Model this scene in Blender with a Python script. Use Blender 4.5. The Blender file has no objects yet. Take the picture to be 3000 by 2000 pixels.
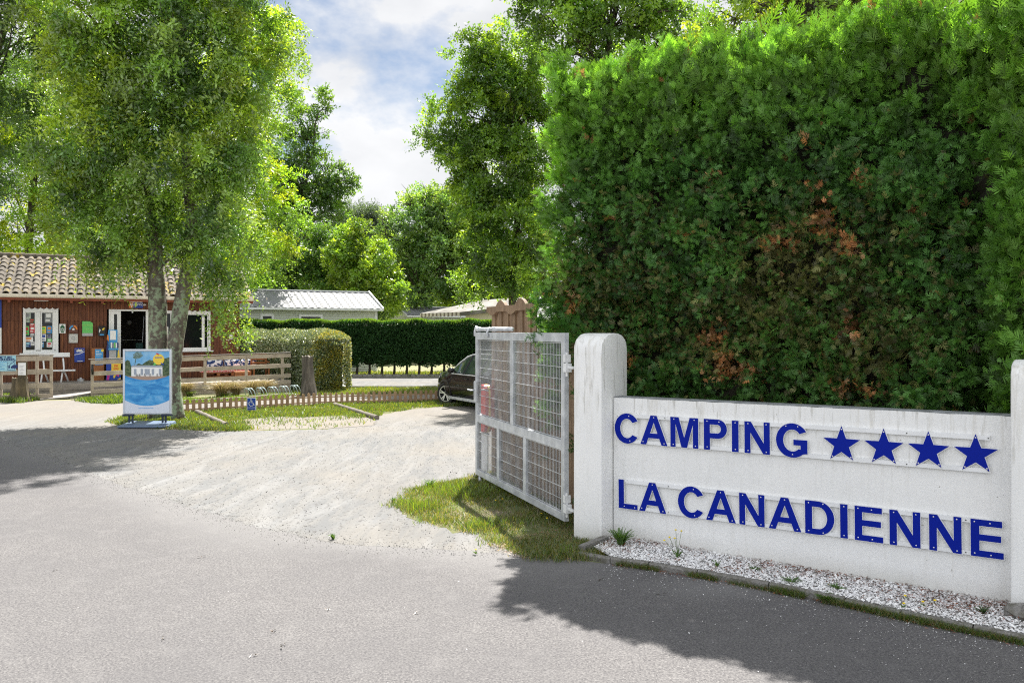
import bpy, bmesh, math, random
import numpy as np
from mathutils import Vector, Matrix
R = math.radians
rng = np.random.default_rng(7)
random.seed(7)

# ------------------------------------------------------------------ camera
sc = bpy.context.scene
F, CX, CY, EYE = 2352.0, 1500.0, 969.0, 2.25        # focal length in photo pixels, principal column, horizon row, eye height
cam_d = bpy.data.cameras.new('camera'); cam = bpy.data.objects.new('camera', cam_d)
sc.collection.objects.link(cam); sc.camera = cam
cam.location = (0, 0, EYE); cam.rotation_euler = (R(90), 0, 0)
cam_d.sensor_width = 36; cam_d.lens = F / 3000 * 36
cam_d.shift_y = -(1000 - CY) / 3000
cam_d.clip_start = 0.1; cam_d.clip_end = 2000

# ------------------------------------------------------------------ sun, sky, exposure
SUN_EL, SUN_AZ = 57.0, 9.0                          # azimuth to the right of the view direction (+Y)
sun_d = bpy.data.lights.new('sun', 'SUN'); sun = bpy.data.objects.new('sun', sun_d)
sc.collection.objects.link(sun)
sun_d.energy = 5.0; sun_d.angle = R(0.53); sun_d.color = (1.0, 0.955, 0.89)
sun.rotation_euler = (R(90 - SUN_EL), 0, R(180 - SUN_AZ))
sun.location = (5, 30, 40)
w = bpy.data.worlds.new('World'); sc.world = w; w.use_nodes = True
nt = w.node_tree; nt.nodes.clear()
def wn(t, **k):
    n = nt.nodes.new(t)
    for a, b in k.items(): setattr(n, a, b)
    return n
sky = wn('ShaderNodeTexSky', sky_type='NISHITA', sun_disc=False)
sky.sun_elevation = R(SUN_EL); sky.sun_rotation = R(SUN_AZ)
sky.air_density = 1.0; sky.dust_density = 0.5; sky.ozone_density = 1.0
geo = wn('ShaderNodeTexCoord')
mp = wn('ShaderNodeMapping'); mp.inputs['Location'].default_value = (3.3, 0.9, 1.7); mp.inputs['Scale'].default_value = (1.0, 1.0, 1.7)
no = wn('ShaderNodeTexNoise'); no.inputs['Scale'].default_value = 3.4; no.inputs['Detail'].default_value = 9; no.inputs['Roughness'].default_value = .56
no2 = wn('ShaderNodeTexNoise'); no2.inputs['Scale'].default_value = 5.5; no2.inputs['Detail'].default_value = 7
rp = wn('ShaderNodeValToRGB'); rp.color_ramp.elements[0].position = .36; rp.color_ramp.elements[1].position = .48
rp2 = wn('ShaderNodeValToRGB'); rp2.color_ramp.elements[0].position = .36; rp2.color_ramp.elements[1].position = .60
rp2.color_ramp.elements[0].color = (4.3, 4.4, 4.6, 1); rp2.color_ramp.elements[1].color = (5.4, 5.45, 5.55, 1)
mixc = wn('ShaderNodeMix', data_type='RGBA'); bg = wn('ShaderNodeBackground'); out = wn('ShaderNodeOutputWorld')
bg.inputs['Strength'].default_value = 0.077
lk = nt.links.new
lk(geo.outputs['Generated'], mp.inputs['Vector']); lk(mp.outputs[0], no.inputs['Vector']); lk(mp.outputs[0], no2.inputs['Vector'])
lk(no.outputs['Fac'], rp.inputs[0]); lk(no2.outputs['Fac'], rp2.inputs[0])
skm = wn('ShaderNodeVectorMath', operation='MULTIPLY'); skm.inputs[1].default_value = (.60, .60, .60); lk(sky.outputs[0], skm.inputs[0])
lk(rp.outputs[0], mixc.inputs['Factor']); lk(skm.outputs[0], mixc.inputs['A']); lk(rp2.outputs[0], mixc.inputs['B'])
# sky brightened behind the camera, like front-lit clouds, as added fill for shaded faces
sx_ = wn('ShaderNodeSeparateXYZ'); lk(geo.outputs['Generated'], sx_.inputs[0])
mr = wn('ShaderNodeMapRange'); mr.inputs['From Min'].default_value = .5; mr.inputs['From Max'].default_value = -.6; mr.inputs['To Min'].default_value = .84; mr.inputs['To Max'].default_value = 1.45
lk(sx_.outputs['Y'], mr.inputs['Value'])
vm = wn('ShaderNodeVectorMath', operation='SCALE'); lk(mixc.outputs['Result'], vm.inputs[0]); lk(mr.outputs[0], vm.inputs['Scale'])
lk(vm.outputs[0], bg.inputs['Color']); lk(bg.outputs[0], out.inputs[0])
sc.view_settings.view_transform = 'Standard'; sc.view_settings.look = 'None'
sc.view_settings.exposure = 1.5; sc.view_settings.gamma = 1
sc.render.engine = 'CYCLES'
sc.cycles.max_bounces = 7; sc.cycles.transparent_max_bounces = 6; sc.cycles.transmission_bounces = 5
sc.cycles.use_denoising = False; sc.cycles.filter_width = 1.15

# ------------------------------------------------------------------ frames and pixel helpers
class Frame:
    def __init__(s, deg, ox=0., oy=0.):
        s.r = R(deg); s.c, s.s = math.cos(s.r), math.sin(s.r); s.ox, s.oy = ox, oy
    def w(s, p):
        x, y = p[0], p[1]; z = p[2] if len(p) > 2 else 0
        return (s.ox + s.c*x - s.s*y, s.oy + s.s*x + s.c*y, z)
    def x_at(s, px, y=0.):                         # local x where the column px of the photo meets the local line y = const
        t = (px - CX)/F
        ax, ay = s.ox - s.s*y, s.oy + s.c*y
        return (t*ay - ax)/(s.c - t*s.s)
    def z_at(s, x, y, py):                         # height of the row py above the local point x, y
        return EYE - (py - CY)/F*(s.oy + s.s*x + s.c*y)
WD = Frame(0); WF = Frame(-36.32); BF = Frame(27.6, -14.1, 27.0)
def G(px, py, z=0.):                               # a row of the ground (height z) seen at px, py
    Y = (EYE - z)*F/(py - CY); return ((px - CX)/F*Y, Y, z)
def P(px, py, Y): return ((px - CX)/F*Y, Y, EYE - (py - CY)/F*Y)

# ------------------------------------------------------------------ objects
C = sc.collection
OFF = {}
def tag(o, label=None, cat=None, group=None, kind=None):
    if label: o['label'] = label
    if cat: o['category'] = cat
    if group: o['group'] = group
    if kind: o['kind'] = kind
    return o
def thing(name, label, cat, fr=WD, at=(0, 0, 0), group=None):
    o = bpy.data.objects.new(name, None); C.objects.link(o)
    o.location = fr.w(at); o.rotation_euler = (0, 0, fr.r); o.empty_display_size = .2
    OFF[o.name] = (fr, at); tag(o, label, cat, group)
    return o
class MB:
    def __init__(s): s.v = []; s.f = []; s.m = []; s.n = 0
    def add(s, V, Fs, mi=0):
        s.v.extend([tuple(p) for p in V]); s.f.extend([tuple(i + s.n for i in f) for f in Fs]); s.m.extend([mi]*len(Fs)); s.n += len(V); return s
    def box(s, a, b, mi=0, bev=0):
        x0, x1 = sorted((a[0], b[0])); y0, y1 = sorted((a[1], b[1])); z0, z1 = sorted((a[2], b[2]))
        V = [(x0,y0,z0),(x1,y0,z0),(x1,y1,z0),(x0,y1,z0),(x0,y0,z1),(x1,y0,z1),(x1,y1,z1),(x0,y1,z1)]
        return s.add(V, [(0,3,2,1),(4,5,6,7),(0,1,5,4),(1,2,6,5),(2,3,7,6),(3,0,4,7)], mi)
    def beam(s, p, q, wd, th, mi=0, up=(0,0,1)):   # a square bar from p to q, wd across, th along up
        p, q, up = Vector(p), Vector(q), Vector(up); d = (q-p).normalized(); a = d.cross(up)
        if a.length < 1e-5: a = d.cross(Vector((0,1,0)))
        a.normalize(); b = a.cross(d).normalized(); a *= wd/2; b *= th/2
        V = [p-a-b, p+a-b, p+a+b, p-a+b, q-a-b, q+a-b, q+a+b, q-a+b]
        return s.add(V, [(0,3,2,1),(4,5,6,7),(0,1,5,4),(1,2,6,5),(2,3,7,6),(3,0,4,7)][:], mi)
    def tube(s, pts, rad, n=10, mi=0, cap=True, wob=0., flat=None):
        pts = [Vector(p) for p in pts]; k = len(pts)
        rads = rad if hasattr(rad, '__len__') else [rad]*k
        V = []; prev = None
        for i, p in enumerate(pts):
            d = (pts[min(i+1, k-1)] - pts[max(i-1, 0)]).normalized()
            if prev is None:
                a = d.cross(Vector((0,0,1)))
                if a.length < 1e-3: a = Vector((1,0,0))
            else: a = prev - d*prev.dot(d)
            a.normalize(); prev = a; b = d.cross(a)
            for j in range(n):
                t = 2*math.pi*j/n; r = rads[i]*(1 + (random.uniform(-wob, wob) if wob else 0))
                V.append(p + a*math.cos(t)*r + b*math.sin(t)*r*(flat or 1))
        Fs = [(i*n+j, i*n+(j+1) % n, (i+1)*n+(j+1) % n, (i+1)*n+j) for i in range(k-1) for j in range(n)]
        if cap: Fs += [tuple(range(n))[::-1], tuple((k-1)*n+j for j in range(n))]
        return s.add(V, Fs, mi)
    def prism(s, poly, y0, y1, mi=0, T=lambda x, y, z: (x, y, z)):   # polygon in the x-z plane given thickness along y
        n = len(poly); V = [T(x, y0, z) for x, z in poly] + [T(x, y1, z) for x, z in poly]
        return s.add(V, [tuple(range(n)), tuple(range(n, 2*n))[::-1]] + [(i, i+n, (i+1) % n+n, (i+1) % n) for i in range(n)], mi)
    def slab(s, poly, z0, z1, mi=0):               # polygon in the x-y plane given thickness along z
        n = len(poly); V = [(x, y, z0) for x, y in poly] + [(x, y, z1) for x, y in poly]
        return s.add(V, [tuple(range(n))[::-1], tuple(range(n, 2*n))] + [(i, (i+1) % n, (i+1) % n+n, i+n) for i in range(n)], mi)
    def ball(s, c, r, mi=0, nu=10, nv=6):
        r = r if hasattr(r, '__len__') else (r, r, r); V = []; Fs = []
        for i in range(nv+1):
            th = math.pi*i/nv
            for j in range(nu):
                ph = 2*math.pi*j/nu; V.append((c[0]+r[0]*math.sin(th)*math.cos(ph), c[1]+r[1]*math.sin(th)*math.sin(ph), c[2]+r[2]*math.cos(th)))
        for i in range(nv):
            for j in range(nu): Fs.append((i*nu+j, (i+1)*nu+j, (i+1)*nu+(j+1) % nu, i*nu+(j+1) % nu))
        return s.add(V, Fs, mi)
    def build(s, name, mats, parent=None, fr=None, at=None, smooth=False, bevel=0):
        if not isinstance(mats, (list, tuple)): mats = [mats]
        if parent is not None:
            f, a = OFF[parent.name] if parent.name in OFF else (WD, (0, 0, 0))
        else: f, a = (fr or WD), (at or (0, 0, 0))
        a = (a[0], a[1], a[2] if len(a) > 2 else 0)
        me = bpy.data.meshes.new(name)
        me.from_pydata([(x-a[0], y-a[1], z-a[2]) for x, y, z in s.v], [], s.f)
        for m in mats: me.materials.append(m)
        me.polygons.foreach_set('material_index', s.m)
        bm = bmesh.new(); bm.from_mesh(me); bmesh.ops.recalc_face_normals(bm, faces=bm.faces)
        if bevel: bmesh.ops.bevel(bm, geom=[e for e in bm.edges if e.calc_face_angle(0) > .6], offset=bevel, segments=2, affect='EDGES', profile=.5)
        bm.to_mesh(me); bm.free()
        if smooth:
            me.polygons.foreach_set('use_smooth', [True]*len(me.polygons))
        o = bpy.data.objects.new(name, me); C.objects.link(o)
        if smooth == 'auto':
            me.polygons.foreach_set('use_smooth', [True]*len(me.polygons))
            with bpy.context.temp_override(object=o, active_object=o, selected_objects=[o], selected_editable_objects=[o]):
                try: bpy.ops.object.shade_auto_smooth(angle=R(35))
                except Exception: pass
        if parent is not None:
            o.parent = parent; OFF[o.name] = (f, a)
        else:
            o.location = f.w(a); o.rotation_euler = (0, 0, f.r); OFF[o.name] = (f, a)
        return o
def copy_thing(root, loc, rz=None, label=None):
    def cp(o, par):
        c = o.copy(); C.objects.link(c); c.parent = par
        for ch in o.children: cp(ch, c)
        return c
    r = cp(root, None); r.location = loc
    if rz is not None: r.rotation_euler = (0, 0, rz)
    if label: r['label'] = label
    return r

# ------------------------------------------------------------------ materials
def mat(name, col, rough=.7, metal=0., var=.0, vscale=6., bump=0., bscale=40., col2=None, stretch=(1,1,1), spec=.5, coat=0., detail=5., ramp=(.35,.65)):
    m = bpy.data.materials.new(name); m.use_nodes = True; t = m.node_tree; b = t.nodes['Principled BSDF']
    b.inputs['Base Color'].default_value = (*col, 1); b.inputs['Roughness'].default_value = rough; b.inputs['Metallic'].default_value = metal
    b.inputs['Specular IOR Level'].default_value = spec; b.inputs['Coat Weight'].default_value = coat
    if col2 is not None or var or bump:
        tc = t.nodes.new('ShaderNodeTexCoord'); mpp = t.nodes.new('ShaderNodeMapping'); mpp.inputs['Scale'].default_value = stretch
        t.links.new(tc.outputs['Object'], mpp.inputs['Vector'])
    if col2 is not None or var:
        n = t.nodes.new('ShaderNodeTexNoise'); n.inputs['Scale'].default_value = vscale; n.inputs['Detail'].default_value = detail
        t.links.new(mpp.outputs[0], n.inputs['Vector'])
        r = t.nodes.new('ShaderNodeValToRGB'); r.color_ramp.elements[0].position = ramp[0]; r.color_ramp.elements[1].position = ramp[1]
        c2 = col2 if col2 is not None else tuple(max(0, c*(1-var)) for c in col)
        c1 = col if col2 is not None else tuple(min(1, c*(1+var)) for c in col)
        r.color_ramp.elements[0].color = (*c2, 1); r.color_ramp.elements[1].color = (*c1, 1)
        t.links.new(n.outputs['Fac'], r.inputs[0]); t.links.new(r.outputs[0], b.inputs['Base Color'])
    if bump:
        n2 = t.nodes.new('ShaderNodeTexNoise'); n2.inputs['Scale'].default_value = bscale; n2.inputs['Detail'].default_value = 6
        t.links.new(mpp.outputs[0], n2.inputs['Vector'])
        bu = t.nodes.new('ShaderNodeBump'); bu.inputs['Strength'].default_value = min(1, bump); bu.inputs['Distance'].default_value = .01*max(1, bump)
        t.links.new(n2.outputs['Fac'], bu.inputs['Height']); t.links.new(bu.outputs[0], b.inputs['Normal'])
    return m
class NT:                                           # terse node building for the layered materials
    def __init__(s, name):
        s.m = bpy.data.materials.new(name); s.m.use_nodes = True; s.t = s.m.node_tree; s.b = s.t.nodes['Principled BSDF']
        s.tc = s.t.nodes.new('ShaderNodeTexCoord')
    def n(s, ty, **k):
        x = s.t.nodes.new(ty)
        for a, b in k.items():
            if a.startswith('i_'): x.inputs[a[2:].replace('_', ' ')].default_value = b
            else: setattr(x, a, b)
        return x
    def l(s, a, b): s.t.links.new(a, b)
    def noise(s, scale, detail=5, rough=.5, stretch=None, co='Object', dist=0.):
        x = s.n('ShaderNodeTexNoise'); x.inputs['Scale'].default_value = scale; x.inputs['Detail'].default_value = detail
        x.inputs['Roughness'].default_value = rough; x.inputs['Distortion'].default_value = dist
        src = s.tc.outputs[co]
        if stretch:
            mm = s.n('ShaderNodeMapping'); mm.inputs['Scale'].default_value = stretch; s.l(src, mm.inputs[0]); src = mm.outputs[0]
        s.l(src, x.inputs['Vector']); return x.outputs['Fac']
    def ramp(s, fac, stops):
        r = s.n('ShaderNodeValToRGB'); e = r.color_ramp.elements
        while len(e) < len(stops): e.new(.5)
        for i, (p, c) in enumerate(stops):
            e[i].position = p; e[i].color = (*c, 1) if hasattr(c, '__len__') else (c, c, c, 1)
        s.l(fac, r.inputs[0]); return r.outputs[0]
    def mix(s, fac, a, b, mode='MIX'):
        x = s.n('ShaderNodeMix', data_type='RGBA', blend_type=mode)
        for v, k in ((fac, 'Factor'), (a, 'A'), (b, 'B')):
            if hasattr(v, 'is_linked') or hasattr(v, 'node'): s.l(v, x.inputs[k])
            elif k == 'Factor': x.inputs[k].default_value = v
            else: x.inputs[k].default_value = (*v, 1)
        return x.outputs['Result']
    def math(s, op, a, b=0.):
        x = s.n('ShaderNodeMath', operation=op)
        for i, v in enumerate((a, b)):
            if hasattr(v, 'node'): s.l(v, x.inputs[i])
            else: x.inputs[i].default_value = v
        return x.outputs[0]
    def bump(s, h, strength=.4, dist=.01, prev=None):
        x = s.n('ShaderNodeBump'); x.inputs['Strength'].default_value = strength; x.inputs['Distance'].default_value = dist
        s.l(h, x.inputs['Height'])
        if prev is not None: s.l(prev, x.inputs['Normal'])
        s.l(x.outputs[0], s.b.inputs['Normal']); return x.outputs[0]
    def attr(s, name, out='Fac'):
        x = s.n('ShaderNodeAttribute', attribute_name=name); return x.outputs[out]
    def col(s, c): s.l(c, s.b.inputs['Base Color'])

TREE_GAIN = 1.5
def leaf_material(name, trans=.45, tcol=(1.25, 1.25, .45), gloss=.05):
    m = bpy.data.materials.new(name); m.use_nodes = True; t = m.node_tree; t.nodes.clear()
    N = t.nodes.new; L = t.links.new
    a = N('ShaderNodeAttribute'); a.attribute_name = 'leafcol'
    df = N('ShaderNodeBsdfDiffuse'); tr = N('ShaderNodeBsdfTranslucent'); gl = N('ShaderNodeBsdfGlossy'); gl.inputs['Roughness'].default_value = .42
    gl.inputs['Color'].default_value = (1, 1, 1, 1)
    mu = N('ShaderNodeMix'); mu.data_type = 'RGBA'; mu.blend_type = 'MULTIPLY'; mu.inputs['Factor'].default_value = 1; mu.inputs['B'].default_value = (*tcol, 1)
    m1 = N('ShaderNodeMixShader'); m1.inputs[0].default_value = trans; m2 = N('ShaderNodeMixShader'); m2.inputs[0].default_value = gloss
    o = N('ShaderNodeOutputMaterial')
    L(a.outputs['Color'], df.inputs[0]); L(a.outputs['Color'], mu.inputs['A']); L(mu.outputs['Result'], tr.inputs[0])
    L(df.outputs[0], m1.inputs[1]); L(tr.outputs[0], m1.inputs[2]); L(m1.outputs[0], m2.inputs[1]); L(gl.outputs[0], m2.inputs[2]); L(m2.outputs[0], o.inputs[0])
    return m

# ------------------------------------------------------------------ foliage as many leaf-sized faces
def norm(v): return v/np.maximum(np.linalg.norm(v, axis=-1, keepdims=True), 1e-9)
def quads_object(name, V, col, material, parent=None, at=None):      # V: n,4,3 world corners; col: n,3
    n = len(V); me = bpy.data.meshes.new(name)
    f, a = (OFF[parent.name] if parent is not None else (WD, at or (0, 0, 0)))
    o0 = np.array(f.w(a)); W = V.reshape(-1, 3) - o0
    if abs(f.r) > 1e-9:
        c, s_ = f.c, f.s; W = np.stack([c*W[:, 0]+s_*W[:, 1], -s_*W[:, 0]+c*W[:, 1], W[:, 2]], 1)
    me.vertices.add(4*n); me.vertices.foreach_set('co', W.astype(np.float32).ravel())
    me.loops.add(4*n); me.loops.foreach_set('vertex_index', np.arange(4*n, dtype=np.int32))
    me.polygons.add(n); me.polygons.foreach_set('loop_start', np.arange(0, 4*n, 4, dtype=np.int32))
    me.update(calc_edges=True)
    at_ = me.attributes.new('leafcol', 'FLOAT_COLOR', 'FACE')
    at_.data.foreach_set('color', np.concatenate([col, np.ones((n, 1))], 1).astype(np.float32).ravel())
    me.materials.append(material)
    o = bpy.data.objects.new(name, me); C.objects.link(o)
    if parent is not None: o.parent = parent; OFF[o.name] = (f, a)
    else: o.location = o0; o.rotation_euler = (0, 0, f.r); OFF[o.name] = (f, a)
    return o
def leaf_quads(c, d, up, L, Wd):                                       # base points, directions, rough normals
    d = norm(d); s = norm(np.cross(d, up)); L = np.asarray(L).reshape(-1, 1); Wd = np.asarray(Wd).reshape(-1, 1)
    nrm = np.cross(s, d)
    return np.stack([c, c+d*L*.5+s*Wd*.5+nrm*Wd*.12, c+d*L, c+d*L*.5-s*Wd*.5+nrm*Wd*.12], 1)
def rdir(n): return norm(rng.normal(size=(n, 3)))
def blobs_world(blobs):                                                # px, py, depth, half width px, half height px, half depth m
    out = []
    for px, py, Y, rx, ry, rd in blobs:
        out.append((np.array(P(px, py, Y)), np.array([rx/F*Y, rd, ry/F*Y])))
    return out
def crown(name, blobs, material, parent, n_clumps, per, clump_r, twig, m, leaf, cols, droop=.3, hollow=.35, spread=.25, out=.7):
    """n_clumps clumps spread through the blobs, per twigs in each, m leaves on each twig."""
    B = blobs_world(blobs); vol = np.array([r.prod() for _, r in B])**.75; pick = rng.choice(len(B), n_clumps, p=vol/vol.sum())
    rr = (rng.random(n_clumps)*(1-hollow**3)+hollow**3)**(1/3); dirs = rdir(n_clumps)
    cen = np.array([B[k][0] for k in pick]); rad = np.array([B[k][1] for k in pick])
    cc = cen + dirs*rad*rr[:, None]; od = norm(dirs/rad)
    ccol = np.array(cols)[rng.integers(0, len(cols), n_clumps)]*rng.uniform(.6, 1.4, (n_clumps, 1))
    N = n_clumps*per
    k = np.repeat(np.arange(n_clumps), per)
    cr = clump_r*rng.uniform(.6, 1.4, n_clumps)[k]
    p0 = cc[k] + rdir(N)*(rng.random((N, 1))**.45)*cr[:, None]*np.array([1, 1, .75])
    v = norm(od[k]*out + rdir(N)*.75 + np.array([0, 0, .1]))
    l = twig*rng.uniform(.6, 1.3, N)
    t = (np.arange(m)+.6)/m
    pos = p0[:, None, :] + v[:, None, :]*(l[:, None]*t)[..., None] + np.array([0, 0, -1.])*(droop*l[:, None]*t**2)[..., None]*1.0
    tan = v[:, None, :] + np.array([0, 0, -2.*droop])*t[None, :, None]
    tan = norm(tan); sd = norm(np.cross(tan, rdir(N)[:, None, :]))
    alt = np.where(np.arange(m) % 2 == 0, 1., -1.)[None, :, None]
    ld = norm(tan*.55 + sd*alt*.8 + rng.normal(size=pos.shape)*.3)
    n = N*m
    up = norm(np.array([0, 0, 1.]) + rng.normal(size=(n, 3))*.7)
    Lf = leaf[0]*rng.uniform(.7, 1.3, n)
    V = leaf_quads(pos.reshape(-1, 3), ld.reshape(-1, 3), up, Lf, Lf*leaf[1])
    col = np.repeat(ccol[k], m, axis=0)*rng.uniform(1-spread, 1+spread, (n, 1))
    return quads_object(name, V, np.clip(col, 0, 1), material, parent), cc
def limb_path(a, b, sag=.12, k=6):
    a, b = np.array(a, float), np.array(b, float); L = np.linalg.norm(b-a); off = rdir(1)[0]*L*sag
    return [tuple(a+(b-a)*t+off*math.sin(math.pi*t)+np.array([0, 0, L*.1*math.sin(math.pi*t)])) for t in np.linspace(0, 1, k)]
def tree(name, label, blobs, trunks, barkm, leafm, n_clumps, per, clump_r, twig, m, leaf, cols, limbs=16, group=None, cat='tree', trad=.2, droop=.3, hollow=.35, lr=.06, spread=.25, out=.7):
    """trunks: list of (points as px,py,depth, radii m)."""
    base = P(*trunks[0][0][0]); root = thing(name, label, cat, WD, (base[0], base[1], 0), group)
    per = int(per*1.15); cols = [tuple(c*TREE_GAIN for c in k_) for k_ in cols]; leaf = (leaf[0]*1.15, leaf[1])
    cr, cc = crown('crown', blobs, leafm, root, n_clumps, per, clump_r, twig, m, leaf, cols, droop, hollow, spread, out)
    for pts, rad in trunks:
        wp = [Vector(P(*q)) for q in pts]
        mb = MB()
        fine = []; fr_ = []
        for i in range(len(wp)-1):
            for j in range(5):
                fine.append(wp[i].lerp(wp[i+1], j/5)); fr_.append(rad[i]+(rad[i+1]-rad[i])*j/5)
        fine.append(wp[-1]); fr_.append(rad[-1])
        fine = [p + Vector((random.uniform(-1, 1), random.uniform(-1, 1), 0))*r*.07 for p, r in zip(fine, fr_)]
        mb.tube(fine, fr_, 16, wob=.04); mb.build('trunk', barkm, root, smooth=True)
    lm = MB(); tp = [Vector(P(*q)) for pts, _ in trunks for q in pts[1:]]
    idx = rng.choice(len(cc), min(limbs, len(cc)), replace=False)
    for i in idx:
        c = Vector(cc[i]); best = min(tp, key=lambda q: (q-c).length + max(0, q.z-c.z+.5)*2.5)
        path = limb_path(best, c); r0 = lr*random.uniform(.6, 1.1)
        lm.tube(path, list(np.linspace(r0, r0*.2, len(path))), 6)
        for q in range(3):
            s0 = path[random.randint(2, 4)]; e = np.array(c)+rdir(1)[0]*clump_r*2
            lm.tube(limb_path(s0, e, .15, 4), list(np.linspace(r0*.4, r0*.1, 4)), 5)
    lm.build('limbs', barkm, root, smooth=True)
    return root

# ------------------------------------------------------------------ flat lettering with the built-in font
def text_geo(body, size=1., bold=0., align='CENTER', extrude=.002):
    cu = bpy.data.curves.new('lettering', 'FONT'); cu.body = body; cu.size = size; cu.align_x = align; cu.offset = bold; cu.extrude = extrude; cu.resolution_u = 3
    o = bpy.data.objects.new('lettering', cu); C.objects.link(o)
    dg = bpy.context.evaluated_depsgraph_get(); me = bpy.data.meshes.new_from_object(o.evaluated_get(dg))
    V = [tuple(v.co) for v in me.vertices]; Fs = [tuple(p.vertices) for p in me.polygons]
    bpy.data.objects.remove(o); bpy.data.meshes.remove(me); bpy.data.curves.remove(cu)
    return V, Fs
def add_text(mb, body, x, y, z, size, mi=0, bold=0., align='CENTER', ext=.0015):   # upright, facing local -y
    V, Fs = text_geo(body, size, bold, align, ext)
    mb.add([(x+a, y-c-ext, z+b) for a, b, c in V], Fs, mi)
def curve_geo(loops, extrude, offset=0.):
    cu = bpy.data.curves.new('outline', 'CURVE'); cu.dimensions = '2D'; cu.fill_mode = 'BOTH'; cu.extrude = extrude/2; cu.offset = offset
    for lp in loops:
        sp = cu.splines.new('POLY'); sp.points.add(len(lp)-1); sp.use_cyclic_u = True
        for q, (x, y) in zip(sp.points, lp): q.co = (x, y, 0, 1)
    o = bpy.data.objects.new('outline', cu); C.objects.link(o)
    dg = bpy.context.evaluated_depsgraph_get(); me = bpy.data.meshes.new_from_object(o.evaluated_get(dg))
    V = [tuple(v.co) for v in me.vertices]; Fs = [tuple(p.vertices) for p in me.polygons]
    bpy.data.objects.remove(o); bpy.data.meshes.remove(me); bpy.data.curves.remove(cu)
    return V, Fs

# ================================================================== shared materials
M = {}
M['galv'] = mat('galvanised_steel', (.63, .65, .68), .45, .3, col2=(.44, .46, .49), vscale=7, bump=.1, bscale=60)
M['white_metal'] = mat('white_enamel', (.74, .75, .76), .45, 0, var=.06, vscale=5)
M['pvc'] = mat('white_window_frame', (.78, .78, .77), .4, 0, var=.04, vscale=4)
M['blue'] = mat('blue_letter_face', (.0005, .012, .27), .5, 0, spec=.12)
M['screw'] = mat('screw_head', (.75, .76, .78), .3, .5)
M['screw_dark'] = mat('dark_screw_head', (.10, .10, .09), .5, .6)
M['glass'] = mat('dark_window_glass', (.008, .010, .011), .06, 0, spec=.28)
M['black'] = mat('black_plastic', (.012, .012, .013), .35)
M['dark'] = mat('dark_interior', (.02, .017, .015), .8)
M['rubber'] = mat('black_rubber', (.015, .015, .016), .75, bump=.2, bscale=60)
M['concrete'] = mat('concrete', (.30, .29, .27), .9, var=.25, vscale=9, bump=.6, bscale=90)
M['paper'] = mat('white_paper', (.78, .78, .76), .6)
M['sign_blue'] = mat('traffic_blue', (.006, .045, .33), .4)
M['sky_blue'] = mat('light_blue_print', (.05, .30, .62), .4)
M['yellow'] = mat('yellow_print', (.78, .56, .05), .45)
M['red'] = mat('red_print', (.55, .03, .03), .45)
M['orange'] = mat('orange_print', (.72, .22, .03), .5)
M['green'] = mat('green_print', (.13, .52, .12), .45)
M['dark_green'] = mat('dark_green_print', (.01, .10, .04), .5)
M['pale_blue'] = mat('pale_blue_panel', (.36, .66, .78), .5)
M['navy'] = mat('navy_print', (.01, .03, .15), .5)
M['magenta'] = mat('magenta_print', (.5, .03, .25), .5)
M['grey_print'] = mat('grey_print', (.25, .26, .27), .6)

def wood(name, a, b, sc_=(1, 1, 1), scale=14, bump=.35, rough=.8, end=None):
    q = NT(name)
    g = q.noise(scale, 6, .6, sc_, dist=1.2); g2 = q.noise(3.1, 3, .5)
    c = q.ramp(g, [(.3, b), (.7, a)]); c = q.mix(q.ramp(g2, [(.35, 0.), (.7, .55)]), c, tuple(x*.55 for x in b)); q.col(c)
    q.b.inputs['Roughness'].default_value = rough; q.bump(g, bump, .006); return q.m
M['rail_wood'] = wood('weathered_rail_wood', (.58, .50, .40), (.38, .31, .235), (1, 6, 10), 5)
M['deck_wood'] = wood('grey_deck_wood', (.34, .31, .275), (.21, .19, .165), (2, 14, 4), 4)
M['picket_wood'] = wood('brown_picket_wood', (.46, .30, .18), (.29, .18, .10), (12, 12, 2), 3)
M['fence_wood'] = wood('rough_fence_wood', (.36, .245, .155), (.17, .105, .06), (10, 10, .8), 2.2, .5)
M['orange_wood'] = wood('orange_varnished_wood', (.42, .17, .06), (.25, .09, .03), (3, 9, 9), 5)
M['log_wood'] = wood('grey_log_wood', (.24, .21, .175), (.10, .085, .065), (3, 9, 9), 5, .6)
M['stump_wood'] = wood('mossy_stump_bark', (.18, .135, .07), (.025, .024, .012), (6, 6, .8), 1.9, 1.)
M['post_wood'] = wood('grey_dead_trunk_wood', (.20, .175, .14), (.04, .033, .024), (5, 5, .5), 1.7, 1.)

q = NT('lichen_bark')
g = q.noise(6, 8, .65, (1, 1, .45)); li = q.noise(8.5, 8, .68); li2 = q.noise(2.2, 3)
c = q.ramp(g, [(.3, (.045, .036, .028)), (.7, (.19, .155, .12))])
c = q.mix(q.ramp(q.math('ADD', li, q.math('MULTIPLY', li2, .5)), [(.74, 0.), (.83, 1.)]), c, (.26, .31, .20))
c = q.mix(q.ramp(q.noise(19, 4), [(.66, 0.), (.72, .7)]), c, (.42, .43, .28)); q.col(c)
q.b.inputs['Roughness'].default_value = .95; q.bump(g, 1., .03); M['bark'] = q.m
q = NT('dark_bark'); g = q.noise(5, 8, .65, (1, 1, .4)); q.col(q.ramp(g, [(.3, (.02, .017, .013)), (.7, (.10, .082, .06))])); q.bump(g, 1., .03)
q.b.inputs['Roughness'].default_value = .95; M['bark2'] = q.m

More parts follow.
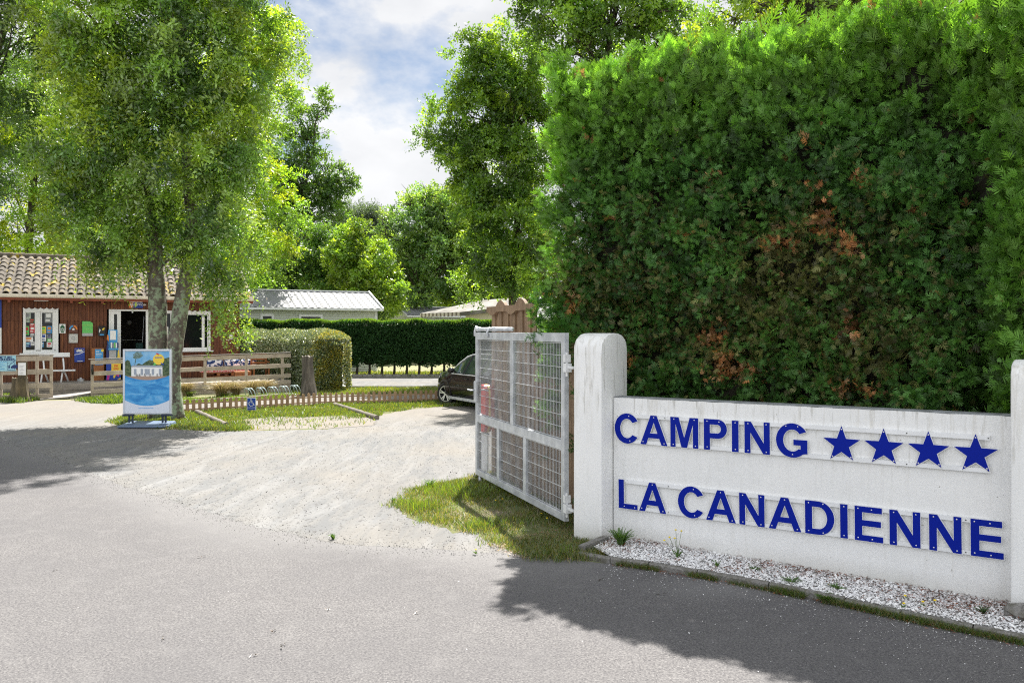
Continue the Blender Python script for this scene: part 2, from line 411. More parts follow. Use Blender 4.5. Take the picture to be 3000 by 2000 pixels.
# ------------------------------------------------------------------ ground materials
q = NT('asphalt')
fine = q.noise(58, 5, .85, co='Object'); grit = q.n('ShaderNodeTexVoronoi'); grit.inputs['Scale'].default_value = 85; q.l(q.tc.outputs['Object'], grit.inputs[0])
big = q.noise(.7, 5, .55); mid = q.noise(4.5, 6, .6)
c = q.ramp(fine, [(.35, (.028, .027, .030)), (.46, (.098, .095, .096)), (.55, (.132, .127, .125)), (.65, (.27, .26, .25))])
c = q.mix(q.ramp(grit.outputs['Color'], [(.5, 0.), (.95, .45)]), c, (.23, .225, .215))
c = q.mix(q.ramp(big, [(.38, .0), (.65, .42)]), c, (.10, .098, .10), 'MIX')
c = q.mix(q.ramp(mid, [(.52, .0), (.75, .3)]), c, (.20, .195, .19))
speck = q.noise(26, 2, .5); c = q.mix(q.ramp(speck, [(.765, 0.), (.775, 1.)]), c, (.5, .5, .5))
speck2 = q.noise(33, 2, .5, (1.3, .8, 1)); c = q.mix(q.ramp(speck2, [(.755, 0.), (.77, 1.)]), c, (.06, .05, .04))
c = q.mix(q.attr('dust'), c, (.20, .197, .192)); c = q.mix(1., c, (.92, .92, .935), 'MULTIPLY'); q.col(c)
q.b.inputs['Roughness'].default_value = .93; q.b.inputs['Specular IOR Level'].default_value = .25; q.bump(q.mix(.5, fine, grit.outputs['Distance']), .7, .006); M['asphalt'] = q.m
q = NT('white_gravel_dust')
fine = q.noise(42, 8, .8); track = q.noise(1.7, 7, .62, (2.3, .42, 1), dist=1.1); peb = q.n('ShaderNodeTexVoronoi'); peb.inputs['Scale'].default_value = 34; q.l(q.tc.outputs['Object'], peb.inputs[0])
big = q.noise(.45, 4)
c = q.ramp(fine, [(.25, (.105, .105, .104)), (.5, (.162, .160, .155)), (.75, (.212, .207, .200))])
c = q.mix(q.ramp(track, [(.46, .0), (.60, .62)]), c, (.120, .125, .130))
c = q.mix(q.ramp(q.noise(1.0, 6, .6, (1.7, .35, 1), dist=1.6), [(.48, .0), (.66, .5)]), c, (.225, .226, .225))
c = q.mix(q.ramp(peb.outputs['Color'], [(.78, 0.), (.86, .75)]), c, (.09, .087, .085))
c = q.mix(q.ramp(big, [(.45, 0.), (.7, .35)]), c, (.205, .18, .145))
c = q.mix(q.attr('sand'), c, (.20, .178, .152)); q.col(c)
q.b.inputs['Roughness'].default_value = .97; q.b.inputs['Specular IOR Level'].default_value = .2; q.bump(q.mix(.5, fine, track), .6, .012); M['gravel'] = q.m
q = NT('lawn_soil')
a = q.noise(2.4, 6, .6); b_ = q.noise(30, 6, .7)
c = q.ramp(a, [(.38, (.18, .15, .10)), (.52, (.10, .115, .035)), (.7, (.065, .10, .022))])
c = q.mix(q.ramp(b_, [(.35, 0.), (.7, .6)]), c, (.15, .14, .065)); q.col(c); q.bump(b_, .8, .02); q.b.inputs['Roughness'].default_value = 1; M['lawn'] = q.m
q = NT('bare_ground'); a = q.noise(.25, 6, .6); b_ = q.noise(9, 8, .7)
c = q.ramp(a, [(.4, (.13, .16, .05)), (.6, (.20, .19, .10))]); c = q.mix(q.ramp(b_, [(.4, 0.), (.7, .6)]), c, (.22, .19, .12)); q.col(c); q.b.inputs['Roughness'].default_value = 1; M['ground'] = q.m

def sheet(name, polys, z, material, cell=.25, attrs=None, kind='structure', jag=0., lift=None):
    """flat sheet inside a polygon (world x, y), clipped to a fine grid so that it can carry attributes."""
    bm = bmesh.new()
    for poly in polys:
        pts = []
        for i, p in enumerate(poly):
            qn = poly[(i+1) % len(poly)]; L = math.dist(p, qn); k = max(1, int(L/.12)) if jag else 1
            for j in range(min(k, 900)):
                t = j/k; x = p[0]+(qn[0]-p[0])*t; y = p[1]+(qn[1]-p[1])*t
                if jag:
                    s = 1.0 if L < 60 else 0
                    x += s*jag*(random.gauss(0, .45) + math.sin(x*3.1+y*2.3)*.6); y += s*jag*(random.gauss(0, .45) + math.sin(x*2.7-y*3.3)*.6)
                pts.append((x, y))
        vs = [bm.verts.new((x, y, 0)) for x, y in pts]
        es = [bm.edges.new((vs[i], vs[(i+1) % len(vs)])) for i in range(len(vs))]
        bmesh.ops.triangle_fill(bm, use_beauty=True, use_dissolve=False, edges=es)
    if cell:
        xs = [v.co.x for v in bm.verts]; ys = [v.co.y for v in bm.verts]
        for ax, lo, hi in ((0, max(min(xs), -14), min(max(xs), 9)), (1, max(min(ys), 1.5), min(max(ys), 32))):
            t = lo
            while t < hi:
                no_ = (1, 0, 0) if ax == 0 else (0, 1, 0); co = (t, 0, 0) if ax == 0 else (0, t, 0)
                bmesh.ops.bisect_plane(bm, geom=bm.verts[:]+bm.edges[:]+bm.faces[:], plane_co=co, plane_no=no_, dist=1e-5)
                t += cell
    for f in bm.faces:
        if f.normal.z < 0: f.normal_flip()
    if jag:
        for v_ in bm.verts:
            if v_.is_boundary: v_.co.z = -.0037
    me = bpy.data.meshes.new(name); bm.to_mesh(me); bm.free()
    n = len(me.vertices); co = np.zeros(n*3); me.vertices.foreach_get('co', co); co = co.reshape(-1, 3)
    for k, fn in (attrs or {}).items():
        a = me.attributes.new(k, 'FLOAT', 'POINT'); a.data.foreach_set('value', fn(co[:, 0], co[:, 1]).astype(np.float32))
    if lift is not None:
        co[:, 2] = lift(co[:, 0], co[:, 1]); me.vertices.foreach_set('co', co.ravel())
    me.materials.append(material); me.update()
    o = bpy.data.objects.new(name, me); C.objects.link(o); o.location = (0, 0, z); tag(o, kind=kind); return o
def seg_dist(x, y, pl):
    d = np.full(x.shape, 1e9)
    for (ax, ay), (bx, by) in zip(pl[:-1], pl[1:]):
        vx, vy = bx-ax, by-ay; t = np.clip(((x-ax)*vx+(y-ay)*vy)/(vx*vx+vy*vy+1e-12), 0, 1)
        d = np.minimum(d, np.hypot(x-ax-t*vx, y-ay-t*vy))
    return d
def g2(px, py): return G(px, py)[:2]

gm = MB(); gm.slab([(-700, -60), (700, -60), (700, 900), (-700, 900)], -.3, 0.0)
o = gm.build('ground', M['ground']); tag(o, kind='structure')
WR = g2(2085, 1722)
edge = [g2(-260, 1190)] + [g2(*p) for p in ((0, 1282), (217, 1365), (357, 1422), (542, 1480), (689, 1524), (797, 1556), (995, 1594), (1212, 1607), (1380, 1614), (1499, 1622), (1600, 1630), (1680, 1640))]
kerb_px = ((1787, 1652), (1899, 1667), (2042, 1690), (2251, 1729), (2472, 1775), (2638, 1812), (2850, 1856), (3050, 1898), (3500, 2000))
kerb_line = [g2(*p) for p in kerb_px]
sheet('asphalt_road', [[(x, y+.6) for x, y in edge[:-1]] + [edge[-1]] + kerb_line + [(12, -3), (12, -14), (-40, -14), (-40, edge[0][1])]], .004, M['asphalt'], .3,
      {'dust': lambda x, y: np.clip(.85-seg_dist(x, y, edge)/(1.1+.5*np.sin(x*2.1+y)), 0, 1)**1.6*.8+.75*np.exp(-((x-WR[0])/.42)**2-((y-WR[1])/.22)**2)})
lot_far = [g2(1500, 1140), g2(985, 1137), g2(850, 1152), g2(560, 1166), g2(280, 1172), g2(100, 1174), g2(-60, 1178), g2(-260, 1185)]
def sand(x, y): return np.clip((y-17.5)/4.5, 0, 1)*.5
sheet('gravel_lot', [edge[:-2] + [g2(1560, 1560), g2(1650, 1420)] + lot_far], .008, M['gravel'], .35, {'sand': sand}, jag=.035)
verge_gate = [g2(*p) for p in ((1150, 1478), (1212, 1518), (1310, 1546), (1440, 1580), (1491, 1603), (1559, 1632), (1665, 1636), (1700, 1606), (1800, 1560), (1700, 1440), (1560, 1380), (1420, 1386), (1380, 1396), (1304, 1416), (1185, 1440))]
sheet('grass_verge', [verge_gate], .012, M['lawn'], .25, jag=.15)
strip = [g2(*p) for p in ((306, 1236), (383, 1253), (480, 1258), (574, 1262), (670, 1264), (800, 1262), (960, 1258), (1090, 1240), (1115, 1216), (1212, 1198), (1330, 1190), (1460, 1190), (1460, 1173), (1292, 1175), (920, 1187), (530, 1209), (430, 1220), (360, 1226))]
strip_b = [g2(*p) for p in ((840, 1160), (1000, 1157), (1300, 1152), (1460, 1150), (1460, 1138), (985, 1138), (850, 1150))]
strip_c = [g2(*p) for p in ((520, 1186), (640, 1180), (845, 1166), (845, 1157), (640, 1166), (520, 1172))]
sheet('lawn', [strip], .012, M['lawn'], .5, jag=.06)
sheet('lawn', [strip_b], .0165, M['lawn'], 0, jag=.06); sheet('lawn', [strip_c], .0165, M['lawn'], 0, jag=.04)
sheet('sandy_bay', [[g2(*p) for p in ((690, 1258), (700, 1236), (790, 1222), (960, 1222), (1060, 1216), (1105, 1226), (1092, 1246), (960, 1257), (800, 1260))]], .0170, M['gravel'], .5, {'sand': lambda x, y: np.full(x.shape, .75)}, jag=.09)
sheet('lawn', [[g2(*p) for p in ((-60, 1172), (0, 1176), (60, 1178), (112, 1170), (95, 1162), (-60, 1162))], [g2(*p) for p in ((215, 1176), (270, 1178), (330, 1180), (372, 1176), (372, 1166), (262, 1166))]], .0165, M['lawn'], 0, jag=.05)
# the camp road behind, with its two kerbs
road = [g2(960, 1137), g2(1500, 1137), g2(1900, 1137), g2(1900, 1105), g2(1500, 1105), g2(700, 1105), g2(700, 1137)]
sheet('camp_road', [road], .016, M['gravel'], 0)
for py, z0 in ((1103, .0), (1138, .0)):
    a, b = G(700, py), G(1900, py-1); mb = MB(); mb.beam((a[0], a[1], .05), (b[0], b[1], .05), .16, .12); tag(mb.build('road_kerb', M['concrete']), kind='structure')

# ------------------------------------------------------------------ kerb in front of the sign wall
kq = NT('mossy_kerb_concrete'); kn = kq.noise(14, 7, .7); kb = kq.noise(55, 5, .7)
kq.col(kq.mix(kq.ramp(kn, [(.42, 0.), (.62, .8)]), kq.ramp(kb, [(.3, (.11, .105, .10)), (.7, (.30, .29, .275))]), (.10, .095, .07)))
kq.b.inputs['Roughness'].default_value = 1; kq.bump(kb, 1, .01); M['kerb'] = kq.m
mb = MB(); pts = [g2(1690, 1634)] + kerb_line[:-1]
dense = []
for (ax, ay), (bx, by) in zip(pts[:-1], pts[1:]):
    L = math.hypot(bx-ax, by-ay); k = max(1, round(L/.5))
    dense += [(ax+(bx-ax)*j/k, ay+(by-ay)*j/k) for j in range(k)]
dense.append(pts[-1])
for (ax, ay), (bx, by) in zip(dense[:-1], dense[1:]):
    dx, dy = bx-ax, by-ay; L = math.hypot(dx, dy); dx, dy = dx/L, dy/L; nx, ny = -dy, dx; h = .060+random.uniform(-.006, .006); g_ = .006; o_ = random.uniform(-.006, .006)
    if ny < 0: nx, ny = -nx, -ny
    A = (ax+dx*g_+nx*o_, ay+dy*g_+ny*o_); B = (bx-dx*g_+nx*o_, by-dy*g_+ny*o_); t = .062; e = .012
    V = [(A[0], A[1], -.02), (A[0]+nx*t, A[1]+ny*t, -.02), (A[0]+nx*t, A[1]+ny*t, h), (A[0]+nx*e, A[1]+ny*e, h), (A[0], A[1], h-e)]
    V += [(B[0], B[1], -.02), (B[0]+nx*t, B[1]+ny*t, -.02), (B[0]+nx*t, B[1]+ny*t, h), (B[0]+nx*e, B[1]+ny*e, h), (B[0], B[1], h-e)]
    mb.add(V, [(0,1,2,3,4), (9,8,7,6,5), (0,5,6,1), (1,6,7,2), (2,7,8,3), (3,8,9,4), (4,9,5,0)])
tag(mb.build('kerb', M['kerb']), kind='structure')
a, b = G(1704, 1612, .04), WF.w((-4.20, 7.38, .05)); mb = MB(); mb.beam(a, (b[0], b[1], .05), .075, .10); tag(mb.build('kerb_return', M['kerb']), kind='structure')
bed = [(x, y) for x, y in kerb_line[:-1]]
bk = [WF.w((u, 7.60)) for u in (.6, -.5, -2, -3.2, -4.22)]
bed_poly = [(x+.03, y+.05) for x, y in bed] + [p[:2] for p in bk] + [g2(1740, 1618)]
q = NT('pebble_bed'); v = q.n('ShaderNodeTexVoronoi'); v.inputs['Scale'].default_value = 60; q.l(q.tc.outputs['Object'], v.inputs[0])
q.col(q.ramp(v.outputs['Distance'], [(.1, (.70, .70, .70)), (.55, (.30, .29, .28))])); q.bump(v.outputs['Distance'], 1, .02); M['pebble_bed'] = q.m
sheet('pebble_bed', [bed_poly], .052, M['pebble_bed'], 0)

# ------------------------------------------------------------------ sign wall with two pillars
wq = NT('white_masonry_paint')
st = wq.noise(8, 6, .65, (1.6, 1, .10)); st2 = wq.noise(22, 5, .65, (1.2, 1, .10)); bl = wq.noise(1.6, 5, .6); spk = wq.noise(24, 3, .6); ro = wq.noise(46, 6, .7)
sep = wq.n('ShaderNodeSeparateXYZ'); wq.l(wq.tc.outputs['Object'], sep.inputs[0])
topm = wq.n('ShaderNodeMapRange'); topm.inputs['From Min'].default_value = .95; topm.inputs['From Max'].default_value = 1.56; wq.l(sep.outputs['Z'], topm.inputs['Value'])
botm = wq.n('ShaderNodeMapRange'); botm.inputs['From Min'].default_value = .22; botm.inputs['From Max'].default_value = .02; wq.l(sep.outputs['Z'], botm.inputs['Value'])
c = wq.mix(wq.ramp(bl, [(.35, 0.), (.7, .5)]), (.80, .80, .79), (.70, .71, .71))
c = wq.mix(wq.math('MULTIPLY', wq.ramp(st, [(.52, 0.), (.72, .55)]), topm.outputs[0]), c, (.40, .36, .27))
c = wq.mix(wq.math('MULTIPLY', wq.ramp(st2, [(.56, 0.), (.70, .6)]), topm.outputs[0]), c, (.22, .21, .16))
c = wq.mix(wq.math('MULTIPLY', wq.ramp(st2, [(.52, 0.), (.75, .26)]), 1.), c, (.50, .48, .43))
c = wq.mix(wq.math('MULTIPLY', wq.ramp(bl, [(.2, .2), (.7, .8)]), botm.outputs[0]), c, (.46, .45, .40))
c = wq.mix(wq.ramp(spk, [(.735, 0.), (.75, .8)]), c, (.25, .24, .2)); wq.col(c)
wq.b.inputs['Roughness'].default_value = .75; wq.bump(wq.mix(.35, ro, bl), .45, .012); M['paint'] = wq.m
def pillar(u0, u1, d0, d1, H, rise, name, label):
    root = thing(name, label, 'pillar', WF, ((u0+u1)/2, (d0+d1)/2, 0), 'gate pillars of the sign wall')
    prof = [(d0, -.05)]; n = 14; cd, hd = (d0+d1)/2, (d1-d0)/2
    for i in range(n+1):
        t = math.pi*(1-i/n); e = 2/2.5
        cx_ = math.copysign(abs(math.cos(t))**e, math.cos(t)); sz = abs(math.sin(t))**e
        prof.append((cd+hd*cx_, H-rise+rise*sz))
    prof.append((d1, -.05))
    mb = MB(); nu = 7; V = []
    for j in range(nu):
        u = u0+(u1-u0)*j/(nu-1)
        for d, z in prof:
            V.append((u+random.uniform(-.003, .003), d+random.uniform(-.003, .003), z))
    k = len(prof)
    mb.add(V, [(j*k+i, j*k+i+1, (j+1)*k+i+1, (j+1)*k+i) for j in range(nu-1) for i in range(k-1)] + [tuple(range(k)), tuple((nu-1)*k+i for i in range(k))[::-1]])
    o = mb.build('shaft', [M['paint']], root, bevel=.012, smooth='auto')
    return root
pillar(-4.575, -4.23, 7.342, 7.905, 2.225, .21, 'gate_pillar', 'tall white rounded pillar between the mesh gate and the lettered wall')
pillar(-.573, -.20, 7.342, 7.905, 2.02, .20, 'gate_pillar', 'shorter white rounded pillar cut off by the right edge of the photo')
DW = 7.578
root = thing('sign_wall', 'low white painted wall carrying the blue camping lettering', 'wall', WF, (-2.4, DW+.1, 0))
mb = MB(); nx, nz = 40, 14
def wtop(u): return 1.537+(u+4.23)*.0065
for face, dd in ((0, DW), (1, DW+.2)):
    pass
V = []
for i in range(nx+1):
    u = -4.22+(3.64)*i/nx
    for j in range(nz+1): V.append((u, DW+random.uniform(-.0015, .0015), -.05+(wtop(u)+.05)*j/nz+(random.uniform(-.003, .003) if j == nz else 0)))
Fs = [(i*(nz+1)+j, (i+1)*(nz+1)+j, (i+1)*(nz+1)+j+1, i*(nz+1)+j+1) for i in range(nx) for j in range(nz)]
b0 = len(V)
for i in range(nx+1):
    u = -4.22+3.64*i/nx; V += [(u, DW+.2, wtop(u)), (u, DW+.2, -.05)]
for i in range(nx):
    a_, b_ = i*(nz+1)+nz, (i+1)*(nz+1)+nz; Fs += [(a_, b_, b0+2*i+2, b0+2*i), (b0+2*i, b0+2*i+2, b0+2*i+3, b0+2*i+1)]
mb.add(V, Fs); mb.build('wall_body', M['paint'], root)
cap = mat('grey_weathered_coping', (.30, .32, .34), .85, col2=(.16, .17, .17), vscale=9, bump=.5)
mb = MB()
for i in range(20):
    u = -4.215+3.63*i/20; u2 = u+3.63/20
    mb.add([(u, DW+.008, wtop(u)+.002), (u2, DW+.008, wtop(u2)+.002), (u2, DW+.192, wtop(u2)+.002), (u, DW+.192, wtop(u)+.002), (u, DW+.008, wtop(u)+.008), (u2, DW+.008, wtop(u2)+.008), (u2, DW+.192, wtop(u2)+.008), (u, DW+.192, wtop(u)+.008)], [(0,1,2,3), (4,7,6,5), (0,4,5,1), (3,2,6,7)])
mb.build('coping', cap, root)

# lettering: outlines in a box of width w and cap height 1, stretched to the measured letter boxes
def arc(cx, cy, rx, ry, a0, a1, n=16):
    return [(cx+rx*math.cos(R(a0+(a1-a0)*i/n)), cy+ry*math.sin(R(a0+(a1-a0)*i/n))) for i in range(n+1)]
def glyph(ch, w):
    s, h = .205, .172
    if ch == 'I': return [[(0,0),(0,1),(w,1),(w,0)]]
    if ch == 'L': return [[(0,0),(0,1),(s,1),(s,h),(w,h),(w,0)]]
    if ch == 'E': return [[(0,0),(0,1),(.965*w,1),(.965*w,.83),(s,.83),(s,.605),(.93*w,.605),(.93*w,.435),(s,.435),(s,.17),(w,.17),(w,0)]]
    if ch == 'N': return [[(0,0),(0,1),(.205,1),(w-.19,.33),(w-.19,1),(w,1),(w,0),(w-.205,0),(.19,.655),(.19,0)]]
    if ch == 'M': return [[(0,0),(0,1),(.30*w,1),(.5*w,.32),(.70*w,1),(w,1),(w,0),(w-.185,0),(w-.185,.787),(.60*w,0),(.40*w,0),(.185,.787),(.185,0)]]
    if ch == 'A': return [[(0,0),(.385*w,1),(.61*w,1),(w,0),(.785*w,0),(.70*w,.227),(.298*w,.227),(.215*w,0)], [(.365*w,.395),(.635*w,.395),(.5*w,.765)]]
    if ch == 'P': return [[(0,0),(0,1)]+arc(w-.31,.69,.31,.31,90,-90)+[(s,.38),(s,0)], [(s,.83)]+arc(w-.325,.69,.125,.14,90,-90,10)+[(s,.55)]]
    if ch == 'D': return [[(0,0),(0,1)]+arc(w-.45,.5,.45,.5,90,-90)+[(0,0)][:0], [(s,.83)]+arc(w-.46,.5,.255,.33,90,-90)+[(s,.17)]]
    if ch == 'C':
        rx = w/(1+math.cos(R(31))); o = arc(rx,.5,rx,.525,31,327,30); i_ = arc(rx,.5,rx-.215,.335,320,38,26); return [o+i_]
    if ch == 'G':
        rx = .965*w/(1+math.cos(R(33))); o = arc(rx,.5,rx,.525,33,310,30); i_ = arc(rx,.5,rx-.22,.335,312,38,24)
        return [o+[(w,.115),(w,.53),(.56*w,.53),(.56*w,.36),(w-.205,.36),(w-.205,.235)]+i_]
def uof(px): t = (px-CX)/F; c_, s_ = math.cos(R(36.32)), math.sin(R(36.32)); return 7.546*(t*c_-s_)/(c_+t*s_)
rows = [('CAMPING', [(1801.2,1868.2),(1876,1955.2),(1964.2,2045.6),(2062.4,2129.8),(2144.5,2163.9),(2181.4,2255.4),(2273.7,2365.6)], lambda u: 1.0735+.0073*(u+3.545), .303),
        ('LACANADIENNE', [(1812.8,1867.7),(1872.2,1951.9),(1986.5,2060.6),(2068.5,2155.7),(2166.2,2240),(2252,2347.7),(2359.2,2444.6),(2462,2483.7),(2504.6,2587.5),(2606.6,2696.9),(2722.7,2817.6),(2844.4,2940.6)], lambda u: .3736+.0105*(u+4.14), .303)]
screws = {'C': [(.62,.93),(.66,.075)], 'A': [(.5,.93),(.1,.09),(.88,.07)], 'M': [(.13,.93),(.86,.93),(.1,.08),(.9,.08)], 'P': [(.14,.93),(.66,.92),(.14,.09)], 'I': [(.5,.93),(.5,.08)],
          'N': [(.14,.93),(.86,.93),(.14,.08),(.86,.07)], 'G': [(.32,.93),(.7,.93),(.53,.07)], 'L': [(.35,.93),(.3,.08),(.85,.07)], 'D': [(.12,.93),(.62,.93),(.12,.09),(.62,.07)], 'E': [(.12,.93),(.6,.92),(.12,.08),(.62,.07)]}
FACE_D = 7.546
def put_letter(root, loops, u0, z0, sx, sz, tilt, name, scr):
    ct, st_ = math.cos(tilt), math.sin(tilt)
    def to(x, y): return (u0+x*ct-y*st_, z0+x*st_+y*ct)
    lp = [[(x*sx, y*sz) for x, y in l] for l in loops]
    def geo(off, ext, d):
        V, Fs = curve_geo(lp, ext, off)
        return [(to(x, y)[0], d-z, to(x, y)[1]) for x, y, z in V], Fs
    mb = MB(); V, Fs = geo(0, .002, FACE_D+.001); mb.add(V, Fs, 0)
    lo = mb.build(name, [M['blue']], root)
    mb = MB(); V, Fs = geo(.0055, .003, FACE_D+.005); mb.add(V, Fs, 0); mb.build('backing_plate', M['white_metal'], lo)
    for fx, fz in scr:
        x, z = to(fx*sx if sx != 1 else fx, fz*sz); mb = MB()
        mb.add(*screw_geo((x, FACE_D, z), .0062)); mb.build('screw', M['screw'], lo, smooth=True)
def screw_geo(c, r):
    V = [(c[0], c[1]-r*.55, c[2])]
    for k, (rr, dd) in enumerate(((.75, .42), (1, 0))):
        for j in range(8): V.append((c[0]+r*rr*math.cos(j*math.pi/4), c[1]-r*dd, c[2]+r*rr*math.sin(j*math.pi/4)))
    return V, [(0, 1+j, 1+(j+1) % 8) for j in range(8)] + [(1+j, 9+j, 9+(j+1) % 8, 1+(j+1) % 8) for j in range(8)]
for ri, (word, boxes, zb, ch) in enumerate(rows):
    ua, ub = uof(boxes[0][0]), uof(boxes[-1][1])
    tilt = math.atan((zb(1)-zb(0)))
    lab = ('blue upper sign lettering CAMPING followed by four blue stars on white rails', 'blue lower sign lettering LA CANADIENNE on two white rails')[ri]
    root = thing('wall_lettering', lab, 'sign', WF, ((ua+ub)/2, FACE_D, zb((ua+ub)/2)))
    for chh, (a, b) in zip(word, boxes):
        u0, u1 = uof(a), uof(b); wd = u1-u0; gw = wd/ch
        put_letter(root, [[(x, y) for x, y in l] for l in glyph(chh, gw)], u0, zb(u0), ch, ch, tilt, 'letter', [(fx*gw, fz) for fx, fz in screws[chh]])
    if ri == 0:
        for cxp, (ty) in ((2465.3, 0), (2589.0, 0), (2719.9, 0), (2858.5, 0)):
            uc = uof(cxp); rs = .166; zc = zb(uc)+.304-rs+.0095
            star = [(rs*(1 if i % 2 == 0 else .40)*math.cos(R(90+36*i)), rs*(1 if i % 2 == 0 else .40)*math.sin(R(90+36*i))) for i in range(10)]
            put_letter(root, [star], uc, zc, 1, 1, tilt, 'star', [(0, .135), (-.079, -.110), (.079, -.110)])
    re_ = uof(2899) if ri == 0 else uof(2900)
    rs_ = uof(1850) if ri == 0 else uof(1830)
    for kz in (0, 1):
        mb = MB(); dz = (ch-.036) if kz else 0.001
        zr = lambda u: zb(u)+dz
        V = []
        for u in (rs_, re_):
            for d, z in ((FACE_D+.007, 0), (FACE_D+.007, .036), (DW-.002, .036), (DW-.002, .033), (FACE_D+.010, .033), (FACE_D+.010, 0)): V.append((u, d, zr(u)+z))
        mb.add(V, [(i, (i+1) % 6, (i+1) % 6+6, i+6) for i in range(6)] + [(0,1,2,3,4,5), (11,10,9,8,7,6)])
        rl = mb.build('rail', M['white_metal'], root)
        for px in ((1947, 2656, 2895) if ri == 0 else (1957, 2829)):
            u = uof(px); mb = MB(); mb.add(*screw_geo((u, FACE_D+.006, zr(u)+.017), .006)); mb.build('screw', M['screw_dark'], rl)

# ------------------------------------------------------------------ mesh gate, swung open
GA = (.612, 9.0); GB = (-.52, 12.0)
GF = Frame(math.degrees(math.atan2(GB[1]-GA[1], GB[0]-GA[0])), *GA); GL = math.dist(GA, GB)   # local x runs from the hinge outwards, local -y faces the fence
def sx(px): return GF.x_at(px)
root = thing('mesh_gate', 'open galvanised mesh gate leaf beside the white pillar', 'gate', GF, (0, 0, .115))
T = .06; zt, zb_, zm0, zm1 = 2.227, .115, .905, 1.018
s0, s1 = 0.0, GL
hs = .17; fs = sx(1404); fs = GL-.085
fr = MB(); fr.box((0, -T/2, zb_), (hs*.55, T/2, zt)); fr.box((fs, -T/2, zb_), (GL, T/2, zt))
fr.box((hs*.55, -T/2, zt-.105), (fs, T/2, zt)); fr.box((hs*.55, -T/2, zb_), (fs, T/2, .20)); fr.box((hs*.55, -T/2, zm0), (fs, T/2, zm1))
mid = sx(1504)
fr.box((mid-.05, -T/2, zm1), (mid+.05, T/2, zt-.105))
l1, l2 = sx(1542), sx(1464)
for l in (l1, l2): fr.box((l-.045, -T/2, .20), (l+.045, T/2, zm0))
fr.build('frame', M['galv'], root, bevel=.004)
def mesh_panel(x0, x1, z0, z1, nh):
    mb = MB(); n = max(2, round((x1-x0)/.044))
    for i in range(n+1):
        x = x0+.012+(x1-x0-.024)*i/n; mb.box((x-.0023, -.003, z0), (x+.0023, .003, z1))
    for i in range(nh+1):
        z = z0+.012+(z1-z0-.024)*i/nh; mb.box((x0, .0034, z-.0035), (x1, .0090, z+.0035))
    for z in (z0, z1-.012): pass
    return mb
for x0, x1, z0, z1, nh in ((hs*.55, mid-.05, zm1, zt-.105, 8), (mid+.05, fs, zm1, zt-.105, 8), (hs*.55, l1-.045, .20, zm0, 5), (l1+.045, l2-.045, .20, zm0, 5), (l2+.045, fs, .20, zm0, 5)):
    mesh_panel(x0, x1, z0, z1, nh).build('mesh_panel', M['galv'], root)
mb = MB(); x = GL-.05; mb.box((x-.075, .031, 1.2), (x+.035, .062, 1.50)); lb = mb.build('lock_box', M['galv'], root, bevel=.006)
mb = MB(); mb.tube([(x+.0, .06, 1.37), (x+.0, .12, 1.37), (x+.13, .125, 1.375)], .011, 8); mb.tube([(x, -.03, 1.37), (x, -.10, 1.37), (x-.15, -.105, 1.37)], .012, 8); mb.build('handle', M['galv'], lb, smooth=True)
mb = MB(); mb.tube([(GL-1.48, 0, zt+.045), (GL-.02, 0, zt+.045), (GL+.04, 0, zt+.055)], .027, 12); mb.tube([(GL-.85, 0, zt+.045), (GL-.70, 0, zt+.045)], .036, 12); mb.tube([(GL-.13, 0, zt+.045), (GL-.04, 0, zt+.045)], .038, 12)
mb.tube([(GL+.03, 0, zt+.09), (GL+.075, .01, zt+.02), (GL+.045, .02, zt-.05)], .02, 8); mb.tube([(GL-.66, .03, zt+.07), (GL-.60, .05, zt+.0), (GL-.64, .05, zt-.06)], .016, 8)
mb.build('drop_bolt', M['galv'], root, smooth=True)
mb = MB(); mb.tube([(GL-.14, 0, -.02), (GL-.14, 0, .115)], .024, 10); mb.build('ground_post', M['galv'], root, smooth=True)
for zc in (1.90, .33):
    mb = MB(); mb.box((-.05, -.03, zc-.0), (0, .045, zc+.085)); mb.box((-.075, -.03, zc-.11), (-.004, .045, zc-.012)); mb.tube([(-.03, .01, zc-.16), (-.03, .01, zc+.11)], .016, 10)
    mb.box((-.20, -.005, zc-.07), (-.06, .02, zc-.04)); mb.build('hinge', M['white_metal'], root, bevel=.004)

# ------------------------------------------------------------------ tall board fence behind the gate
FO = (GA[0]+.911*.42, GA[1]+.35*.42+.1)
FF = Frame(GF.r*180/math.pi, *FO)
xe = FF.x_at(1449)
root = thing('board_fence', 'tall rough brown board fence with a scalloped top, behind the mesh gate', 'fence', FF, (1.5, 0, 0))
x = xe; mb = MB(); k = 0; topz = FF.z_at(xe, 0, 905)
xt = FF.x_at(1562)
while x > .12:
    wd = .155; g_ = -.010; dy = .0 if k % 2 else .026
    t = (xe-x)
    mb.box((x-wd, dy, .02), (x, dy+.022, topz if x > xt else 2.10)); x -= wd+g_; k += 1
mb.build('boards', M['fence_wood'], root)
mb = MB(); mb.box((.1, -.05, .35), (xe, -.002, .45)); mb.box((.1, -.05, 1.15), (xe, -.002, 1.25)); mb.build('cross_rail', M['fence_wood'], root)
poly = []; X0, X1 = xt-.35, xe+.10; n = 110; peaks = (FF.x_at(1471, .07), FF.x_at(1529, .07)); zt_, zb2 = FF.z_at(xe, .07, 899), FF.z_at(xe, .07, 911)
tops = []
for i in range(n+1):
    xx = X0+(X1-X0)*i/n; bump_ = 0; d = min(abs(xx-p_) for p_ in peaks)
    if d < .20: bump_ = .085*math.cos(d/.20*math.pi/2)**.8
    tops.append((xx, zt_+bump_))
bots = []
for i in range(n+1):
    xx = X1-(X1-X0)*i/n; d = min(abs(xx-p_-.38) for p_ in peaks)
    bots.append((xx, zb2-.02-(.05*math.cos(d/.2*math.pi/2) if d < .2 else 0)))
V = []; mb = MB()
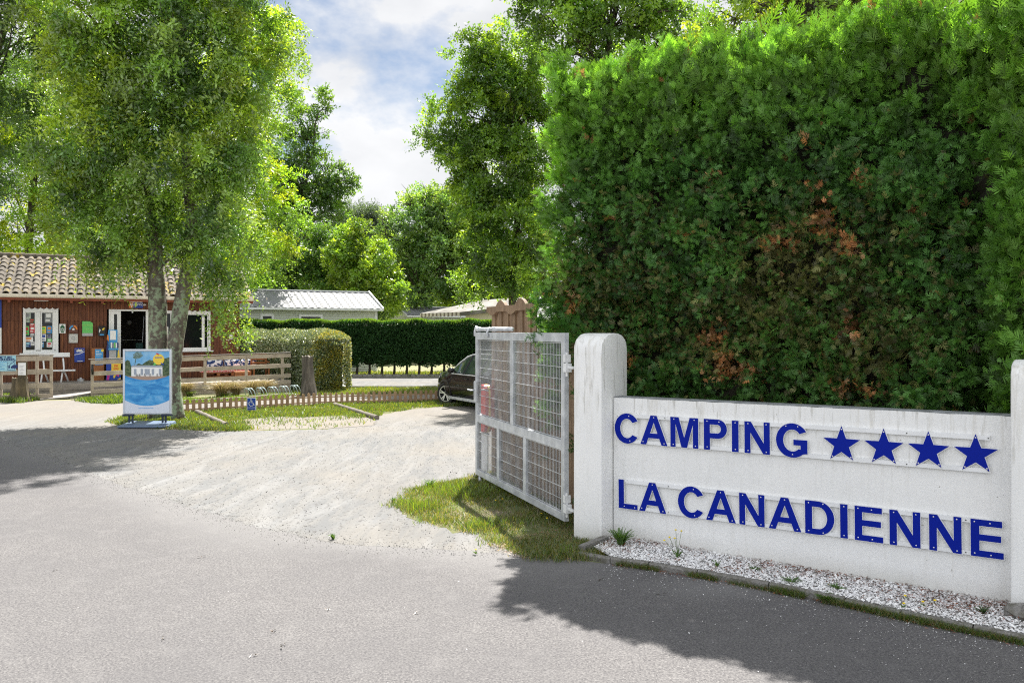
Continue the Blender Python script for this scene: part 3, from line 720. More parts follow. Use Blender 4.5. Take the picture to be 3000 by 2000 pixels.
tt = tops; bb = bots[::-1]
for i in range(n):
    mb.add([(tt[i][0], .052, tt[i][1]), (tt[i+1][0], .052, tt[i+1][1]), (bb[i+1][0], .052, bb[i+1][1]), (bb[i][0], .052, bb[i][1]),
            (tt[i][0], .10, tt[i][1]), (tt[i+1][0], .10, tt[i+1][1]), (bb[i+1][0], .10, bb[i+1][1]), (bb[i][0], .10, bb[i][1])], [(0,1,2,3), (7,6,5,4), (0,4,5,1), (3,2,6,7)])
mb.build('scalloped_top_board', M['fence_wood'], root)
# hose cabinet and pale panel on the far end of the fence
z1, z0 = FF.z_at(xe, 0, 1124), FF.z_at(xe, 0, 1262)
root = thing('fire_hose_reel', 'red round fire hose reel with a yellow rim seen through the mesh gate', 'hose reel', FF, (xe+.13, .02, z0))
mb = MB(); cz = (z0+z1)/2; hz = (z1-z0)/2
ov = [(xe-.05+.19*math.copysign(abs(math.cos(a))**.6, math.cos(a)), cz+hz*math.copysign(abs(math.sin(a))**.6, math.sin(a))) for a in np.linspace(0, 2*math.pi, 28, endpoint=False)]
mb.prism(ov, .11, .24); mb.build('drum', M['red'], root, bevel=.015)
mb = MB(); mb.prism([(xe-.05+(x-xe+.05)*1.05, cz+(z-cz)*1.01) for x, z in ov], .15, .18); mb.build('rim', M['yellow'], root)
mb = MB(); mb.beam((xe-.2, .17, z0-.02), (xe+.30, .17, z0-.04), .03, .02); mb.build('bracket', M['black'], root)
root = thing('pale_panel', 'upright pale board with a teal edge standing at the fence end behind the gate', 'panel', FF, (xe+.12, .12, 0))
zt2 = FF.z_at(xe, 0, 1252)
mb = MB(); mb.box((xe-.02, .11, .05), (xe+.26, .13, zt2)); mb.build('board', M['white_metal'], root)
mb = MB(); mb.box((xe+.05, .099, .06), (xe+.10, .1095, zt2-.02)); mb.build('teal_stripe', mat('teal_paint', (.15, .45, .45), .5), root)
mb = MB(); mb.box((xe+.27, .10, .0), (xe+.30, .14, zt2+.2)); mb.build('post', M['galv'], root)

# ================================================================== reception chalet (frame BF: x along the deck, y away from the viewer)
WY = 3.26; FZ = .42                                    # wall plane, floor height
def bx(px, y=WY): return BF.x_at(px, y)
def bz(px, py, y=WY): return BF.z_at(bx(px, y), y, py)
XL, XR = bx(-120), bx(702)
root = thing('reception_building', 'brown timber-clad chalet with a clay tiled roof and white windows behind the deck', 'building', BF, ((XL+XR)/2, WY+2, 0))
WT = 3.62                                              # wall top
# openings: x0, x1, z0, z1
w1 = (bx(68), bx(171), bz(68, 1034), bz(120, 907)); dr = (bx(319), bx(458), FZ, bz(330, 906)); w2 = (bx(478), bx(505), bz(490, 1028), bz(490, 910)); w3 = (bx(524), bx(616), bz(570, 1026), bz(570, 914))
ops = [w1, dr, w2, w3]
q = NT('brown_cladding'); a = q.n('ShaderNodeObjectInfo')
g = q.noise(2.6, 6, .65, (9, 9, .7), dist=.8); at = q.attr('board')
c = q.ramp(g, [(.28, (.040, .011, .005)), (.55, (.175, .058, .019)), (.8, (.36, .135, .045))])
c = q.mix(q.ramp(at, [(0., 0.), (1., .5)]), c, (.10, .028, .015)); q.col(c); q.b.inputs['Roughness'].default_value = .72; q.bump(g, .5, .006); M['cladding'] = q.m
mb = MB(); bv = []
midz = bz(200, 938)
x = XL; k = 0; pitch = .118
def cut(x0, x1, z0, z1):
    segs = [(z0, z1)]
    for o in ops:
        if x1 > o[0]+.005 and x0 < o[1]-.005:
            n = []
            for a, b in segs:
                if o[2] > a: n.append((a, min(b, o[2])))
                if o[3] < b: n.append((max(a, o[3]), b))
            segs = [s for s in n if s[1]-s[0] > .01]
    return segs
while x < XR-.02:
    x1 = min(x+pitch, XR)
    for lo, hi, dd in ((FZ-.4, midz, .0), (midz, WT, .022)):
        pr = (.020 if k % 2 else 0)+dd
        for a, b in cut(x, x1, lo, hi):
            n0 = len(mb.f)
            mb.box((x+.003, WY-pr, a), (x1-.003, WY+.05, b))
            if a == midz:   # pointed lower ends of the upper boards
                mb.add([(x+.003, WY-pr, midz), (x1-.003, WY-pr, midz), ((x+x1)/2, WY-pr, midz-.05), (x+.003, WY-pr+.015, midz), (x1-.003, WY-pr+.015, midz), ((x+x1)/2, WY-pr+.015, midz-.05)], [(0,1,2), (5,4,3), (0,3,4,1), (1,4,5,2), (2,5,3,0)])
            bv += [random.random()]*(len(mb.f)-n0)
    x = x1; k += 1
nf = len(mb.f)
# simple closed side and back walls
mb.box((XL, WY+.05, 0), (XL+.12, WY+6, WT)); mb.box((XR-.12, WY+.051, 0), (XR, WY+6, WT)); mb.box((XL+.12, WY+5.9, 0), (XR-.12, WY+6, WT))
bv += [.3]*(len(mb.f)-nf)
o = mb.build('wall', M['cladding'], root)
at_ = o.data.attributes.new('board', 'FLOAT', 'FACE'); at_.data.foreach_set('value', np.array(bv[:len(o.data.polygons)], dtype=np.float32))
mb = MB(); mb.box((XL+.12, WY+.06, FZ-.05), (XR-.12, WY+5.89, FZ)); mb.box((XL+.12, WY+.06, WT-.05), (XR-.12, WY+5.89, WT-.01)); mb.box((bx(300), WY+2.2, FZ), (bx(470), WY+2.26, WT-.06)); mb.build('interior', M['dark'], root)
mb = MB(); mb.box((bx(385), WY+1.5, FZ), (bx(440), WY+2.0, FZ+1.0)); ct = mb.build('counter', M['dark'], root)
mb = MB(); mb.box((bx(403), WY+1.4, bz(410, 1024)), (bx(425), WY+1.48, bz(410, 1006))); mb.build('teal_box', mat('teal_box', (.03, .12, .12), .6), ct)
mb = MB(); mb.tube([(bx(424), WY+.5, bz(424, 925)), (bx(419), WY+.4, bz(420, 1003))], .01, 6); mb.tube([(bx(356), WY+1.2, bz(380, 997)), (bx(420), WY+1.2, bz(400, 996))], .008, 6); mb.build('door_rod', M['galv'], root)
mb = MB(); mb.ball((bx(385), WY+1.9, bz(385, 943)), (.09, .02, .09)); mb.build('wall_clock', M['grey_print'], root, smooth=True)

def window(o, panes, sill=True, wave=True):
    x0, x1, z0, z1 = o; mb = MB(); y0, y1 = WY-.075, WY+.08
    fw = .075
    mb.box((x0, y0, z0), (x0+fw, y1, z1)); mb.box((x1-fw, y0, z0), (x1, y1, z1)); mb.box((x0+fw, y0, z0), (x1-fw, y1, z0+fw)); mb.box((x0+fw, y0, z1-fw), (x1-fw, y1, z1))
    if wave:
        n = 7; wv = (x1-x0)/(n-1)
        for i in range(n-1):
            a = x0+i*wv; b = a+wv; pl = [(a, z1+.004), (b, z1+.004), (b, z1+.07)] + [(b-(b-a)*t, z1+.07-.05*math.sin(math.pi*t)) for t in (.2, .4, .6, .8)] + [(a, z1+.07)]
            mb.prism(pl, y0-.02, WY-.02)
    f = mb.build('window', M['pvc'], root)
    for p0, p1 in panes:
        a, b = x0+(x1-x0)*p0, x0+(x1-x0)*p1
        mb = MB(); s = .035; yy0, yy1 = y0+.02, y1-.03
        mb.box((a, yy0, z0+fw), (a+s, yy1, z1-fw)); mb.box((b-s, yy0, z0+fw), (b, yy1, z1-fw)); mb.box((a+s, yy0, z0+fw), (b-s, yy1, z0+fw+s)); mb.box((a+s, yy0, z1-fw-s), (b-s, yy1, z1-fw)); mb.build('sash', M['pvc'], f)
        mb = MB(); mb.box((a+s, WY+.02, z0+fw+s), (b-s, WY+.028, z1-fw-s)); mb.build('pane', M['glass'], f)
    if sill:
        mb = MB(); mb.box((x0-.10, WY-.16, z0-.05), (x1+.10, WY-.02, z0-.003)); mb.build('sill', M['pvc'], f)
    return f
f1 = window(w1, ((.045, .36), (.50, .88))); mb = MB(); mb.box((bx(106), WY-.06, w1[2]+.1), (bx(119), WY+.02, w1[3]-.08)); mb.box((bx(154), WY-.065, w1[2]+.1), (bx(169), WY+.02, w1[3]-.08)); mb.build('frame_panel', M['pvc'], f1)
window(w2, ((.1, .9),), True, False)
f3 = window(w3, ((.09, .93),), True, True)
mb = MB(); mb.box((bx(591), WY-.03, w3[2]+.12), (bx(599), WY+.018, w3[3]-.12)); mb.build('mullion', M['pvc'], f3)
mb = MB(); mb.box((bx(549), WY+.3, w3[2]+.1), (bx(562), WY+.31, bz(555, 945))); mb.build('curtain', M['grey_print'], f3)
mb = MB(); mb.box((bx(482), WY+.008, bz(490, 996)), (bx(493), WY+.014, bz(490, 957))); mb.build('notice', M['paper'], root)
# stickers on the first window: px box in the photo, colour, accent
stk = [((69.5,914,90,944),'pale','grey_print'),((86,933,102,946),'dark_green','red'),((87,947,101,955),'red','paper'),((70,955,85,981),'green','red'),((87,956,102,975),'red','paper'),((88,976,101,985),'grey_print','paper'),
       ((69,987,97,1001),'paper','orange'),((69,1002,90,1017),'navy','pale_blue'),((90,1001,101,1012),'paper','grey_print'),((131,915,153,945),'grey_print','paper'),((121,956,135,976),'yellow','green'),((137,955,152,976),'sky_blue','orange'),
       ((121,978,135,999),'paper','sign_blue'),((138,979,150,991),'grey_print','navy'),((138,992,152,1001),'green','paper'),((121,1002,128,1017),'sky_blue','paper'),((137,1002,152,1017),'paper','red')]
M['pale'] = mat('pale_green_paper', (.45, .52, .44), .7)
for (a, b, c_, d), m1, m2 in stk:
    mb = MB(); X0, X1 = bx(a, WY), bx(c_, WY); Z0, Z1 = bz((a+c_)/2, d), bz((a+c_)/2, b); yy = WY+.006
    mb.box((X0, yy, Z0), (X1, yy+.006, Z1), 0); w_, h_ = X1-X0, Z1-Z0
    mb.box((X0+w_*.18, yy-.004, Z0+h_*.52), (X1-w_*.18, yy-.0005, Z1-h_*.14), 1); mb.box((X0+w_*.12, yy-.004, Z0+h_*.16), (X1-w_*.3, yy-.0005, Z0+h_*.3), 1)
    mb.build('sticker', [M[m1], M[m2]], f1)
# door: frame, open left leaf with a slit, right leaf
x0, x1, z0, z1 = dr
mb = MB(); mb.box((x0, WY-.05, z0), (x0+.05, WY+.08, z1)); mb.box((x1-.05, WY-.05, z0), (x1, WY+.08, z1)); mb.box((x0+.05, WY-.05, z1-.06), (x1-.05, WY+.08, z1)); fd = mb.build('door', M['pvc'], root)
xa, xb = x0+.052, bx(354); s0_, s1_ = bx(334), bx(343); zs0, zs1 = bz(338, 996), bz(338, 920)
mb = MB(); yy = WY-.04
mb.box((xa, yy, z0+.01), (s0_, yy+.05, z1-.065)); mb.box((s1_, yy, z0+.01), (xb, yy+.05, z1-.065)); mb.box((s0_, yy, z0+.01), (s1_, yy+.05, zs0)); mb.box((s0_, yy, zs1), (s1_, yy+.05, z1-.065)); mb.build('door_leaf', M['pvc'], fd)
mb = MB(); mb.box((s0_, yy+.02, zs0), (s1_, yy+.03, zs1)); mb.build('slit_pane', M['glass'], fd)
mb = MB(); mb.box((bx(427), WY-.045, z0+.01), (x1-.052, WY+.0, z1-.065)); mb.build('door_leaf', M['pvc'], fd)
mb = MB(); mb.tube([(bx(388), WY-.02, z1-.10), (bx(388), WY-.07, z1-.10)], .03, 8); mb.build('sensor', M['white_metal'], fd)

# roof of barrel tiles, gutter, fascia
GY = WY-.55; GZ = 3.56; RY = WY+2.65; RZ = 5.12; XRR = bx(742, GY); XLL = bx(-140, GY)
q = NT('old_roof_tiles'); a = q.noise(7, 6, .7); yl = q.noise(2.3, 6, .7); yl2 = q.noise(11, 5, .6); big = q.noise(.55, 4)
c = q.ramp(a, [(.3, (.07, .055, .04)), (.5, (.135, .112, .085)), (.7, (.235, .21, .17))])
c = q.mix(q.ramp(big, [(.40, 0.), (.65, .6)]), c, (.055, .05, .043))
c = q.mix(q.ramp(q.math('ADD', yl, q.math('MULTIPLY', yl2, .35)), [(.755, 0.), (.80, 1.)]), c, (.36, .26, .02)); q.col(c); q.b.inputs['Roughness'].default_value = .92; q.bump(a, .7, .01); M['tiles'] = q.m
mb = MB(); pit = .285; nrow = 9; sl = math.hypot(RY-GY, RZ-GZ); dy, dz = (RY-GY)/sl, (RZ-GZ)/sl; rl = sl/nrow
ncol = int((XRR-XLL)/pit)
for ci in range(ncol):
    xc = XLL+pit*(ci+.5)
    for ri in range(nrow):
        s0_ = ri*rl-.03; s1_ = (ri+1)*rl+.035
        jit = random.uniform(-.012, .012); lift0 = .035+random.uniform(0, .012)
        V = []
        for s_, rad, lift in ((s0_, .088, lift0), (s1_, .072, .010)):
            for j in range(7):
                t = math.pi*j/6; ox = -rad*math.cos(t)*1.12; oz = rad*math.sin(t)*.78+lift
                V.append((xc+ox+jit, GY+dy*s_-dz*oz, GZ+dz*s_+dy*oz))
            for j in range(6, -1, -1):
                t = math.pi*j/6; ox = -(rad-.016)*math.cos(t)*1.12; oz = (rad-.016)*math.sin(t)*.78+lift-.002
                V.append((xc+ox+jit, GY+dy*s_-dz*oz, GZ+dz*s_+dy*oz))
        mb.add(V, [(i, (i+1) % 14, (i+1) % 14+14, i+14) for i in range(14)] + [tuple(range(14))[::-1], tuple(range(14, 28))])
        # the channel tile between two covers
        V = []
        for s_, lift in ((s0_, .012), (s1_, .0)):
            for j in range(5):
                t = math.pi*j/4; ox = pit/2+(-.085*math.cos(t)); oz = .045-.045*math.sin(t)+lift
                V.append((xc+ox, GY+dy*s_-dz*oz, GZ+dz*s_+dy*oz))
        mb.add(V, [(i, i+1, i+6, i+5) for i in range(4)])
mb.box((XLL, GY+.02, GZ-.05), (XRR+.1, GY+.06, GZ-.01))
V = [(XLL, GY, GZ-.04), (XRR, GY, GZ-.04), (XRR, RY, RZ-.04), (XLL, RY, RZ-.04), (XLL, RY+RY-GY, GZ-.04), (XRR, RY+RY-GY, GZ-.04)]
mb.add(V, [(0,1,2,3), (3,2,5,4)])
roof = mb.build('roof', M['tiles'], root)
mb = MB()
for i in range(int((XRR-XLL)/.38)):
    xa = XLL+i*.38; mb.tube([(xa, RY, RZ+.03), (xa+.41, RY, RZ+.045)], [.10, .118], 10, wob=.02)
mb.build('ridge', M['tiles'], roof, smooth='auto')
cream = mat('cream_painted_gutter', (.74, .67, .56), .6, var=.08, vscale=5)
mb = MB(); prof = [(GY-.13, GZ-.005), (GY-.135, GZ-.03), (GY-.12, GZ-.10), (GY-.06, GZ-.135), (GY, GZ-.11), (GY+.01, GZ-.01), (GY-.005, GZ-.01), (GY-.01, GZ-.09), (GY-.06, GZ-.12), (GY-.11, GZ-.09), (GY-.12, GZ-.005)]
n = len(prof); V = [(XLL, y, z) for y, z in prof] + [(XRR, y, z) for y, z in prof]
mb.add(V, [(i, (i+1) % n, (i+1) % n+n, i+n) for i in range(n)]); mb.build('gutter', cream, roof)
for i in range(14):
    xa = XLL+.3+i*.92; mb = MB(); mb.box((xa, GY-.15, GZ-.0), (xa+.03, GY-.138, GZ-.08)); mb.box((xa, GY-.15, GZ), (xa+.03, GY+.0, GZ+.01)); mb.build('gutter_bracket', cream, roof)
redw = mat('red_brown_fascia', (.23, .055, .022), .6, var=.15, vscale=4)
mb = MB(); mb.box((XLL, GY+.012, GZ-.22), (XRR, GY+.05, GZ-.045)); mb.box((XLL, GY+.051, GZ-.20), (XRR, WY-.06, GZ-.18)); mb.build('fascia', redw, roof)
for px in (-40, 60, 122, 240, 398, 560):
    mb = MB(); xa = bx(px); mb.box((xa-.22, WY-.30, GZ-.245), (xa+.22, WY-.24, GZ-.202)); mb.build('soffit_strip', M['white_metal'], roof) if px in (122, 398) else None
for px in (-60, 30, 210, 300, 520, 640):
    mb = MB(); xa = bx(px); mb.box((xa-.04, GY+.052, GZ-.30), (xa+.04, WY-.07, GZ-.202)); mb.build('rafter_end', redw, roof)

# ------------------------------------------------------------------ things hung on the chalet wall
def hung(name, label, cat, px0, py0, px1, py1, thick=.02, y=WY-.055, group=None):
    a, b = bx(px0, y), bx(px1, y); pm = (px0+px1)/2
    z0 = BF.z_at((a+b)/2, y, py1); z1 = BF.z_at((a+b)/2, y, py0)
    r = thing(name, label, cat, BF, ((a+b)/2, y, z0), group)
    return r, a, b, z0, z1, y
def panel(parent, name, a, b, z0, z1, y, th, m, bev=0):
    mb = MB(); mb.box((a, y-th, z0), (b, y, z1)); return mb.build(name, m, parent, bevel=bev)
r, a, b, z0, z1, y = hung('wall_plaque', 'white square plaque with a green cyclist emblem left of the rainbow plaque', 'sign', 174, 949, 192, 976); panel(r, 'plate', a, b, z0, z1, y, .015, M['paper'])
w_, h_ = b-a, z1-z0; mb = MB(); mb.prism([(a+.15*w_, z0+.25*h_), (a+.85*w_, z0+.25*h_), (a+.85*w_, z0+.72*h_), (a+.5*w_, z0+.93*h_), (a+.15*w_, z0+.72*h_)], y-.019, y-.0155); mb.box((a+.25*w_, y-.019, z0+.06*h_), (a+.75*w_, y-.0155, z0+.2*h_)); em = mb.build('emblem', M['dark_green'], r)
mb = MB()
for cxx in (.33, .67): mb.tube([(a+w_*(cxx+.12*math.cos(t)), y-.021, z0+h_*.43+w_*.12*math.sin(t)) for t in np.linspace(0, 2*math.pi, 13)], .006, 5)
mb.beam((a+.33*w_, y-.021, z0+.43*h_), (a+.5*w_, y-.021, z0+.62*h_), .008, .008); mb.beam((a+.5*w_, y-.021, z0+.62*h_), (a+.67*w_, y-.021, z0+.43*h_), .008, .008); mb.build('bicycle_mark', M['paper'], em)
brown = mat('brown_plaque', (.12, .04, .025), .5)
r, a, b, z0, z1, y = hung('wall_plaque', 'brown plaque with a blue and orange arch around a white star', 'sign', 202, 950, 228, 975); panel(r, 'plate', a, b, z0, z1, y, .015, brown)
w_, h_ = b-a, z1-z0; cx_, cz_ = (a+b)/2, z0+.42*h_
for m_, t0, t1 in (('sky_blue', 95, 185), ('orange', -5, 85)):
    mb = MB(); o_ = [(cx_+w_*.46*math.cos(R(t)), cz_+h_*.48*math.sin(R(t))) for t in np.linspace(t0, t1, 12)]; i_ = [(cx_+w_*.30*math.cos(R(t)), cz_+h_*.30*math.sin(R(t))) for t in np.linspace(t1, t0, 12)]
    mb.prism(o_+i_, y-.019, y-.0155); mb.build('arch', M[m_], r)
mb = MB(); mb.prism([(cx_+w_*(.2 if i % 2 == 0 else .09)*math.cos(R(90+36*i)), cz_+w_*(.2 if i % 2 == 0 else .09)*math.sin(R(90+36*i))) for i in range(10)], y-.021, y-.0155); mb.build('star', M['paper'], r)
r, a, b, z0, z1, y = hung('wall_plaque', 'pale grey square plaque with a round letter Q below the rainbow plaque', 'sign', 201.5, 978, 228, 1004); panel(r, 'plate', a, b, z0, z1, y, .015, mat('pale_grey_plaque', (.52, .51, .48), .4))
mb = MB(); add_text(mb, 'Q', (a+b)/2, y-.016, z0+(z1-z0)*.38, (z1-z0)*.5); mb.build('letter_mark', M['grey_print'], r)
for fx in (.08, .92):
    for fz in (.08, .92): mb = MB(); mb.ball((a+(b-a)*fx, y-.016, z0+(z1-z0)*fz), .012, nu=6, nv=4); mb.build('screw', M['screw_dark'], r)
r, a, b, z0, z1, y = hung('wall_plaque', 'bright green plaque with four small stars and a grey lower band', 'sign', 241, 941, 272, 984)
w_, h_ = b-a, z1-z0; mb = MB(); mb.prism([(a, z0+.2*h_), (b, z0+.2*h_), (b, z1-.12*h_), (b-.28*w_, z1), (a, z1)], y-.015, y); mb.build('plate', M['green'], r)
panel(r, 'lower_band', a, b, z0, z0+.195*h_, y, .015, mat('grey_band', (.42, .42, .42), .5))
gy = mat('yellow_green_print', (.35, .62, .15), .5); mb = MB(); add_text(mb, 'CAMPING', (a+b)/2, y-.016, z0+.68*h_, .085)
for i in range(4):
    cx_ = a+w_*(.26+.16*i); cz_ = z0+.46*h_; mb.prism([(cx_+.022*(1 if k % 2 == 0 else .45)*math.cos(R(90+36*k)), cz_+.022*(1 if k % 2 == 0 else .45)*math.sin(R(90+36*k))) for k in range(10)], y-.018, y-.0155)
mb.build('print', gy, r)
r, a, b, z0, z1, y = hung('mailbox', 'black wall mailbox with a yellow and pale blue logo left of the door', 'mailbox', 287, 955, 309, 984)
panel(r, 'box', a, b, z0, z1-.04, y, .13, M['black'], .008); mb = MB(); mb.box((a-.01, y-.15, z1-.038), (b+.01, y, z1)); mb.build('lid', M['black'], r)
w_, h_ = b-a, z1-z0; mb = MB(); yy = y-.131; mb.prism([(a+.6*w_, z0+.55*h_), (a+.78*w_, z0+.62*h_), (a+.92*w_, z0+.82*h_), (a+.7*w_, z0+.8*h_), (a+.55*w_, z0+.7*h_)], yy-.004, yy-.0005); mb.build('yellow_mark', M['yellow'], r)
mb = MB(); mb.prism([(a+.16*w_, z0+.30*h_), (a+.24*w_, z0+.42*h_), (a+.36*w_, z0+.6*h_), (a+.2*w_, z0+.72*h_), (a+.14*w_, z0+.5*h_)], yy-.004, yy-.0005); mb.build('white_mark', M['paper'], r)
mb = MB(); mb.box((a+.25*w_, yy-.004, z0+.06*h_), (a+.8*w_, yy-.0005, z0+.2*h_)); mb.build('blue_mark', M['sky_blue'], r)
r, a, b, z0, z1, y = hung('reception_sign', 'small blue RECEPTION sign with an orange pattern above the chalet door', 'sign', 378, 883, 419, 902)
panel(r, 'board', a, b, z0, z1, y, .02, M['sign_blue']); w_, h_ = b-a, z1-z0
mb = MB(); mb.box((a+.002, y-.023, z0+.002), (a+.22*w_, y-.0205, z1-.002)); mb.prism([(a+.22*w_, z1-.01), (a+.34*w_, z1-.01), (a+.27*w_, z0+.5*h_), (a+.33*w_, z0+.05), (a+.22*w_, z0+.02)], y-.023, y-.0205); pt = mb.build('pattern', M['orange'], r)
mb = MB(); mb.box((a+.04, y-.026, z0+.35*h_), (a+.12*w_, y-.0235, z0+.7*h_)); mb.box((a+.15*w_, y-.026, z0+.1*h_), (a+.2*w_, y-.0235, z0+.35*h_)); mb.build('pattern_patch', M['paper'], pt)
mb = MB(); add_text(mb, 'RÉCEPTION', a+.655*w_, y-.0205, z0+.36*h_, .105, bold=.003); mb.build('lettering', M['paper'], r)
r, a, b, z0, z1, y = hung('wall_poster', 'dark blue poster with a white heading low on the cladding beside the bench', 'poster', 218, 1019, 248, 1060); panel(r, 'board', a, b, z0, z1, y, .02, M['sign_blue'])
w_, h_ = b-a, z1-z0; mb = MB(); yy = y-.0205; mb.prism([(a, z0+.50*h_), (a+.5*w_, z0+.56*h_), (b, z0+.72*h_), (b, z0+.76*h_), (a+.5*w_, z0+.61*h_), (a, z0+.54*h_)], yy-.003, yy); mb.box((a+.2*w_, yy-.003, z0+.72*h_), (a+.8*w_, yy, z0+.8*h_)); mb.box((a+.3*w_, yy-.003, z0+.82*h_), (a+.72*w_, yy, z0+.89*h_)); mb.box((a+.3*w_, yy-.003, z0+.04*h_), (a+.8*w_, yy, z0+.08*h_)); mb.build('print', M['paper'], r)
mb = MB()
for i in range(6): mb.ball((a+w_*(.08+.16*i), yy-.003, z1-.05-.02*(i % 2)), .014, nu=6, nv=4)
mb.build('garland', M['yellow'], r)
r, a, b, z0, z1, y = hung('notice_cabinet', 'varnished wooden cabinet with a blue poster left of the brochure stand', 'cabinet', 268, 1019, 305, 1112, y=WY-.05)
z0 = FZ; mb = MB(); mb.box((a, y-.30, z0), (b, y, z1)); mb.build('body', M['orange_wood'], r, bevel=.006)
w_ = b-a; mb = MB(); mb.box((a+.28*w_, y-.315, z1-.62), (b-.08*w_, y-.3005, z1-.04)); p_ = mb.build('poster', M['sky_blue'], r)
mb = MB(); mb.box((a+.34*w_, y-.319, z1-.14), (a+.6*w_, y-.3155, z1-.11)); mb.box((a+.34*w_, y-.319, z1-.22), (b-.2*w_, y-.3155, z1-.20)); mb.box((a+.34*w_, y-.319, z1-.28), (b-.25*w_, y-.3155, z1-.265)); mb.build('print', M['paper'], p_)
mb = MB(); mb.ball((b-.14*w_, y-.316, z1-.09), (.05, .004, .05)); mb.build('yellow_dot', M['yellow'], p_)
# brochure stand
r, a, b, z0, z1, y = hung('brochure_stand', 'tall blue and yellow cardboard brochure stand in front of the door leaf', 'stand', 311, 966, 344, 1118, y=WY-.35)
z0 = FZ; a, b = bx(311, y), bx(352, y); xm = bx(342, y)
mb = MB(); mb.prism([(a+.05, z0+.78), (b-.02, z0+.78), (xm+.02, z1-.55), (xm+.03, z1), (a+.07, z1), (a+.03, z1-.6)], y-.02, y+.02); mb.build('backboard', M['sky_blue'], r)
mb = MB(); mb.box((a+.10, y-.10, z0+.80), (xm-.02, y-.025, z0+1.12)); mb.build('shelf_front', mat('grey_card', (.40, .40, .40), .6), r)
mb = MB(); mb.box((a+.07, y-.16, z0+1.125), (xm+.06, y-.021, z0+1.19)); mb.build('shelf', M['sky_blue'], r)
mb = MB(); mb.prism([(xm+.021, z0+.80), (b+.0, z0+.80), (xm+.045, z1-.62)], y-.10, y-.022); mb.build('side_panel', M['yellow'], r)
mb = MB(); mb.prism([(a+.0, z0+.80), (a+.095, z0+.80), (a+.06, z0+1.5), (a+.01, z0+1.2)], y-.10, y-.022); mb.build('side_panel', M['navy'], r)
mb = MB(); mb.prism([(a+.02, z1-.35), (a+.09, z1-.45), (a+.08, z1-.22), (a+.04, z1-.18)], y-.026, y-.0205); mb.build('orange_blotch', M['orange'], r)
mb = MB(); mb.box((a+.13, y-.03, z1-.37), (xm-.03, y-.0205, z1-.03)); mb.build('notice', M['paper'], r)
for k in range(5): mb = MB(); xx = a+.15+k*.055; mb.box((xx, y-.09, z0+1.192), (xx+.045, y-.06, z0+1.40-.02*(k % 2))); mb.build('leaflet', M[('paper', 'grey_print', 'green', 'paper', 'navy')[k]], r)
mb = MB(); mb.box((a, y-.16, z0+.01), (a+.17, y+.14, z0+.7)); mb.box((a+.171, y-.16, z0+.01), (b+.02, y+.14, z0+.35)); mb.build('lower_box', M['sign_blue'], r)
mb = MB(); mb.box((a+.171, y-.16, z0+.351), (b+.02, y+.14, z0+.70)); y2 = mb.build('upper_box', M['yellow'], r)
mb = MB(); mb.box((a+.26, y-.165, z0+.50), (b-.08, y-.1605, z0+.58)); mb.box((a+.24, y-.165, z0+.40), (b-.06, y-.1605, z0+.46)); mb.build('print', M['orange'], y2)
mb = MB(); mb.prism([(a+.01, z0+.02), (a+.09, z0+.02), (a+.13, z0+.30), (a+.05, z0+.28)], y-.166, y-.1605); mb.prism([(b-.16, z0+.2), (b-.05, z0+.12), (b-.02, z0+.3), (b-.14, z0+.33)], y-.166, y-.1605); mb.build('magenta_blotch', M['magenta'], r)
mb = MB(); mb.prism([(a+.22, z0+.1), (a+.28, z0+.08), (a+.36, z0+.3), (a+.29, z0+.32)], y-.166, y-.1605); mb.prism([(b-.1, z0+.02), (b+.01, z0+.02), (b+.01, z0+.1)], y-.166, y-.1605); mb.build('yellow_blotch', M['yellow'], r)
r, a, b, z0, z1, y = hung('wall_sign', 'tall blue and white panel cut off by the left edge of the photo', 'sign', -42, 873, 4.5, 1036, y=WY-.06)
mb = MB(); zc = bz(0, 960); mb.box((a, y-.03, zc), (b, y, z1)); mb.build('blue_panel', M['sign_blue'], r); mb = MB(); mb.box((a, y-.03, z0), (b, y, zc-.003)); mb.build('white_panel', M['paper'], r)
r, a, b, z0, z1, y = hung('thermometer_plate', 'tiny white plate alone on the cladding near the right corner of the chalet', 'plate', 672, 980, 681, 993); panel(r, 'plate', a, b, z0, z1, y, .012, M['paper'])
mb = MB(); mb.box((a+.03, y-.016, z0+.03), (b-.03, y-.0125, z0+.09)); mb.build('print', M['navy'], r)

# ------------------------------------------------------------------ deck, ramp and railings
XE = bx(852, 0)
root = thing('wooden_deck', 'raised grey board deck in front of the chalet', 'deck', BF, ((XL+XE)/2, 1.6, 0))
xd = bx(262, 0)
mb = MB()
yy = 1.30; k = 0
while yy < WY+.0-.06:
    mb.box((XL, yy+.004, FZ-.03), (XE-.05, min(yy+.141, WY-.06), FZ)); yy += .145
mb.build('deck_boards', M['deck_wood'], root)
mb = MB(); mb.box((XL, 1.27, .2), (XE-.05, 1.295, FZ-.002)); mb.box((XL, 1.28, .0), (XE-.05, 1.30, .19)); mb.box((XE-.05, 0.1, 0), (XE-.02, WY, FZ-.032)); mb.build('deck_skirt', M['deck_wood'], root)
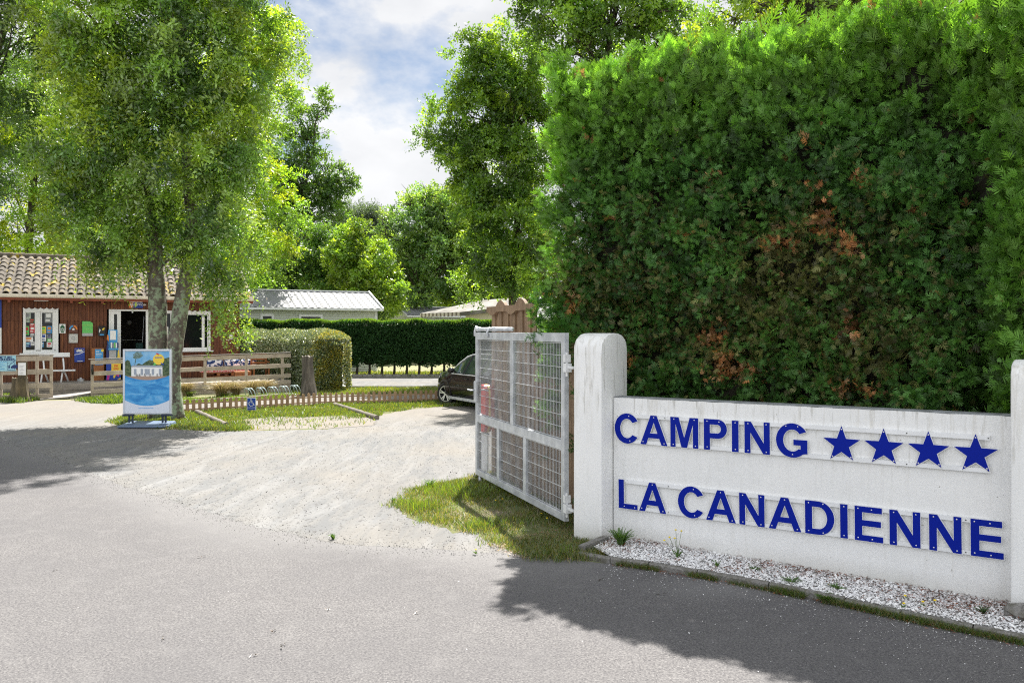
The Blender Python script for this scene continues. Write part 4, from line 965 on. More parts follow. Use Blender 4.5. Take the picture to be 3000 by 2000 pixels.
# ramp from the ground at the left up to floor height
root2 = thing('access_ramp', 'pale concrete access ramp rising along the deck front to the right', 'ramp', BF, (bx(300, 0), .6, 0))
xs = [bx(84, -.55), bx(262, 0), bx(560, 0), XE-.06]
pale_ = mat('pale_ramp_surface', (.26, .24, .22), .9, var=.1, vscale=8, bump=.3)
mb = MB(); st_ = [(bx(92, -.25), bx(82, .8), .012, -.25), (bx(200, -.3), bx(185, 1.2), .09, -.3), (bx(264, 0), bx(264, 1.26), .17, 0), (bx(560, 0), bx(560, 1.26), .40, 0), (XE-.06, XE-.06, .41, 0)]
V = []
for i, (xf, xbk, z, yf) in enumerate(st_): V += [(xf, yf+.03, z), (xbk, 1.26, z), (xf, yf+.03, z-.05 if i else -.02), (xbk, 1.26, z-.05 if i else -.02)]
for i in range(4): o_ = 4*i; mb.add(V[o_:o_+8], [(0,4,5,1), (2,3,7,6), (0,2,6,4), (1,5,7,3)])
mb.build('ramp_surface', pale_, root2)
mb = MB()
for i, (p0, p1) in enumerate(((266, 430), (432, 640), (642, 850))):
    xa, xb = bx(p0, 0), bx(p1, 0)
    mb.box((xa, .012, .0), (xb, .035, .12)); mb.box((xa, .0, .135), (xb, .028, .27 if i else .16))
mb.build('ramp_skirt', M['rail_wood'], root2)
mb = MB(); V = [(bx(205, -.28), -.27, -.02), (bx(264, 0), .028, -.02), (bx(264, 0), .028, .15), (bx(205, -.28), -.27, .06)]; mb.add(V + [(x, y+.03, z) for x, y, z in V], [(0,1,2,3), (7,6,5,4), (0,4,5,1), (3,2,6,7)]); mb.build('ramp_side', M['kerb'], root2)
def railing(label, x0, x1, posts, zs, slope, cap_z, y=0., h=.145, name='deck_railing', pz=.0):
    rt = thing(name, label, 'railing', BF, ((x0+x1)/2, y, 0), 'weathered wooden railings around the deck')
    zsh = lambda x: slope*(x-x0)
    mb = MB()
    for xp in posts: mb = MB(); mb.box((xp-.045, y, pz), (xp+.045, y+.09, cap_z+zsh(xp)-.03)); mb.build('post', M['rail_wood'], rt, bevel=.005)
    for z in zs:
        ed = [x0]+[p for p in posts[1:-1]]+[x1]
        for a, b in zip(ed[:-1], ed[1:]):
            mb = MB(); V = [(a+.004, y-.026, z+zsh(a)), (b-.004, y-.026, z+zsh(b)), (b-.004, y-.003, z+zsh(b)), (a+.004, y-.003, z+zsh(a))]
            mb.add(V + [(p[0], p[1], p[2]+h+random.uniform(-.004, .004)) for p in V], [(0,3,2,1), (4,5,6,7), (0,1,5,4), (1,2,6,5), (2,3,7,6), (3,0,4,7)]); mb.build('rail_board', M['rail_wood'], rt)
    mb = MB(); mb.beam((x0-.06, y+.02, cap_z-.012), (x1+.02, y+.02, cap_z+zsh(x1)-.012), .15, .024); mb.build('cap_rail', M['deck_wood'], rt)
    return rt
px_ = [270, 385, 480, 601, 722, 828]; xs_ = [bx(p, 0) for p in px_]
railing('long horizontal-board railing along the ramp right of the poster stand', xs_[0]-.05, XE, xs_, (1.12, .74, .36, .13), .022, 1.31, 0)
# left section
xa, xb = bx(-60, 0), bx(156, 0)
lp = [bx(-55, 0), bx(2, 0), bx(108, 0), bx(150, 0)]
railing('short left railing carrying the pale blue closing-time notice', xa, xb, lp, (1.27, .83, .38, .02), .0, 1.475, 0, .165)
# side return to the chalet corner
rt = thing('deck_railing', 'side railing returning from the deck corner to the chalet', 'railing', BF, (XE, 1.6, 0), 'weathered wooden railings around the deck')
for yp in (1.1, 2.2, 3.2): mb = MB(); mb.box((XE-.09, yp-.045, 0), (XE, yp+.045, 1.42)); mb.build('post', M['rail_wood'], rt)
for z in (1.25, .88, .50, .15): mb = MB(); mb.box((XE+.003, .1, z), (XE+.026, 3.3, z+.145)); mb.build('rail_board', M['rail_wood'], rt)
mb = MB(); mb.box((XE-.12, .1, 1.44), (XE+.03, 3.3, 1.464)); mb.build('cap_rail', M['deck_wood'], rt)
# gate latch on the first post
mb = MB(); xq = bx(271, 0); r = thing('gate_latch', 'black gate latch hanging on the first railing post', 'latch', BF, (xq, -.03, .7)); mb.tube([(xq, -.045, 1.12), (xq-.005, -.06, .95), (xq, -.045, .78)], [.03, .045, .035], 8); mb.build('latch_body', M['black'], r, smooth=True)
# pale blue notice on the left railing
x0, x1 = bx(-38, -.04), bx(46.5, -.04); z0, z1 = BF.z_at(x1, -.04, 1086), BF.z_at(x1, -.04, 1041)
r = thing('closing_time_notice', 'pale blue notice about barrier closing times fixed to the left railing', 'sign', BF, ((x0+x1)/2, -.04, z0))
mb = MB(); mb.box((x0, -.052, z0), (x1, -.032, z1)); mb.build('board', M['pale_blue'], r)
w_, h_ = x1-x0, z1-z0; mb = MB()
add_text(mb, 'FERMETURE', x1-.48*w_, -.0525, z1-.15*h_-.02, .105, bold=.004); add_text(mb, 'BARRIÈRES', x1-.36*w_, -.0525, z1-.30*h_-.02, .105, bold=.004)
mb.build('heading', M['navy'], r)
mb = MB()
for k, (f, l) in enumerate(((.42, .7), (.5, .55), (.62, .62), (.72, .5), (.85, .6))): mb.box((x0+.05, -.055, z1-h_*f-.012), (x0+.05+w_*l*.9, -.0525, z1-h_*f+.004))
mb.build('print', M['sky_blue'], r)
mb = MB(); cx0, cx1, cz0, cz1 = x1-.30*w_, x1-.04*w_, z0+.07*h_, z0+.55*h_
for a_, b_ in (((cx0, cz0), (cx1, cz0)), ((cx1, cz0), (cx1, cz1)), ((cx1, cz1), (cx0, cz1)), ((cx0, cz1), (cx0, cz0))): mb.beam((a_[0], -.055, a_[1]), (b_[0], -.055, b_[1]), .008, .008)
mb.prism([(cx0+.10, cz0+.05), (cx0+.36, cz0+.05), (cx0+.36, cz0+.10), (cx0+.31, cz0+.16), (cx0+.16, cz0+.16), (cx0+.10, cz0+.10)], -.058, -.0525); mb.box((cx0+.03, -.058, cz0+.05), (cx0+.07, -.0525, cz0+.14)); mb.beam((cx0+.05, -.056, cz0+.15), (cx0+.24, -.056, cz0+.32), .01, .012)
mb.build('car_symbol', M['navy'], r)

# ------------------------------------------------------------------ white bench on the deck, pallet sofa, wooden chair
yb = 2.35; X = lambda px: BF.x_at(px, yb); Z = lambda px, py: BF.z_at(X(px), yb, py)
r = thing('white_bench', 'white metal bench standing on the deck by the left window', 'bench', BF, (X(170), yb, FZ))
mb = MB(); zz = Z(190, 1038); mb.box((X(112), yb+.35, zz-.10), (X(204), yb+.38, zz+.06)); mb.build('backrest', M['white_metal'], r, bevel=.01)
zz = Z(190, 1083); mb = MB(); mb.box((X(112), yb-.10, zz-.05), (X(221), yb+.28, zz)); mb.build('seat', M['white_metal'], r, bevel=.01)
for px in (125, 184):
    xx = X(px); mb = MB(); mb.tube([(xx, yb+.36, Z(px, 1050)), (xx+.03, yb+.30, zz+.05), (xx+.01, yb+.26, zz-.1)], .028, 8); mb.tube([(xx, yb+.1, zz-.05), (xx-.02, yb+.05, FZ+.3), (xx-.05, yb-.08, FZ)], .03, 8); mb.tube([(xx+.03, yb+.2, zz-.05), (xx+.09, yb+.25, FZ+.25), (xx+.16, yb+.3, FZ)], .03, 8); mb.build('leg', M['white_metal'], r, smooth=True)
r = thing('ashtray', 'small dark metal ashtray on the deck right of the white bench', 'ashtray', BF, (X(236), yb+.2, FZ)); mb = MB(); xx = X(236); mb.tube([(xx, yb+.2, FZ), (xx, yb+.2, FZ+.09)], [.10, .12], 12); mb.tube([(xx, yb+.2, FZ+.091), (xx, yb+.2, FZ+.14)], [.05, .03], 8); mb.build('bowl', M['galv'], r, smooth='auto')
yb = 1.55
cu = NT('navy_leaf_fabric'); v = cu.noise(9, 3, .5); cu.col(cu.ramp(v, [(.485, (.75, .76, .78)), (.50, (.02, .05, .16))])); cu.b.inputs['Roughness'].default_value = .95; M['cushion'] = cu.m
cr_ = NT('red_pattern_fabric'); v = cr_.noise(26, 2, .5); cr_.col(cr_.ramp(v, [(.47, (.74, .60, .58)), (.50, (.55, .06, .07))])); cr_.b.inputs['Roughness'].default_value = .95; M['cushion_red'] = cr_.m
r = thing('pallet_sofa', 'low pallet sofa with patterned cushions behind the long railing', 'sofa', BF, (X(660), yb, FZ))
mb = MB(); xa, xb = X(596), X(725)
for z in (0, .14): 
    mb.box((xa, yb-.1, FZ+z+.10), (xb, yb+.8, FZ+z+.125))
    for t in (0, .3, .62, .93): xx = xa+(xb-xa)*t; mb.box((xx, yb-.09, FZ+z), (xx+.1, yb+.79, FZ+z+.098))
mb.build('pallet_base', M['orange_wood'], r)
mb = MB(); mb.box((xa-.1, yb-.12, FZ+.27), (xb+.05, yb+.75, FZ+.40)); mb.build('seat_cushion', M['cushion_red'], r, bevel=.04, smooth='auto')
for k in range(3):
    a = X(612)+k*.62; mb = MB(); mb.box((a, yb+.42, FZ+.405), (a+.58, yb+.68, FZ+.72)); mb.build('back_cushion', M['cushion'], r, bevel=.06, smooth='auto')
r = thing('wooden_chair', 'orange slatted wooden lounge chair near the right deck corner', 'chair', BF, (X(770), 1.2, FZ)); yb = 1.1
xa, xb = X(742), X(790)
for xx in (xa, xb-.06):
    for y_ in (yb, yb+.55): mb = MB(); mb.box((xx, y_, FZ), (xx+.06, y_+.06, FZ+.42 if y_ == yb else FZ+.95)); mb.build('leg', M['orange_wood'], r)
mb = MB(); mb.box((xa-.01, yb-.03, FZ+.42), (xb+.01, yb+.545, FZ+.45)); mb.build('seat', M['orange_wood'], r)
mb = MB()
for z in (.55, .7, .85): mb.box((xa+.07, yb+.56, FZ+z), (xb-.07, yb+.585, FZ+z+.09))
mb.build('backrest', M['orange_wood'], r)
for xx in (xa, xb-.05): mb = MB(); mb.box((xx, yb-.02, FZ+.62), (xx+.05, yb+.545, FZ+.65)); mb.build('armrest', M['orange_wood'], r)
r = thing('wooden_crate', 'low orange pallet crate table between the sofa and the chair', 'crate', BF, (X(700), .7, FZ)); yb = .55
xa, xb = X(690), X(735); mb = MB()
for z in (.02, .13, .24): mb.box((xa, yb, FZ+z), (xb, yb+.02, FZ+z+.08)); mb.box((xa, yb+.48, FZ+z), (xb, yb+.5, FZ+z+.08))
mb.box((xa, yb+.021, FZ+.30), (xb, yb+.479, FZ+.32)); mb.build('slats', M['orange_wood'], r)
for xx in (xa, xb-.05): mb = MB(); mb.box((xx, yb+.021, FZ), (xx+.05, yb+.07, FZ+.298)); mb.build('corner_post', M['orange_wood'], r)

# ------------------------------------------------------------------ poster stand
PF = Frame(1.5, G(441, 1249)[0], 18.75); 
r = thing('poster_stand', 'silver framed pavement sign showing a holiday chalet poster, on a grey-blue base', 'sign', PF, (0, 0, 0))
hw = .562; zb1, zt1 = .31, 1.825; q = .05
mb = MB()
for a, b in (((-hw, zb1), (-hw+q, zt1)), ((hw-q, zb1), (hw, zt1)), ((-hw+q, zb1), (hw-q, zb1+q)), ((-hw+q, zt1-q), (hw-q, zt1))): mb.box((a[0], -.03, a[1]), (b[0], .03, b[1]))
mb.build('frame', mat('brushed_aluminium', (.60, .63, .68), .35, .4, var=.08, vscale=3), r, bevel=.01)
ps = mat('poster_sky', (.09, .34, .62), .35, col2=(.30, .52, .70), vscale=3)
iw = hw-q; z0, z1 = zb1+q, zt1-q; H_ = z1-z0; W_ = 2*iw
def UV(u, v): return (-iw+u*W_, z0+v*H_)
mb = MB(); mb.box((-iw, -.012, z0), (iw, .0, z1)); pp = mb.build('poster', ps, r)
ft = mat('poster_trees', (.025, .06, .02), .5, col2=(.10, .14, .06), vscale=24, ramp=(.42, .58))
tl = [UV(0, .55), UV(0, .83), UV(.05, .86), UV(.10, .84), UV(.13, .76), UV(.20, .75), UV(.30, .80), UV(.38, .78), UV(.45, .82), UV(.55, .86), UV(.65, .84), UV(.78, .91), UV(.88, .88), UV(1, .90), UV(1, .55)]
mb = MB(); mb.prism(tl, -.0145, -.0125); mb.prism([UV(.205, .75), UV(.218, .75), UV(.245, .88), UV(.232, .88)], -.0145, -.0125)
mb.build('tree_print', ft, pp)
mb = MB()
for u, v, ru, rv in ((.26, .90, .09, .025), (.32, .93, .08, .03), (.23, .94, .06, .02), (.29, .97, .08, .02)): mb.ball((UV(u, v)[0], -.013, UV(u, v)[1]), (ru*W_, .002, rv*H_))
mb.build('pine_print', mat('poster_pine', (.09, .14, .09), .5, col2=(.18, .30, .34), vscale=40, ramp=(.40, .55)), pp)
mb = MB(); mb.prism([UV(.14, .58), UV(.84, .57), UV(.84, .735), UV(.14, .74)], -.0165, -.0147); mb.build('house_print', M['paper'], pp)
mb = MB(); mb.prism([UV(.13, .742), UV(.85, .737), UV(.83, .765), UV(.17, .77)], -.0165, -.0147)
for u in (.20, .35, .44, .50, .60, .76): mb.prism([UV(u, .61), UV(u+.055, .61), UV(u+.055, .71), UV(u, .71)], -.0185, -.0167)
mb.build('roof_print', mat('poster_grey', (.30, .34, .40), .5), pp)
mb = MB()
for u in (.24, .30, .42, .70, .78, .54): mb.prism([UV(u, .575), UV(u+.05, .575), UV(u+.04, .63), UV(u+.01, .63)], -.0205, -.0187)
mb.build('furniture_print', mat('poster_dark', (.12, .13, .13), .6, col2=(.5, .5, .5), vscale=40), pp)
mb = MB(); mb.prism([UV(.0, .59), UV(.2, .545)] + [UV(u, .52+.11*((u-.5)/.5)**2-.012) for u in np.linspace(.25, .75, 7)] + [UV(.9, .555), UV(1, .59)], -.0225, -.0207)
mb.build('terrace_print', mat('poster_deck', (.36, .25, .19), .6), pp)
sw = NT('poster_water'); nz_ = sw.noise(2.6, 4, .5, (1, 1, 2.2), dist=1.5); sw.col(sw.ramp(nz_, [(.35, (.012, .19, .50)), (.55, (.06, .33, .66)), (.72, (.20, .46, .74))])); sw.b.inputs['Roughness'].default_value = .35
top = [UV(u, .525+.075*((u-.5)/.5)**2) for u in np.linspace(1, 0, 15)]; bot = [UV(u, .10+.095*((u-.5)/.5)**2) for u in np.linspace(0, 1, 15)]
mb = MB(); mb.prism(top+bot, -.0245, -.0227); mb.build('blue_print', sw.m, pp)
bot2 = [UV(u, .10+.095*((u-.5)/.5)**2) for u in np.linspace(1, 0, 15)]
mb = MB(); mb.prism([UV(0, 0), UV(1, 0)]+bot2, -.0245, -.0227); mb.build('white_print', mat('poster_white', (.62, .66, .74), .4), pp)
mb = MB(); mb.prism([UV(.30, .058), UV(.64, .058), UV(.64, .066), UV(.30, .066)], -.026, -.0247); mb.build('text_line', M['sky_blue'], pp)
mb = MB(); c_ = UV(.755, .865); mb.prism([(c_[0]+.13*math.cos(t), c_[1]+.125*math.sin(t)) for t in np.linspace(0, 2*math.pi, 28, endpoint=False)], -.0205, -.0147); yc = mb.build('yellow_disc', M['yellow'], pp)
mb = MB(); mb.box((c_[0]-.085, -.0225, c_[1]+.035), (c_[0]+.085, -.0207, c_[1]+.055)); mb.build('text_line', M['sign_blue'], yc)
for m_, pl in (('red', [(-.06, .13), (.0, .10), (.02, .12), (-.045, .155)]), ('sign_blue', [(.05, -.10), (.12, -.135), (.125, -.11), (.06, -.075)]), ('green', [(-.13, -.14), (-.05, -.12), (-.09, -.07)])):
    mb = MB(); mb.prism([(c_[0]+x, c_[1]+y) for x, y in pl], -.0225, -.0207); mb.build('accent', M[m_], yc)
slate = mat('grey_blue_plastic', (.10, .145, .22), .45, var=.1, vscale=4)
dk = mat('dark_blue_metal', (.012, .022, .05), .5)
mb = MB(); mb.box((-hw, -.05, zb1-.045), (-hw+.24, .05, zb1-.004)); mb.box((hw-.24, -.05, zb1-.045), (hw, .05, zb1-.004)); mb.build('spring_bracket', dk, r, bevel=.006)
for xx in (-.44, -.365, .33, .40): mb = MB(); mb.box((xx, -.02, .11), (xx+.035, .02, zb1-.046)); mb.build('leg', dk, r)
mb = MB(); V = [(-hw+.02, -.36, .03), (hw-.08, -.36, .03), (hw-.0, -.25, .03), (hw-.0, .33, .03), (-hw+.03, .33, .03), (-hw+.02, -.36, .075), (hw-.08, -.36, .075), (hw-.0, -.25, .075), (hw-.04, .30, .12), (-hw+.07, .30, .12)]
mb.add(V, [(4,3,2,1,0), (5,6,7,8,9), (0,1,6,5), (1,2,7,6), (2,3,8,7), (3,4,9,8), (4,0,5,9)]); mb.build('base', slate, r, bevel=.012)
mb = MB(); mb.box((-hw+.04, -.34, 0), (hw-.05, .3, .031)); mb.build('base_foot', M['black'], r)

# ------------------------------------------------------------------ parking signs
def wheelchair(mb, cx, cz, s, y, mi):
    def tb(pts, r): mb.tube([(cx+x*s, y, cz+z*s) for x, z in pts], r*s, 6, mi)
    mb.ball((cx-.05*s, y, cz+.40*s), (.075*s, .004, .075*s), mi, 8, 6)
    tb([(-.05, .30), (-.03, .0), (.20, 0), (.32, -.32), (.42, -.30)], .045); tb([(-.04, .17), (.16, .17)], .035)
    tb([(-.02+.30*math.cos(R(t)), -.16+.30*math.sin(R(t))) for t in range(125, 350, 15)], .035)
def park_sign(px0, py0, px1, py1, Y, label, sym):
    x0, _, z1 = P(px0, py0, Y); x1, _, z0 = P(px1, py1, Y)
    r = thing('parking_sign', label, 'sign', WD, ((x0+x1)/2, Y, 0)); h = z1-z0; w_ = x1-x0; cx = (x0+x1)/2
    mb = MB(); mb.box((x0, Y-.012, z0), (x1, Y, z1)); mb.build('edge', M['paper'], r)
    mb = MB(); mb.box((x0+.015, Y-.016, z0+.015), (x1-.015, Y-.0125, z0+h*.30)); mb.box((x0+.015, Y-.016, z0+h*.33), (x1-.015, Y-.0125, z1-.015)); mb.build('face', M['sign_blue'], r)
    mb = MB(); add_text(mb, 'PARKING', cx, Y-.0165, z0+h*.09, w_*.205, bold=w_*.004)
    if sym: wheelchair(mb, cx, z0+h*.66, h*.52, Y-.018, 0)
    else: add_text(mb, 'P', cx, Y-.0165, z0+h*.42, h*.62, bold=.008)
    mb.build('print', M['paper'], r)
    mb = MB(); mb.box((cx-.02, Y+.001, -.02), (cx+.02, Y+.03, z1-.05)); mb.build('post', M['galv'], r)
park_sign(723.5, 1164, 750.5, 1207, 22.0, 'small blue PARKING sign with the white wheelchair symbol on the picket fence', True)
park_sign(473, 1029, 522, 1077, 20.9, 'blue P PARKING sign half hidden behind the poster stand and the trunk', False)

# ------------------------------------------------------------------ low picket fence
pa, pb, pc = g2(530, 1213), g2(920, 1190), g2(1292, 1178)
def picket_run(a, b, label, dz):
    fr = Frame(math.degrees(math.atan2(b[1]-a[1], b[0]-a[0])), *a); L = math.dist(a, b)
    r = thing('picket_fence', label, 'fence', fr, (L/2, 0, 0), 'low brown picket fences along the parking bays')
    for z in (.10, .255): mb = MB(); mb.box((0, .003, z), (L, .022, z+.035)); mb.build('rail', M['picket_wood'], r)
    n = int(L/.158)
    for i in range(n+1):
        x = i*L/n; w_ = .043; h = .395+random.uniform(-.012, .012); l = random.uniform(-.008, .008)
        pl = [(x-w_, -.0), (x+w_, -.0), (x+w_+l, h-.03), (x+w_*.6+l, h-.006), (x+l, h), (x-w_*.6+l, h-.006), (x-w_+l, h-.03)]
        mb = MB(); mb.prism(pl, -.018, .002); mb.build('picket', M['picket_wood'], r)
picket_run(pa, pb, 'low brown picket fence from the tree to the tall dead trunk', 0)
picket_run(pb, pc, 'low brown picket fence from the dead trunk to the black car', 0)
def log(a, b, rad, label):
    r = thing('log', label, 'log', WD, ((a[0]+b[0])/2, (a[1]+b[1])/2, 0), 'round logs edging the parking bays')
    A, B = Vector((a[0], a[1], rad*.85)), Vector((b[0], b[1], rad*.85)); n = 14
    mb = MB(); mb.tube([A.lerp(B, i/n)+Vector((0, 0, random.uniform(-.006, .006))) for i in range(n+1)], [rad*random.uniform(.93, 1.05) for _ in range(n+1)], 12, wob=.03); mb.build('trunk_piece', M['log_wood'], r, smooth='auto')
log(g2(576, 1212), g2(663, 1252), .068, 'grey weathered log lying right of the poster stand')
log(g2(980, 1190), g2(1104, 1230), .068, 'grey weathered log lying towards the middle of the gravel lot')
a, b = g2(525, 1182), g2(632, 1176); log(a, b, .06, 'pale edging log below the left tuft of golden grass')
a, b = g2(634, 1177), g2(842, 1160); log(a, b, .06, 'long pale edging log behind the bicycle rack')

# bicycle rack
a, b = G(736, 1168), G(878, 1157); RF = Frame(math.degrees(math.atan2(b[1]-a[1], b[0]-a[0])), a[0], a[1]); L = math.dist(a[:2], b[:2])
r = thing('bicycle_rack', 'galvanised bicycle rack with slanting double hoops behind the picket fence', 'bicycle rack', RF, (L/2, 0, 0))
bg_ = mat('pale_teal_steel', (.48, .58, .60), .4, .3)
for yy in (0, .38): mb = MB(); mb.tube([(0, yy, .03), (L, yy, .03)], .02, 8); mb.build('base_bar', bg_, r)
for k in range(5):
    xx = L*(.04+.235*k); mb = MB()
    for o_ in (0, .13): mb.tube([(xx+o_, 0, .03), (xx+o_-.10, .02, .27), (xx+o_-.15, .06, .335), (xx+o_-.17, .19, .34), (xx+o_-.12, .33, .30), (xx+o_, .38, .03)], .014, 7)
    mb.build('hoop', bg_, r, smooth=True)

# stump with notice, tall dead trunk
def trunk_thing(name, label, px, py, Y0, h, r0, r1, material, roots=True, lean=0., seed=1):
    random.seed(seed); b = G(px, py); r = thing(name, label, 'tree stump', WD, (b[0], b[1], 0)); n = 26; k = 16
    ph = [random.uniform(0, 6.28) for _ in range(5)]; V = []
    for i in range(k+1):
        t = i/k; z = h*t-.03; rr = r1+(r0-r1)*(1-t)**2.4
        for j in range(n):
            a = 2*math.pi*j/n
            lob = 1+.10*(1-t)*math.sin(4*a+ph[0])+.05*math.sin(7*a+ph[1])+.06*math.sin(11*a+ph[2]+t*1.5)+.03*math.sin(19*a+ph[3])+random.uniform(-.012, .012)
            V.append((b[0]+lean*t+rr*lob*math.cos(a), b[1]+rr*lob*math.sin(a), z+(random.uniform(-.035, .035) if i == k else 0)))
    mb = MB(); mb.add(V, [(i*n+j, i*n+(j+1) % n, (i+1)*n+(j+1) % n, (i+1)*n+j) for i in range(k) for j in range(n)]+[tuple(k*n+j for j in range(n))]); mb.build('wood', material, r, smooth='auto'); return r, b
s_, b = trunk_thing('tree_stump', 'mossy brown tree stump at the far left with a white notice on top', 58, 969+5292/(27+.463*BF.x_at(58, 0)-.55), 0, .79, .34, .215, M['stump_wood'], seed=3)
Y = b[1]; x0, _, z1 = P(58, 1062, Y); x1, _, z0 = P(82, 1100, Y)
r = thing('notice_board', 'white sheet in a dark frame standing on the mossy stump', 'notice', WD, ((x0+x1)/2, Y-.1, z0))
mb = MB(); mb.box((x0-.02, Y-.09, .74), (x1+.02, Y-.06, z1+.04)); mb.build('frame', M['stump_wood'], r, bevel=.01); mb = MB(); mb.box((x0+.01, Y-.1, z0+.02), (x1-.01, Y-.091, z1)); sh = mb.build('sheet', M['paper'], r)
mb = MB(); 
for k in range(7): mb.box((x0+.05, Y-.103, z1-.10-k*.045), (x1-.06-.02*(k % 3), Y-.1005, z1-.092-k*.045))
mb.build('print', M['grey_print'], sh)
trunk_thing('tree_stump', 'tall grey dead trunk standing beside the round variegated hedge', 905, 1158, 0, 1.40, .30, .175, M['post_wood'], lean=-.05, seed=9)
random.seed(11)
# second white post left of the stump
b = G(50, 1140); 
# ------------------------------------------------------------------ mobile homes and canvas awning behind the hedge
sid = NT('cream_siding'); wv = sid.n('ShaderNodeTexWave', wave_type='BANDS', bands_direction='Z'); wv.inputs['Scale'].default_value = 2.4; sid.l(sid.tc.outputs['Object'], wv.inputs[0])
sid.col(sid.ramp(wv.outputs['Fac'], [(.0, (.42, .45, .38)), (.15, (.57, .60, .52))])); sid.bump(wv.outputs['Fac'], .5, .03); M['siding'] = sid.m
rt_ = NT('pale_metal_tile_roof'); n_ = rt_.noise(3, 5, .6); rt_.col(rt_.ramp(n_, [(.3, (.15, .155, .16)), (.7, (.20, .205, .215))])); rt_.b.inputs['Roughness'].default_value = .55; M['metal_roof'] = rt_.m
def mobile_home(label, fr, L, W, ez, rz, wins, over=.25, rows_=8):
    """local x from -L to 0 along the front eave, y away; the ridge runs along x."""
    r = thing('mobile_home', label, 'mobile home', fr, (-L/2, W/2, 0))
    mb = MB(); y0, y1 = .25, W-.25; x0, x1 = -L+.2, -.25
    prof = [(y0, 0), (y1, 0), (y1, ez-.05), (W/2, rz-.12), (y0, ez-.05)]
    V = [(x0, y, z) for y, z in prof]+[(x1, y, z) for y, z in prof]; mb.add(V, [(0,1,2,3,4), (9,8,7,6,5)]+[(i, (i+1) % 5, (i+1) % 5+5, i+5) for i in range(5)]); mb.build('wall', M['siding'], r)
    mb = MB(); nx = int(L/.1)
    for side in (0, 1):
        V = []; nrr = rows_*4
        for j in range(nrr+1):
            t = j/nrr; ph = (j % 4)/4; y = (W/2)*t; z = ez+(rz-ez)*t
            if side: y = W-y
            for i in range(nx+1):
                x = -L+L*i/nx; V.append((x, y, z+.022*math.sin(x*2*math.pi/.36)+.055*(1-ph)))
        mb.add(V, [(j*(nx+1)+i, j*(nx+1)+i+1, (j+1)*(nx+1)+i+1, (j+1)*(nx+1)+i) for j in range(nrr) for i in range(nx)])
    rf = mb.build('roof', M['metal_roof'], r)
    mb = MB(); mb.beam((-L, -.02, ez-.02), (0, -.02, ez-.02), .10, .10); mb.build('gutter', M['white_metal'], rf)
    for ys in ((0, W/2), (W, W/2)): mb = MB(); mb.beam((.02, ys[0], ez+.02), (.02, ys[1], rz+.05), .06, .16); mb.beam((-L-.02, ys[0], ez+.02), (-L-.02, ys[1], rz+.05), .06, .16); mb.build('verge_trim', M['white_metal'], rf)
    mb = MB(); mb.beam((-L, W/2, rz+.07), (0, W/2, rz+.07), .12, .06); mb.build('ridge_cap', M['white_metal'], rf)
    mb = MB(); mb.box((x1-.12, y0-.012, 0), (x1+.012, y0+.12, ez-.05)); mb.build('corner_trim', M['white_metal'], r)
    for a, b_, z0, z1 in wins:
        mb = MB(); mb.box((a, y0-.05, z0), (a+.12, y0-.001, z1)); mb.box((b_-.12, y0-.05, z0), (b_, y0-.001, z1)); mb.box((a+.12, y0-.05, z1-.12), (b_-.12, y0-.001, z1)); mb.box((a+.12, y0-.05, z0), (b_-.12, y0-.001, z0+.1)); f = mb.build('window', M['pvc'], r)
        mb = MB(); mb.box((a+.12, y0-.02, z0+.1), (b_-.12, y0-.005, z1-.12)); mb.build('pane', M['glass'], f)
    return r
p = P(1122, 907, 44.0); HF = Frame(27.6, p[0], p[1]); ez = p[2]
wx = lambda px: HF.x_at(px, .2)
mobile_home('long cream mobile home with a pale tiled roof behind the dark hedge', HF, 10.2, 5.2, ez, 4.42, [(wx(763), wx(803), 1.7, HF.z_at(wx(780), .2, 919)), (wx(876), wx(946), 1.7, HF.z_at(wx(910), .2, 921))])
p = P(1192, 925, 58.0); HF2 = Frame(27.6, p[0]+.886*6.5, p[1]+.463*6.5)
mobile_home('small distant mobile home showing its cream gable, right of the long one', HF2, 6.5, 4.6, p[2], 4.0, [(-5.8, -4.9, 2.0, 2.9)])
p = P(1690, 897, 54.0); HF3 = Frame(12, p[0], p[1])
mobile_home('mobile home with a pale roof dappled by leaf shadows behind the awning', HF3, 6.6, 5.4, 3.1, 4.05, [(-5.6, -4.9, 1.6, 2.7)])
# awning tent
cv = mat('beige_canvas', (.20, .188, .17), .9, col2=(.10, .095, .08), vscale=1.6, ramp=(.42, .58)); cvd = NT('striped_valance'); w2_ = cvd.n('ShaderNodeTexWave', wave_type='BANDS', bands_direction='X'); w2_.inputs['Scale'].default_value = 1.3; cvd.l(cvd.tc.outputs['Object'], w2_.inputs[0]); cvd.col(cvd.ramp(w2_.outputs['Fac'], [(.3, (.17, .14, .11)), (.5, (.52, .48, .40))])); cvd.b.inputs['Roughness'].default_value = .9
L0, C0, R0 = P(1231, 918, 46.5), P(1349, 914, 43.5), P(1500, 897, 44.5); A0 = P(1412, 879, 48.0); B0 = P(1560, 868, 49.0)
r = thing('caravan_awning', 'faded beige canvas awning roof with a scalloped valance beyond the dark hedge', 'awning', WD, (C0[0], C0[1]+1.5, 0))
mb = MB(); mb.add([L0, C0, R0, B0, A0], [(0,1,4), (1,2,3,4)]); mb.add([(x, y, z-.03) for x, y, z in (L0, C0, R0, B0, A0)], [(4,1,0), (4,3,2,1)]); mb.build('canopy', cv, r)
